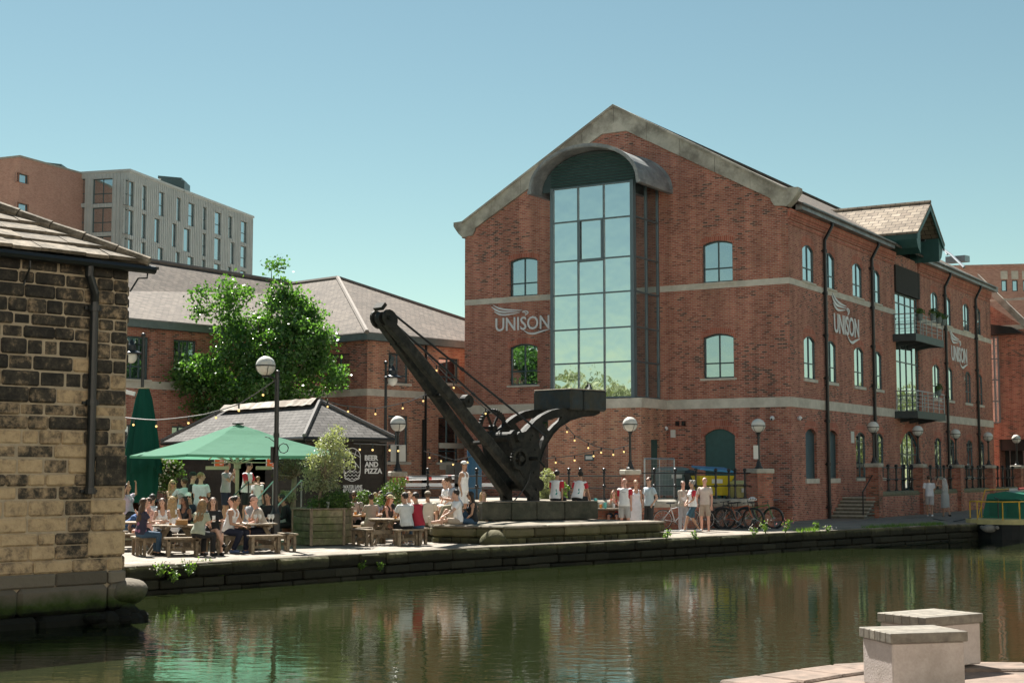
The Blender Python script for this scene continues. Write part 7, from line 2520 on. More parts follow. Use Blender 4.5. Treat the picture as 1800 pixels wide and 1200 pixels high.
# ------------------------------------------------------------------ people
random.seed(303)
SKIN = {'fair': (.56, .34, .25), 'tan': (.44, .25, .165), 'brown': (.20, .10, .06), 'pink': (.60, .33, .25)}
SK = {k: pm('skin_' + k, c, .55, var=.06) for k, c in SKIN.items()}
CL = {}
def cloth(c):
    if c not in CL:
        CL[c] = pm('cloth', c, .85, var=.10, scale=9, bump=.008)
    return CL[c]
HR = {'dark': (.018, .013, .010), 'brown': (.07, .04, .022), 'blond': (.36, .25, .12), 'grey': (.26, .25, .24), 'red': (.26, .08, .03), 'silver': (.42, .41, .40), 'light': (.24, .15, .07)}
HM = {k: pm('hair_' + k, c, .6, var=.3, scale=18) for k, c in HR.items()}
M['shade'] = pm('dark_lens', (.01, .01, .012), .15)
M['lip'] = pm('lips', (.36, .13, .11), .5)
BAKE = []
ARM = {  # elbow from shoulder, wrist from elbow; x is outwards, y forwards
    'down': ((.05, -.03, -.28), (.0, .06, -.25)), 'fwd': ((.05, .13, -.24), (-.06, .23, .03)), 'table': ((.07, .15, -.22), (-.12, .20, .02)),
    'drink': ((.07, .14, -.23), (-.12, .14, .18)), 'hip': ((.14, -.06, -.25), (-.07, .10, -.20)), 'back': ((.09, -.14, -.25), (.03, -.10, -.24)),
    'chin': ((.04, .20, -.20), (-.12, .05, .24)), 'cross': ((.04, .06, -.28), (-.22, .16, .06)), 'lap': ((.05, .08, -.27), (-.10, .18, -.12)),
    'phone': ((.05, .12, -.25), (-.10, .19, .12)), 'lean': ((.14, .22, -.14), (-.10, .16, -.06)), 'up': ((.20, .08, .05), (-.10, .08, .24)), 'knee': ((.06, .20, -.20), (.0, .22, -.10))}
LEG = {  # knee from hip, ankle from knee
    'stand': ((.02, .02, -.43), (.0, -.03, -.42)), 'step': ((.01, .19, -.39), (.0, .04, -.42)), 'trail': ((.01, -.06, -.43), (.0, -.24, -.35)),
    'sit': ((.05, .42, -.02), (.0, -.02, -.43)), 'sitback': ((.05, .41, -.03), (.0, -.18, -.39)), 'sitout': ((.06, .41, -.02), (.0, .16, -.40)),
    'cross': ((-.10, .41, .08), (-.13, .14, -.33)), 'flat': ((.05, .42, .04), (.02, .41, -.05)), 'bent': ((.03, .30, .30), (.0, .22, -.33)), 'walkx': ((-.05, .22, -.37), (-.02, .10, -.41))}
def capsule(mb, a, c, r0, r1, n=10):
    mb.tube([a, c], [r0, r1], n); mb.ell(a, r0, nu=n, nv=6); mb.ell(c, r1, nu=n, nv=6)
def dens(o, vox, sm):
    m = o.modifiers.new('remesh', 'REMESH'); m.mode = 'VOXEL'; m.voxel_size = vox; m.use_smooth_shade = True
    m = o.modifiers.new('smooth', 'SMOOTH'); m.iterations = sm; m.factor = .5
def person(label, loc, face, legs='stand', arms='down', h=1.72, fem=False, skin='fair', top=('tee', (.7, .7, .7)), bot=('shorts', (.1, .1, .1)), hair=('short', 'dark'), lean=0., look=0., nod=0., shoes=(.6, .6, .6), glasses=False, hat=None, hold=None, sleeve=None, stripe=None, blob=None):
    """loc: point under the feet (standing) or on the seat (sitting); face: 0 towards the camera, 90 right, 180 away"""
    t = thing('person', label, 'person', tuple(loc), R(180 + face))
    k = h / 1.72
    lg = (legs, legs) if isinstance(legs, str) else legs
    am = (arms, arms) if isinstance(arms, str) else arms
    sit = lg[0] in ('sit', 'sitback', 'sitout', 'cross', 'flat', 'bent')
    pel = V(0, 0, (.09 if sit else .90)) 
    if not sit and 'step' in lg: pel.z = .885
    if not sit and 'walkx' in lg: pel.z = .885
    L_ = R(lean + random.uniform(-2, 3)); tilt = random.uniform(-.05, .05)
    up = V(tilt, math.sin(L_), math.cos(L_)).normalized(); fw = V(0, math.cos(L_), -math.sin(L_)); X = V(1, 0, 0)
    def tp(a, x=0, y=0): return pel + up * a + X * x + fw * y
    sw = .158 if fem else .180
    f_ = .88 if fem else 1.0
    def ring(a, rx, ry, y=0, inf=0.):
        c = tp(a, 0, y)
        return [c + X * ((rx + inf) * math.cos(q)) + fw * ((ry + inf) * math.sin(q)) for q in [2 * math.pi * i / 16 for i in range(16)]]
    hipw = .165 if fem else .158
    wa = .118 if fem else .142
    prof = [(-.10, hipw * .75, .10, 0), (-.04, hipw, .115, 0), (.05, hipw, .112, -.005), (.17, wa, .092, 0), (.28, wa + .012, .10, .005), (.38, sw - .02, .112, .008), (.46, sw - .012, .10, 0), (.505, sw * .78, .082, -.005), (.53, .075, .066, -.01), (.56, .058, .058, -.005), (.64, .052, .055, .01)]
    b = MB()
    b.loft([ring(a, rx, ry, y) for a, rx, ry, y in prof])
    if fem:
        for s in (-1, 1): b.ell(tp(.36, s * .065, .085), .066, nu=12, nv=8)
    # head
    hd = Matrix.Rotation(-R(look + random.uniform(-9, 9)), 3, 'Z')
    nd = Matrix.Rotation(-R(nod), 3, 'X')
    nk = tp(.60, 0, .0)
    def hp(x, y, z): return nk + hd @ (nd @ V(x, y + .012, z + .135))
    HX, HY, HZ = ((hd @ (nd @ V(*q))).normalized() for q in ((1, 0, 0), (0, 1, 0), (0, 0, 1)))
    hax = (HX, HY, HZ)
    b.ell(hp(0, -.008, .02), (.077, .095, .092), hax, 16, 12); b.ell(hp(0, .022, -.045), (.056, .066, .066), hax, 14, 10); b.ell(hp(0, .055, -.078), (.032, .028, .026), hax, 10, 8)
    capsule(b, hp(0, .078, .018), hp(0, .100, -.022), .010, .015, 8)
    for s in (-1, 1): b.ell(hp(s * .074, -.012, .0), (.012, .022, .032), hax, 8, 6); b.ell(hp(s * .03, .078, .035), (.022, .012, .010), hax, 8, 6)
    capsule(b, tp(.53), hp(0, -.02, -.05), .053, .050)
    J = {}
    for s, a, l in ((-1, am[0], lg[0]), (1, am[1], lg[1])):
        sh = tp(.475, s * sw)
        e, w = ARM[a]
        e = [q + random.uniform(-.025, .025) for q in e]; w = [q + random.uniform(-.025, .025) for q in w]
        el = sh + (X * (e[0] * s) + fw * e[1] + up * e[2]); wr = el + (X * (w[0] * s) + fw * w[1] + up * w[2])
        capsule(b, sh, el, .050 * f_, .038 * f_); capsule(b, el, wr, .039 * f_, .026 * f_)
        J[s, 'sh'], J[s, 'el'], J[s, 'wr'] = sh, el, wr
        d = (wr - el).normalized()
        side = d.cross(fw if abs(d.dot(fw)) < .8 else up).normalized()
        pn = d.cross(side)
        pm_ = wr + d * .055
        b.ell(pm_, (.040 * f_, .017, .052), (side, pn, d), 10, 8)
        for i, (o, ln) in enumerate(((-.030, .060), (-.010, .072), (.010, .068), (.029, .052))):
            p0 = wr + d * .09 + side * o * f_
            p1 = p0 + d * ln * .55 + pn * .010; p2 = p1 + d * ln * .40 + pn * .026
            b.tube([p0 - d * .03, p0, p1, p2], [.0105, .0105, .0095, .008], 6)
        q0 = wr + d * .03 - side * .03 * f_ * s; q1 = q0 + d * .035 - side * .026 * s + pn * .012; b.tube([q0, q1, q1 + d * .032 + pn * .01], [.013, .011, .009], 6)
        J[s, 'hand'] = pm_ + d * .03
        hj = pel + X * (s * .088) + V(0, 0, -.03)
        kn, an = LEG[l]
        kj = hj + V(kn[0] * s + random.uniform(-.02, .03), kn[1], kn[2]); aj = kj + V(an[0] * s, an[1], an[2])
        capsule(b, hj, kj, .082 if not fem else .084, .052); capsule(b, kj, aj, .05, .036)
        b.ell(kj.lerp(aj, .3) + V(0, -.016, 0), (.05, .052, .10), None, 10, 8)
        J[s, 'hip'], J[s, 'knee'], J[s, 'ank'] = hj, kj, aj
        sh_d = (aj - kj).normalized()
        fd = V(0, 1, 0) - sh_d * (V(0, 1, 0).dot(sh_d)) if abs(sh_d.y) > .8 else V(0, 1, -.0)
        if abs(sh_d.y) > .8: fd = V(.15 * s, .15, 1)
        fd.normalize()
        J[s, 'fd'] = fd
        capsule(b, aj + sh_d * .03, aj + sh_d * .05 + fd * .12, .036, .030, 8)
    body = b.build('body', [SK[skin], M['shade'], M['lip']], t, uv=False)
    dens(body, .0105, 3)
    eyes = [hp(s * .031, .082, .015) for s in (-1, 1)]; mouth = hp(0, .09, -.052)
    BAKE.append((body, [(e, .013, 1) for e in eyes] + [(mouth + HX * q, .010, 2) for q in (-.014, 0, .014)]))
    # top
    kind, tc = top
    b = MB()
    def tor(a0, a1, inf):
        rs = [p for p in prof if a0 <= p[0] <= a1]
        b.loft([ring(a, rx, ry, y, inf + (.010 if a < .2 else 0)) for a, rx, ry, y in rs])
    mats = [cloth(tc)]
    if kind in ('tee', 'long', 'tank', 'dress', 'cardigan'):
        tor(-.05, .38 if kind in ('tank', 'dress') else .53, .020)
        if fem:
            for s in (-1, 1): b.ell(tp(.355, s * .065, .09), .074, nu=12, nv=8)
        for s in (-1, 1):
            sh, el, wr = J[s, 'sh'], J[s, 'el'], J[s, 'wr']
            if kind in ('tank', 'dress'):
                b.tube([tp(.36, s * .09, .10), tp(.47, s * .085, .09), tp(.52, s * .085, .01), tp(.47, s * .085, -.085), tp(.36, s * .09, -.10)], .02 if kind == 'dress' else .032, 6)
            else:
                e_ = sh.lerp(el, .62 if kind == 'tee' else 1.0)
                b.tube([sh + (sh - el).normalized() * .02, e_], [.070 * f_, (.068 if kind == 'tee' else .054) * f_], 12); b.ell(sh - up * .004, .069 * f_, nu=12, nv=8)
                if kind != 'tee':
                    b.ell(el, .054 * f_, nu=10, nv=8); b.tube([el, el.lerp(wr, .9)], [.054 * f_, .042], 10)
        if kind == 'dress':
            if sit: pass
            else:
                n_ = [(.02, .185, .135), (-.10, .20, .155), (-.30, .20, .155), (-.52, .205, .16)]
                b.loft([[pel + V(math.cos(q) * rx, math.sin(q) * ry, z) for q in [2 * math.pi * i / 18 for i in range(18)]] for z, rx, ry in n_[::-1]])
        o = b.build('dress' if kind == 'dress' else 'shirt', mats + ([cloth(sleeve)] if sleeve else []) + ([cloth(stripe)] if stripe else []), t, uv=False)
        dens(o, .0125, 2)
        jobs = []
        if sleeve:
            for s in (-1, 1):
                jobs += [(J[s, 'sh'].lerp(J[s, 'el'], q), .088, 1) for q in (.15, .35, .55, .75)]
            if kind == 'long': jobs += [(J[s, 'el'].lerp(J[s, 'wr'], q), .08, 1) for s in (-1, 1) for q in (0, .25, .5, .75, 1)]
        if stripe:
            mi_ = 2 if sleeve else 1
            if blob == 'plaid': jobs += [(tp(a, x, y), .045, mi_) for a in (.05, .22, .39) for x in (-.15, -.05, .05, .15) for y in (-.11, .11)]
            elif blob == 'arm': jobs += [(J[s, 'sh'].lerp(J[s, 'el'], q / 8) + X * (s * .05), .034, mi_) for s in (-1, 1) for q in range(9)] + [(J[s, 'el'].lerp(J[s, 'wr'], q / 8) + X * (s * .04), .030, mi_) for s in (-1, 1) for q in range(9)]
            elif blob == 'emblem': jobs += [(tp(.10 + .028 * q, .085 + .02 * math.sin(q), -.125), .026, mi_) for q in range(6)]
            elif blob == 'print': jobs += [(tp(.40, x * .03, -.12), .012, mi_) for x in range(-3, 4)] + [(tp(.34, x * .025, -.13), .010, mi_) for x in range(-3, 4)]
        BAKE.append((o, jobs))
    if kind == 'cardigan':
        b = MB(); b.loft([ring(a, rx, ry, y, .03) for a, rx, ry, y in prof if .05 <= a <= .38]); o = b.build('vest', cloth((.72, .72, .72)), t, uv=False); dens(o, .013, 2); BAKE.append((o, []))
    # bottom
    if bot:
        kind, bc = bot
        b = MB()
        b.loft([ring(a, rx, ry, y, .014) for a, rx, ry, y in prof if -.11 <= a <= .06])
        for s in (-1, 1):
            hj, kj, aj = J[s, 'hip'], J[s, 'knee'], J[s, 'ank']
            b.ell(hj, .097, nu=12, nv=8)
            if kind == 'shorts':
                b.tube([hj, hj.lerp(kj, .88)], [.098, .088], 14)
            elif kind == 'mini':
                b.tube([hj, hj.lerp(kj, .5)], [.098, .09], 14)
            elif kind == 'trousers':
                b.tube([hj, kj], [.098, .072], 14); b.ell(kj, .072, nu=12, nv=8); b.tube([kj, kj.lerp(aj, .97)], [.072, .062], 14)
        mats = [cloth(bc)]
        jobs = []
        if len(bot) > 2 if isinstance(bot, tuple) else False: pass
        o = b.build('trousers' if kind == 'trousers' else 'shorts', mats, t, uv=False); dens(o, .0135, 2); BAKE.append((o, []))
    # shoes
    b = MB()
    for s in (-1, 1):
        aj, fd = J[s, 'ank'], J[s, 'fd']; d = (aj - J[s, 'knee']).normalized()
        p = aj + d * .045
        b.tube([p - fd * .05, p + fd * .03, p + fd * .13, p + fd * .18], [.040, .047, .043, .028], 10)
        b.ell(p - fd * .045, .043, nu=10, nv=6)
    o = b.build('shoes', cloth(shoes), t, uv=False); dens(o, .012, 1); BAKE.append((o, []))
    # hair and hats
    hk, hc = hair
    if hk != 'bald':
        b = MB()
        b.ell(hp(0, -.024, .028), (.087, .098, .092), hax, 16, 12)
        if hk == 'curly':
            for i in range(26):
                a = 2.4 * i; z = -.1 + .2 * ((i * 7) % 26) / 26
                b.ell(hp(math.cos(a) * .07, -.03 + math.sin(a) * .08, .06 + z * .5), .032, nu=8, nv=6)
        if hk in ('long', 'tail'):
            b.ell(hp(0, -.035, .015), (.091, .094, .098), hax, 16, 12)
            if hk == 'long':
                for s in (-1, -.4, .4, 1):
                    p0 = hp(s * .072, -.045 + .02 * abs(s), 0); p1 = tp(.50, s * .085, -.085 + .05 * abs(s)); p2 = tp(.30 + .03 * s, s * .09, -.125 + .04 * abs(s))
                    b.tube([p0, p1, p2, p2 - up * .05], [.045, .05, .04, .018], 8); b.ell(p0, .046, nu=8, nv=6)
            else:
                b.tube([hp(0, -.10, .05), hp(0, -.15, -.02), hp(0, -.13, -.15)], [.035, .04, .015], 8)
        if hk == 'bun': b.ell(hp(0, -.12, .08), .05, nu=10, nv=8)
        o = b.build('hair', HM[hc], t, uv=False); dens(o, .011, 1)
        if True:
            tx = o.modifiers.new('rough', 'DISPLACE'); tx.texture = HTEX; tx.strength = .014; tx.mid_level = .5; tx.texture_coords = 'OBJECT' if False else 'LOCAL'
        BAKE.append((o, []))
    if hat:
        b = MB()
        b.ell(hp(0, -.012, .055), (.088, .104, .078), hax, 16, 10)
        br = [hp(.075 * math.cos(a), .05 + .13 * math.sin(a), .045) for a in [math.pi * i / 8 for i in range(9)]]
        b.prism(br, HZ * .012)
        o = b.build('cap', cloth(hat), t, uv=False); dens(o, .009, 1); BAKE.append((o, []))
    if glasses:
        b = MB()
        for s in (-1, 1):
            b.ell(hp(s * .034, .092, .014), (.027, .010, .021), hax, 10, 6); b.tube([hp(s * .06, .085, .018), hp(s * .078, .0, .018)], .005, 5)
        b.tube([hp(-.02, .1, .018), hp(.02, .1, .018)], .005, 5)
        b.build('sunglasses', M['shade'], t, uv=False)
    if hold == 'phone':
        wp = Matrix.Rotation(R(180 + face), 4, 'Z'); q = J[1, 'hand']
        b = MB(); b.cbox(q + V(0, .02, .03), .075, .012, .15, u=X, bev=.003)
        o = b.build('smartphone', M['white'] if 'white' in label else M['black'], None, uv=False); o.matrix_world = Matrix.Translation(loc) @ wp @ Matrix.Scale(k, 4)
        tag(o, 'smartphone held by the ' + label[:label.find(',')] if ',' in label else 'smartphone held by the ' + ' '.join(label.split()[:9]), 'phone')
    t.scale = (k, k, k)
    return t
HTEX = bpy.data.textures.new('hair_clumps', 'CLOUDS'); HTEX.noise_scale = .03
W = (.84, .84, .85); BK = (.015, .016, .018); NV = (.018, .022, .045); GY = (.36, .37, .38); KH = (.26, .23, .16); DN = (.04, .085, .15); RD = (.55, .03, .05); CRM = (.62, .57, .48)
def S(px_, Y, z=.46): p = at(px_, 829, Y); return V(p.x, p.y, z)
def G(px_, Y, z=0.): return S(px_, Y, z)
P = person
# first table and around it
P('woman in navy and pink plaid shirt on the left bench of the nearest table', S(250, 35.75), 120, 'sit', 'table', 1.68, True, 'fair', ('tee', (.03, .03, .06)), ('trousers', DN), ('long', 'brown'), 6, 20, 5, BK, stripe=(.32, .12, .22), blob='plaid')
P('woman in striped white top with long brown hair, looking down at the nearest table', S(284, 37.3), 25, 'sit', 'table', 1.66, True, 'fair', ('tank', W), ('trousers', BK), ('long', 'brown'), 8, 25, 22)
P('woman with bare arms in a pale pink top behind the plaid shirt', S(267, 37.9), -60, 'sit', 'drink', 1.64, True, 'pink', ('tank', (.6, .35, .3)), ('shorts', BK), ('short', 'brown'), 6)
P('blonde woman seen from behind in a white strapless top', S(305, 38.6), 200, 'sit', 'table', 1.68, True, 'tan', ('tank', W), ('shorts', W), ('long', 'blond'), 4, -20)
P('dark-haired woman in black top raising a phone, facing the canal', S(327, 39.4), -15, 'sit', ('table', 'phone'), 1.66, True, 'brown', ('tank', BK), ('trousers', BK), ('long', 'dark'), 8, 20, 12, hold='phone')
P('woman in sage green tee with ombre hair on the front bench of the nearest table', S(350, 35.5), 155, ('sit', 'sit'), 'table', 1.68, True, 'fair', ('tee', (.34, .38, .30)), ('trousers', BK), ('long', 'light'), 14, -30, 8, BK)
P('woman in black top with crossed bare legs holding a white phone', S(376, 36.3), 25, ('sit', 'cross'), ('lap', 'phone'), 1.70, True, 'fair', ('tee', BK), ('mini', BK), ('long', 'brown'), 8, 15, 5, BK, hold='phone')
P('grey-haired man in pale blue tee seen from behind among the tables', S(317, 41.2), 170, 'sit', 'table', 1.76, False, 'fair', ('tee', (.42, .52, .62)), ('shorts', NV), ('short', 'grey'), 8)
P('older man in white cap and dark polo among the tables', S(328, 42.0), 40, 'sit', 'table', 1.76, False, 'pink', ('tee', NV), ('shorts', KH), ('short', 'grey'), 4, 20, 5, glasses=True, hat=W)
P('ginger woman in a peach top looking right behind the sage tee', S(355, 39.7), 90, 'sit', 'table', 1.64, True, 'pink', ('tank', (.55, .36, .30)), ('shorts', W), ('bun', 'red'), 6)
P('dark-haired man in pale tee behind the woman in the striped top', S(270, 39.6), 175, 'sit', 'table', 1.76, False, 'tan', ('tee', (.48, .55, .60)), ('shorts', BK), ('short', 'dark'), 6)
P('man in blue lounging low at the warehouse edge', S(224, 39.9, .44), 60, 'sitout', 'lean', 1.76, False, 'tan', ('tee', (.05, .12, .30)), ('shorts', DN), ('short', 'brown'), 55, 0, 10)
P('woman in lilac tee leaning back at the warehouse edge', S(228, 42.6, .75), 70, 'sit', 'up', 1.68, True, 'tan', ('tee', (.45, .38, .48)), ('trousers', BK), ('long', 'dark'), -8)
# second table
P('man in white sleeveless top with dark hair leaning over the wine table', S(402, 37.2), 75, ('sit', 'sitback'), 'table', 1.80, False, 'tan', ('tank', W), ('trousers', NV), ('short', 'dark'), 18, 0, 12, (.1, .15, .3))
P('sunburnt person half hidden behind the white sleeveless top', S(416, 38.6), -70, 'sit', 'table', 1.68, True, 'pink', ('tank', (.5, .28, .22)), ('shorts', W), ('short', 'brown'), 8)
P('man in grey tee seen from behind at the far side of the wine table', S(437, 38.9), 140, 'sit', 'table', 1.80, False, 'tan', ('tee', (.30, .32, .34)), ('shorts', BK), ('short', 'dark'), 14, -20)
P('bald man in sunglasses and tan patterned shirt at the wine table', S(467, 37.9), -72, ('sit', 'sitback'), ('table', 'chin'), 1.80, False, 'pink', ('tee', (.40, .34, .28)), ('shorts', NV), ('bald', 'dark'), 24, 0, 8, BK, glasses=True)
P('bearded man with dark hair in black facing the canal behind the bald man', S(476, 40.4), -20, 'sit', 'table', 1.80, False, 'tan', ('tee', BK), ('trousers', BK), ('short', 'dark'), 6, 0, 6)
P('man in black top bending left behind the timber planter', S(515, 42.0), -75, 'sit', 'table', 1.80, False, 'tan', ('long', BK), ('trousers', BK), ('short', 'dark'), 24, 0, 15)
# standing by the kiosk
P('man in grey tee and navy shorts, hand to face, at the serving hatch', G(397, 46.0, .46), 75, 'stand', ('chin', 'chin'), 1.82, False, 'tan', ('tee', (.33, .34, .33)), ('shorts', NV), ('short', 'brown'), 2, 10, 4)
P('tattooed man in white tee with one red shoulder patch at the serving hatch', G(433, 46.0, .46), 70, 'stand', 'fwd', 1.82, False, 'tan', ('tee', W), ('shorts', BK), ('short', 'dark'), 3, 0, 14, sleeve=RD)
P('boy in white tee waiting at the kiosk steps', G(453, 46.2, .46), 165, 'stand', 'down', 1.38, False, 'fair', ('tee', W), ('shorts', GY), ('short', 'light'), 0, -10)
P('man in white tee with brown hair standing with folded arms, back turned', G(353, 42.3, .12), 160, 'stand', 'cross', 1.84, False, 'fair', ('tee', (.66, .70, .76)), ('shorts', GY), ('short', 'light'), -2, 45)
P('man in black tee and black cap standing beside the white tee', G(338, 42.8, .12), 95, 'stand', 'down', 1.84, False, 'fair', ('tee', BK), ('trousers', BK), ('short', 'dark'), 2, 0, 0, hat=BK)
P('man in white tee leaning on the tall bar table', S(325, 43.0, .92), 200, 'sit', ('lean', 'table'), 1.80, False, 'tan', ('tee', (.6, .63, .70)), ('shorts', BK), ('short', 'brown'), 26, -40)
P('blonde woman in sunglasses and tan dress at the tall bar table', S(304, 43.6, .85), 40, 'sit', ('table', 'chin'), 1.68, True, 'tan', ('dress', (.42, .30, .24)), ('mini', (.42, .30, .24)), ('long', 'blond'), 4, 20, 4, glasses=True)
# third table and pub table
P('bearded man in pink open shirt facing the canal at the pub table', S(624, 44.2), 15, 'sit', 'table', 1.82, False, 'brown', ('tee', (.50, .40, .42)), ('trousers', BK), ('short', 'dark'), 6, 5, 6, glasses=True)
P('woman in taupe playsuit with dark hair tied back, seen from behind', S(652, 42.5), 200, 'sit', 'table', 1.68, True, 'tan', ('tee', (.36, .30, .26)), ('shorts', (.36, .30, .26)), ('bun', 'dark'), 4)
P('blonde woman with back turned behind the taupe playsuit', S(659, 45.0), 185, 'sit', 'table', 1.68, True, 'fair', ('tee', (.30, .28, .38)), ('shorts', BK), ('bun', 'blond'), 2)
P('dark-haired man beyond the blonde woman at the kiosk corner', S(674, 45.4), -60, 'sit', 'table', 1.80, False, 'brown', ('tee', NV), ('trousers', BK), ('short', 'dark'), 4)
P('redhead in beige cap and brown top resting chin on her hand', S(676, 42.2), 70, 'sit', ('chin', 'table'), 1.68, True, 'pink', ('tank', (.05, .035, .03)), ('mini', (.3, .25, .2)), ('long', 'red'), 16, 0, 10, W, hat=(.40, .34, .20))
P('person in black tee and black cap across from the redhead', S(693, 43.2), -70, 'sit', 'table', 1.74, False, 'tan', ('tee', BK), ('trousers', BK), ('short', 'dark'), 10, 0, 6, hat=BK)
P('man in pale grey tee and black shorts on the near bench, back turned', S(716, 40.75), 215, 'sit', 'table', 1.82, False, 'tan', ('tee', (.56, .58, .58)), ('shorts', BK), ('short', 'dark'), 8, -15)
P('man in red and navy track jacket with white stripes on the near bench', S(737, 41.1), 235, 'sit', 'table', 1.82, False, 'tan', ('long', (.36, .02, .04)), ('trousers', DN), ('short', 'dark'), 12, -25, 6, sleeve=NV, stripe=W, blob='arm')
P('blond person hidden behind the track jacket', S(720, 44.2), 0, 'sit', 'table', 1.76, False, 'fair', ('tee', W), ('shorts', BK), ('short', 'blond'), 2)
P('man in cream tee and beige cap sitting with his back turned', S(752, 43.4), 185, 'sit', ('drink', 'table'), 1.80, False, 'tan', ('tee', CRM), ('shorts', KH), ('short', 'brown'), 6, -10, 0, hat=(.36, .31, .24))
# on the crane platform
P('curly-haired man in grey tee and khaki trousers reading a phone', S(806, 43.6, .92), -80, ('sitout', 'sit'), 'phone', 1.80, False, 'fair', ('tee', (.42, .46, .52)), ('trousers', (.25, .23, .16)), ('curly', 'brown'), 24, 0, 18, (.10, .08, .07), hold='phone')
b = MB(); q = S(806, 43.7, 0); b.cbox(q + Z * .71, .55, .5, .42, u=V(1, .2, 0), bev=.03); tag(b.build('stone_block', M['plat_stone']), 'rough stone block under the seated man in khaki trousers', 'stone')
P('person in white top hidden behind the curly-haired man', S(792, 44.6, .90), -60, 'sit', 'lap', 1.70, True, 'fair', ('tee', W), ('shorts', W), ('short', 'brown'), 16)
P('man in white cap and sleeveless top standing behind the platform', G(815, 46.6, .50), 65, 'stand', ('down', 'down'), 1.80, False, 'tan', ('tank', W), ('shorts', W), ('short', 'brown'), 2, 10, 0, hat=(.7, .7, .7))
P('man in white tee and shorts sitting on the platform with legs stretched out', S(806, 42.7, .52), -70, ('flat', 'bent'), ('knee', 'lap'), 1.80, False, 'fair', ('tee', W), ('shorts', (.40, .33, .26)), ('short', 'dark'), 6, 30, 6, (.5, .45, .36))
P('dark-haired woman in sunglasses and black top sitting on the platform with a phone', S(832, 42.9, .52), -72, ('flat', 'bent'), ('lap', 'phone'), 1.70, True, 'tan', ('tank', BK), ('shorts', DN), ('long', 'dark'), 8, 0, 12, (.42, .37, .28), glasses=True, hold='phone')
P('blonde woman with face turned right behind the platform couple', S(848, 46.6, .5), 40, 'sit', 'table', 1.66, True, 'fair', ('tee', (.5, .3, .25)), ('shorts', BK), ('long', 'blond'), 4, 20)
P('dark-haired man in white and red team shirt on the plinth, left of the pair', S(976, 47.9, ztop), 150, 'sitback', ('lap', 'down'), 1.80, False, 'tan', ('tee', W), ('shorts', BK), ('short', 'dark'), 8, -10, 0, sleeve=RD, stripe=(.02, .28, .24), blob='emblem')
P('man in white and red team shirt leaning to the right on the plinth', S(1014, 48.1, ztop), 152, 'sitback', ('lap', 'knee'), 1.80, False, 'tan', ('tee', W), ('shorts', BK), ('short', 'dark'), 18, -50, 6, sleeve=RD, stripe=(.02, .28, .24), blob='emblem')
P('woman in a white tee partly hidden between the leaning man and the railing', S(1028, 49.9, .55), -30, 'sit', 'table', 1.66, True, 'fair', ('tee', W), ('shorts', BK), ('short', 'light'), 6)
P('woman in red top seated at the small table behind the plinth', S(1079, 51.6), -10, 'sit', 'drink', 1.66, True, 'pink', ('tank', (.5, .04, .03)), ('shorts', DN), ('long', 'light'), 2)
# standing right of the plinth
P('bald man in white team shirt with red sleeves, back turned', G(1097, 48.9), 163, 'stand', ('cross', 'down'), 1.76, False, 'pink', ('tee', W), ('shorts', (.40, .40, .40)), ('bald', 'grey'), 0, -15, 0, sleeve=RD, stripe=(.25, .25, .3), blob='print')
P('woman in short white patterned dress between two men', G(1117, 49.6), 5, 'stand', 'down', 1.70, True, 'tan', ('dress', (.62, .63, .68)), None, ('bun', 'light'), 0, 0, 0)
P('grey-haired man in light blue tee and dark trousers with hands on hips', G(1141, 49.0), -55, 'stand', 'hip', 1.80, False, 'fair', ('tee', (.50, .60, .66)), ('trousers', (.03, .032, .034)), ('short', 'dark'), 0, -20, 0, BK, glasses=True, stripe=(.3, .3, .32), blob='print')
P('woman in beige cardigan and patterned grey trousers', G(1200, 50.9), 30, 'stand', 'lap', 1.66, True, 'pink', ('cardigan', (.44, .39, .33)), ('trousers', (.33, .33, .35)), ('bun', 'brown'), 0, 20, 0, (.4, .25, .2))
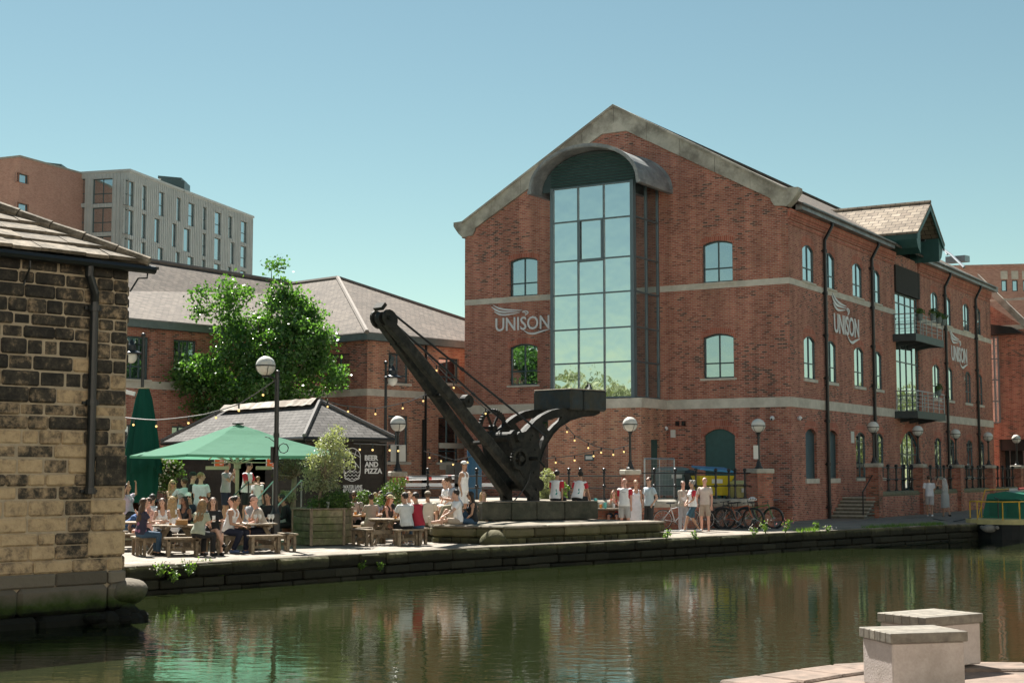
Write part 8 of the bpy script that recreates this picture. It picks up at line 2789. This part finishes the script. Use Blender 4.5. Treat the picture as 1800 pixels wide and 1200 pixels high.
P('grey curly-haired woman in team shirt and denim shorts striding left', G(1217, 50.2), -70, ('walkx', 'trail'), 'lap', 1.70, True, 'tan', ('tee', W), ('shorts', (.035, .09, .13)), ('curly', 'grey'), 2, 0, 0, W, sleeve=RD, stripe=(.25, .25, .3), blob='print')
P('bald man in beige tee and beige shorts with a hand in his pocket', G(1239, 50.8), -30, 'stand', ('down', 'hip'), 1.78, False, 'pink', ('tee', (.55, .47, .42)), ('shorts', (.38, .31, .25)), ('bald', 'grey'), 0, -15, 0, (.16, .08, .05))
# walkers by the terrace
P('man in white tee and pale grey shorts walking away beside the terrace wall', G(1633, 67.8), 165, ('step', 'trail'), ('down', 'fwd'), 1.82, False, 'tan', ('tee', (.66, .67, .72)), ('shorts', (.50, .49, .50)), ('short', 'brown'), 3, 20, 8, W)
P('woman in long grey dress with silver hair walking away beside the terrace wall', G(1660, 67.4), 185, ('stand', 'trail'), ('up', 'fwd'), 1.70, True, 'tan', ('dress', (.36, .38, .38)), None, ('long', 'silver'), 4, -15, 10, BK)

# ------------------------------------------------------------------ settle the figures into plain meshes
dg = bpy.context.evaluated_depsgraph_get()
dg.update()
done = []
for o, jobs in BAKE:
    me = bpy.data.meshes.new_from_object(o.evaluated_get(dg), preserve_all_data_layers=False, depsgraph=dg)
    done.append((o, me, jobs))
for o, me, jobs in done:
    o.modifiers.clear()
    old = o.data
    mats = list(old.materials)
    o.data = me
    if len(me.materials) == 0:
        for m in mats: me.materials.append(m)
    for i, m in enumerate(mats):
        if i < len(me.materials): me.materials[i] = m
        else: me.materials.append(m)
    me.name = o.name
    bpy.data.meshes.remove(old)
    n = len(me.polygons)
    if n == 0: continue
    mi = np.zeros(n, dtype=np.int32)
    if jobs:
        c = np.zeros(n * 3, dtype=np.float32); me.polygons.foreach_get("center", c); c = c.reshape(-1, 3)
        for p, r, k in jobs:
            d = ((c - np.array(p)) ** 2).sum(1)
            mi[d < r * r] = k
    me.polygons.foreach_set("material_index", mi)
    me.polygons.foreach_set("use_smooth", np.ones(n, dtype=bool))
    me.update()
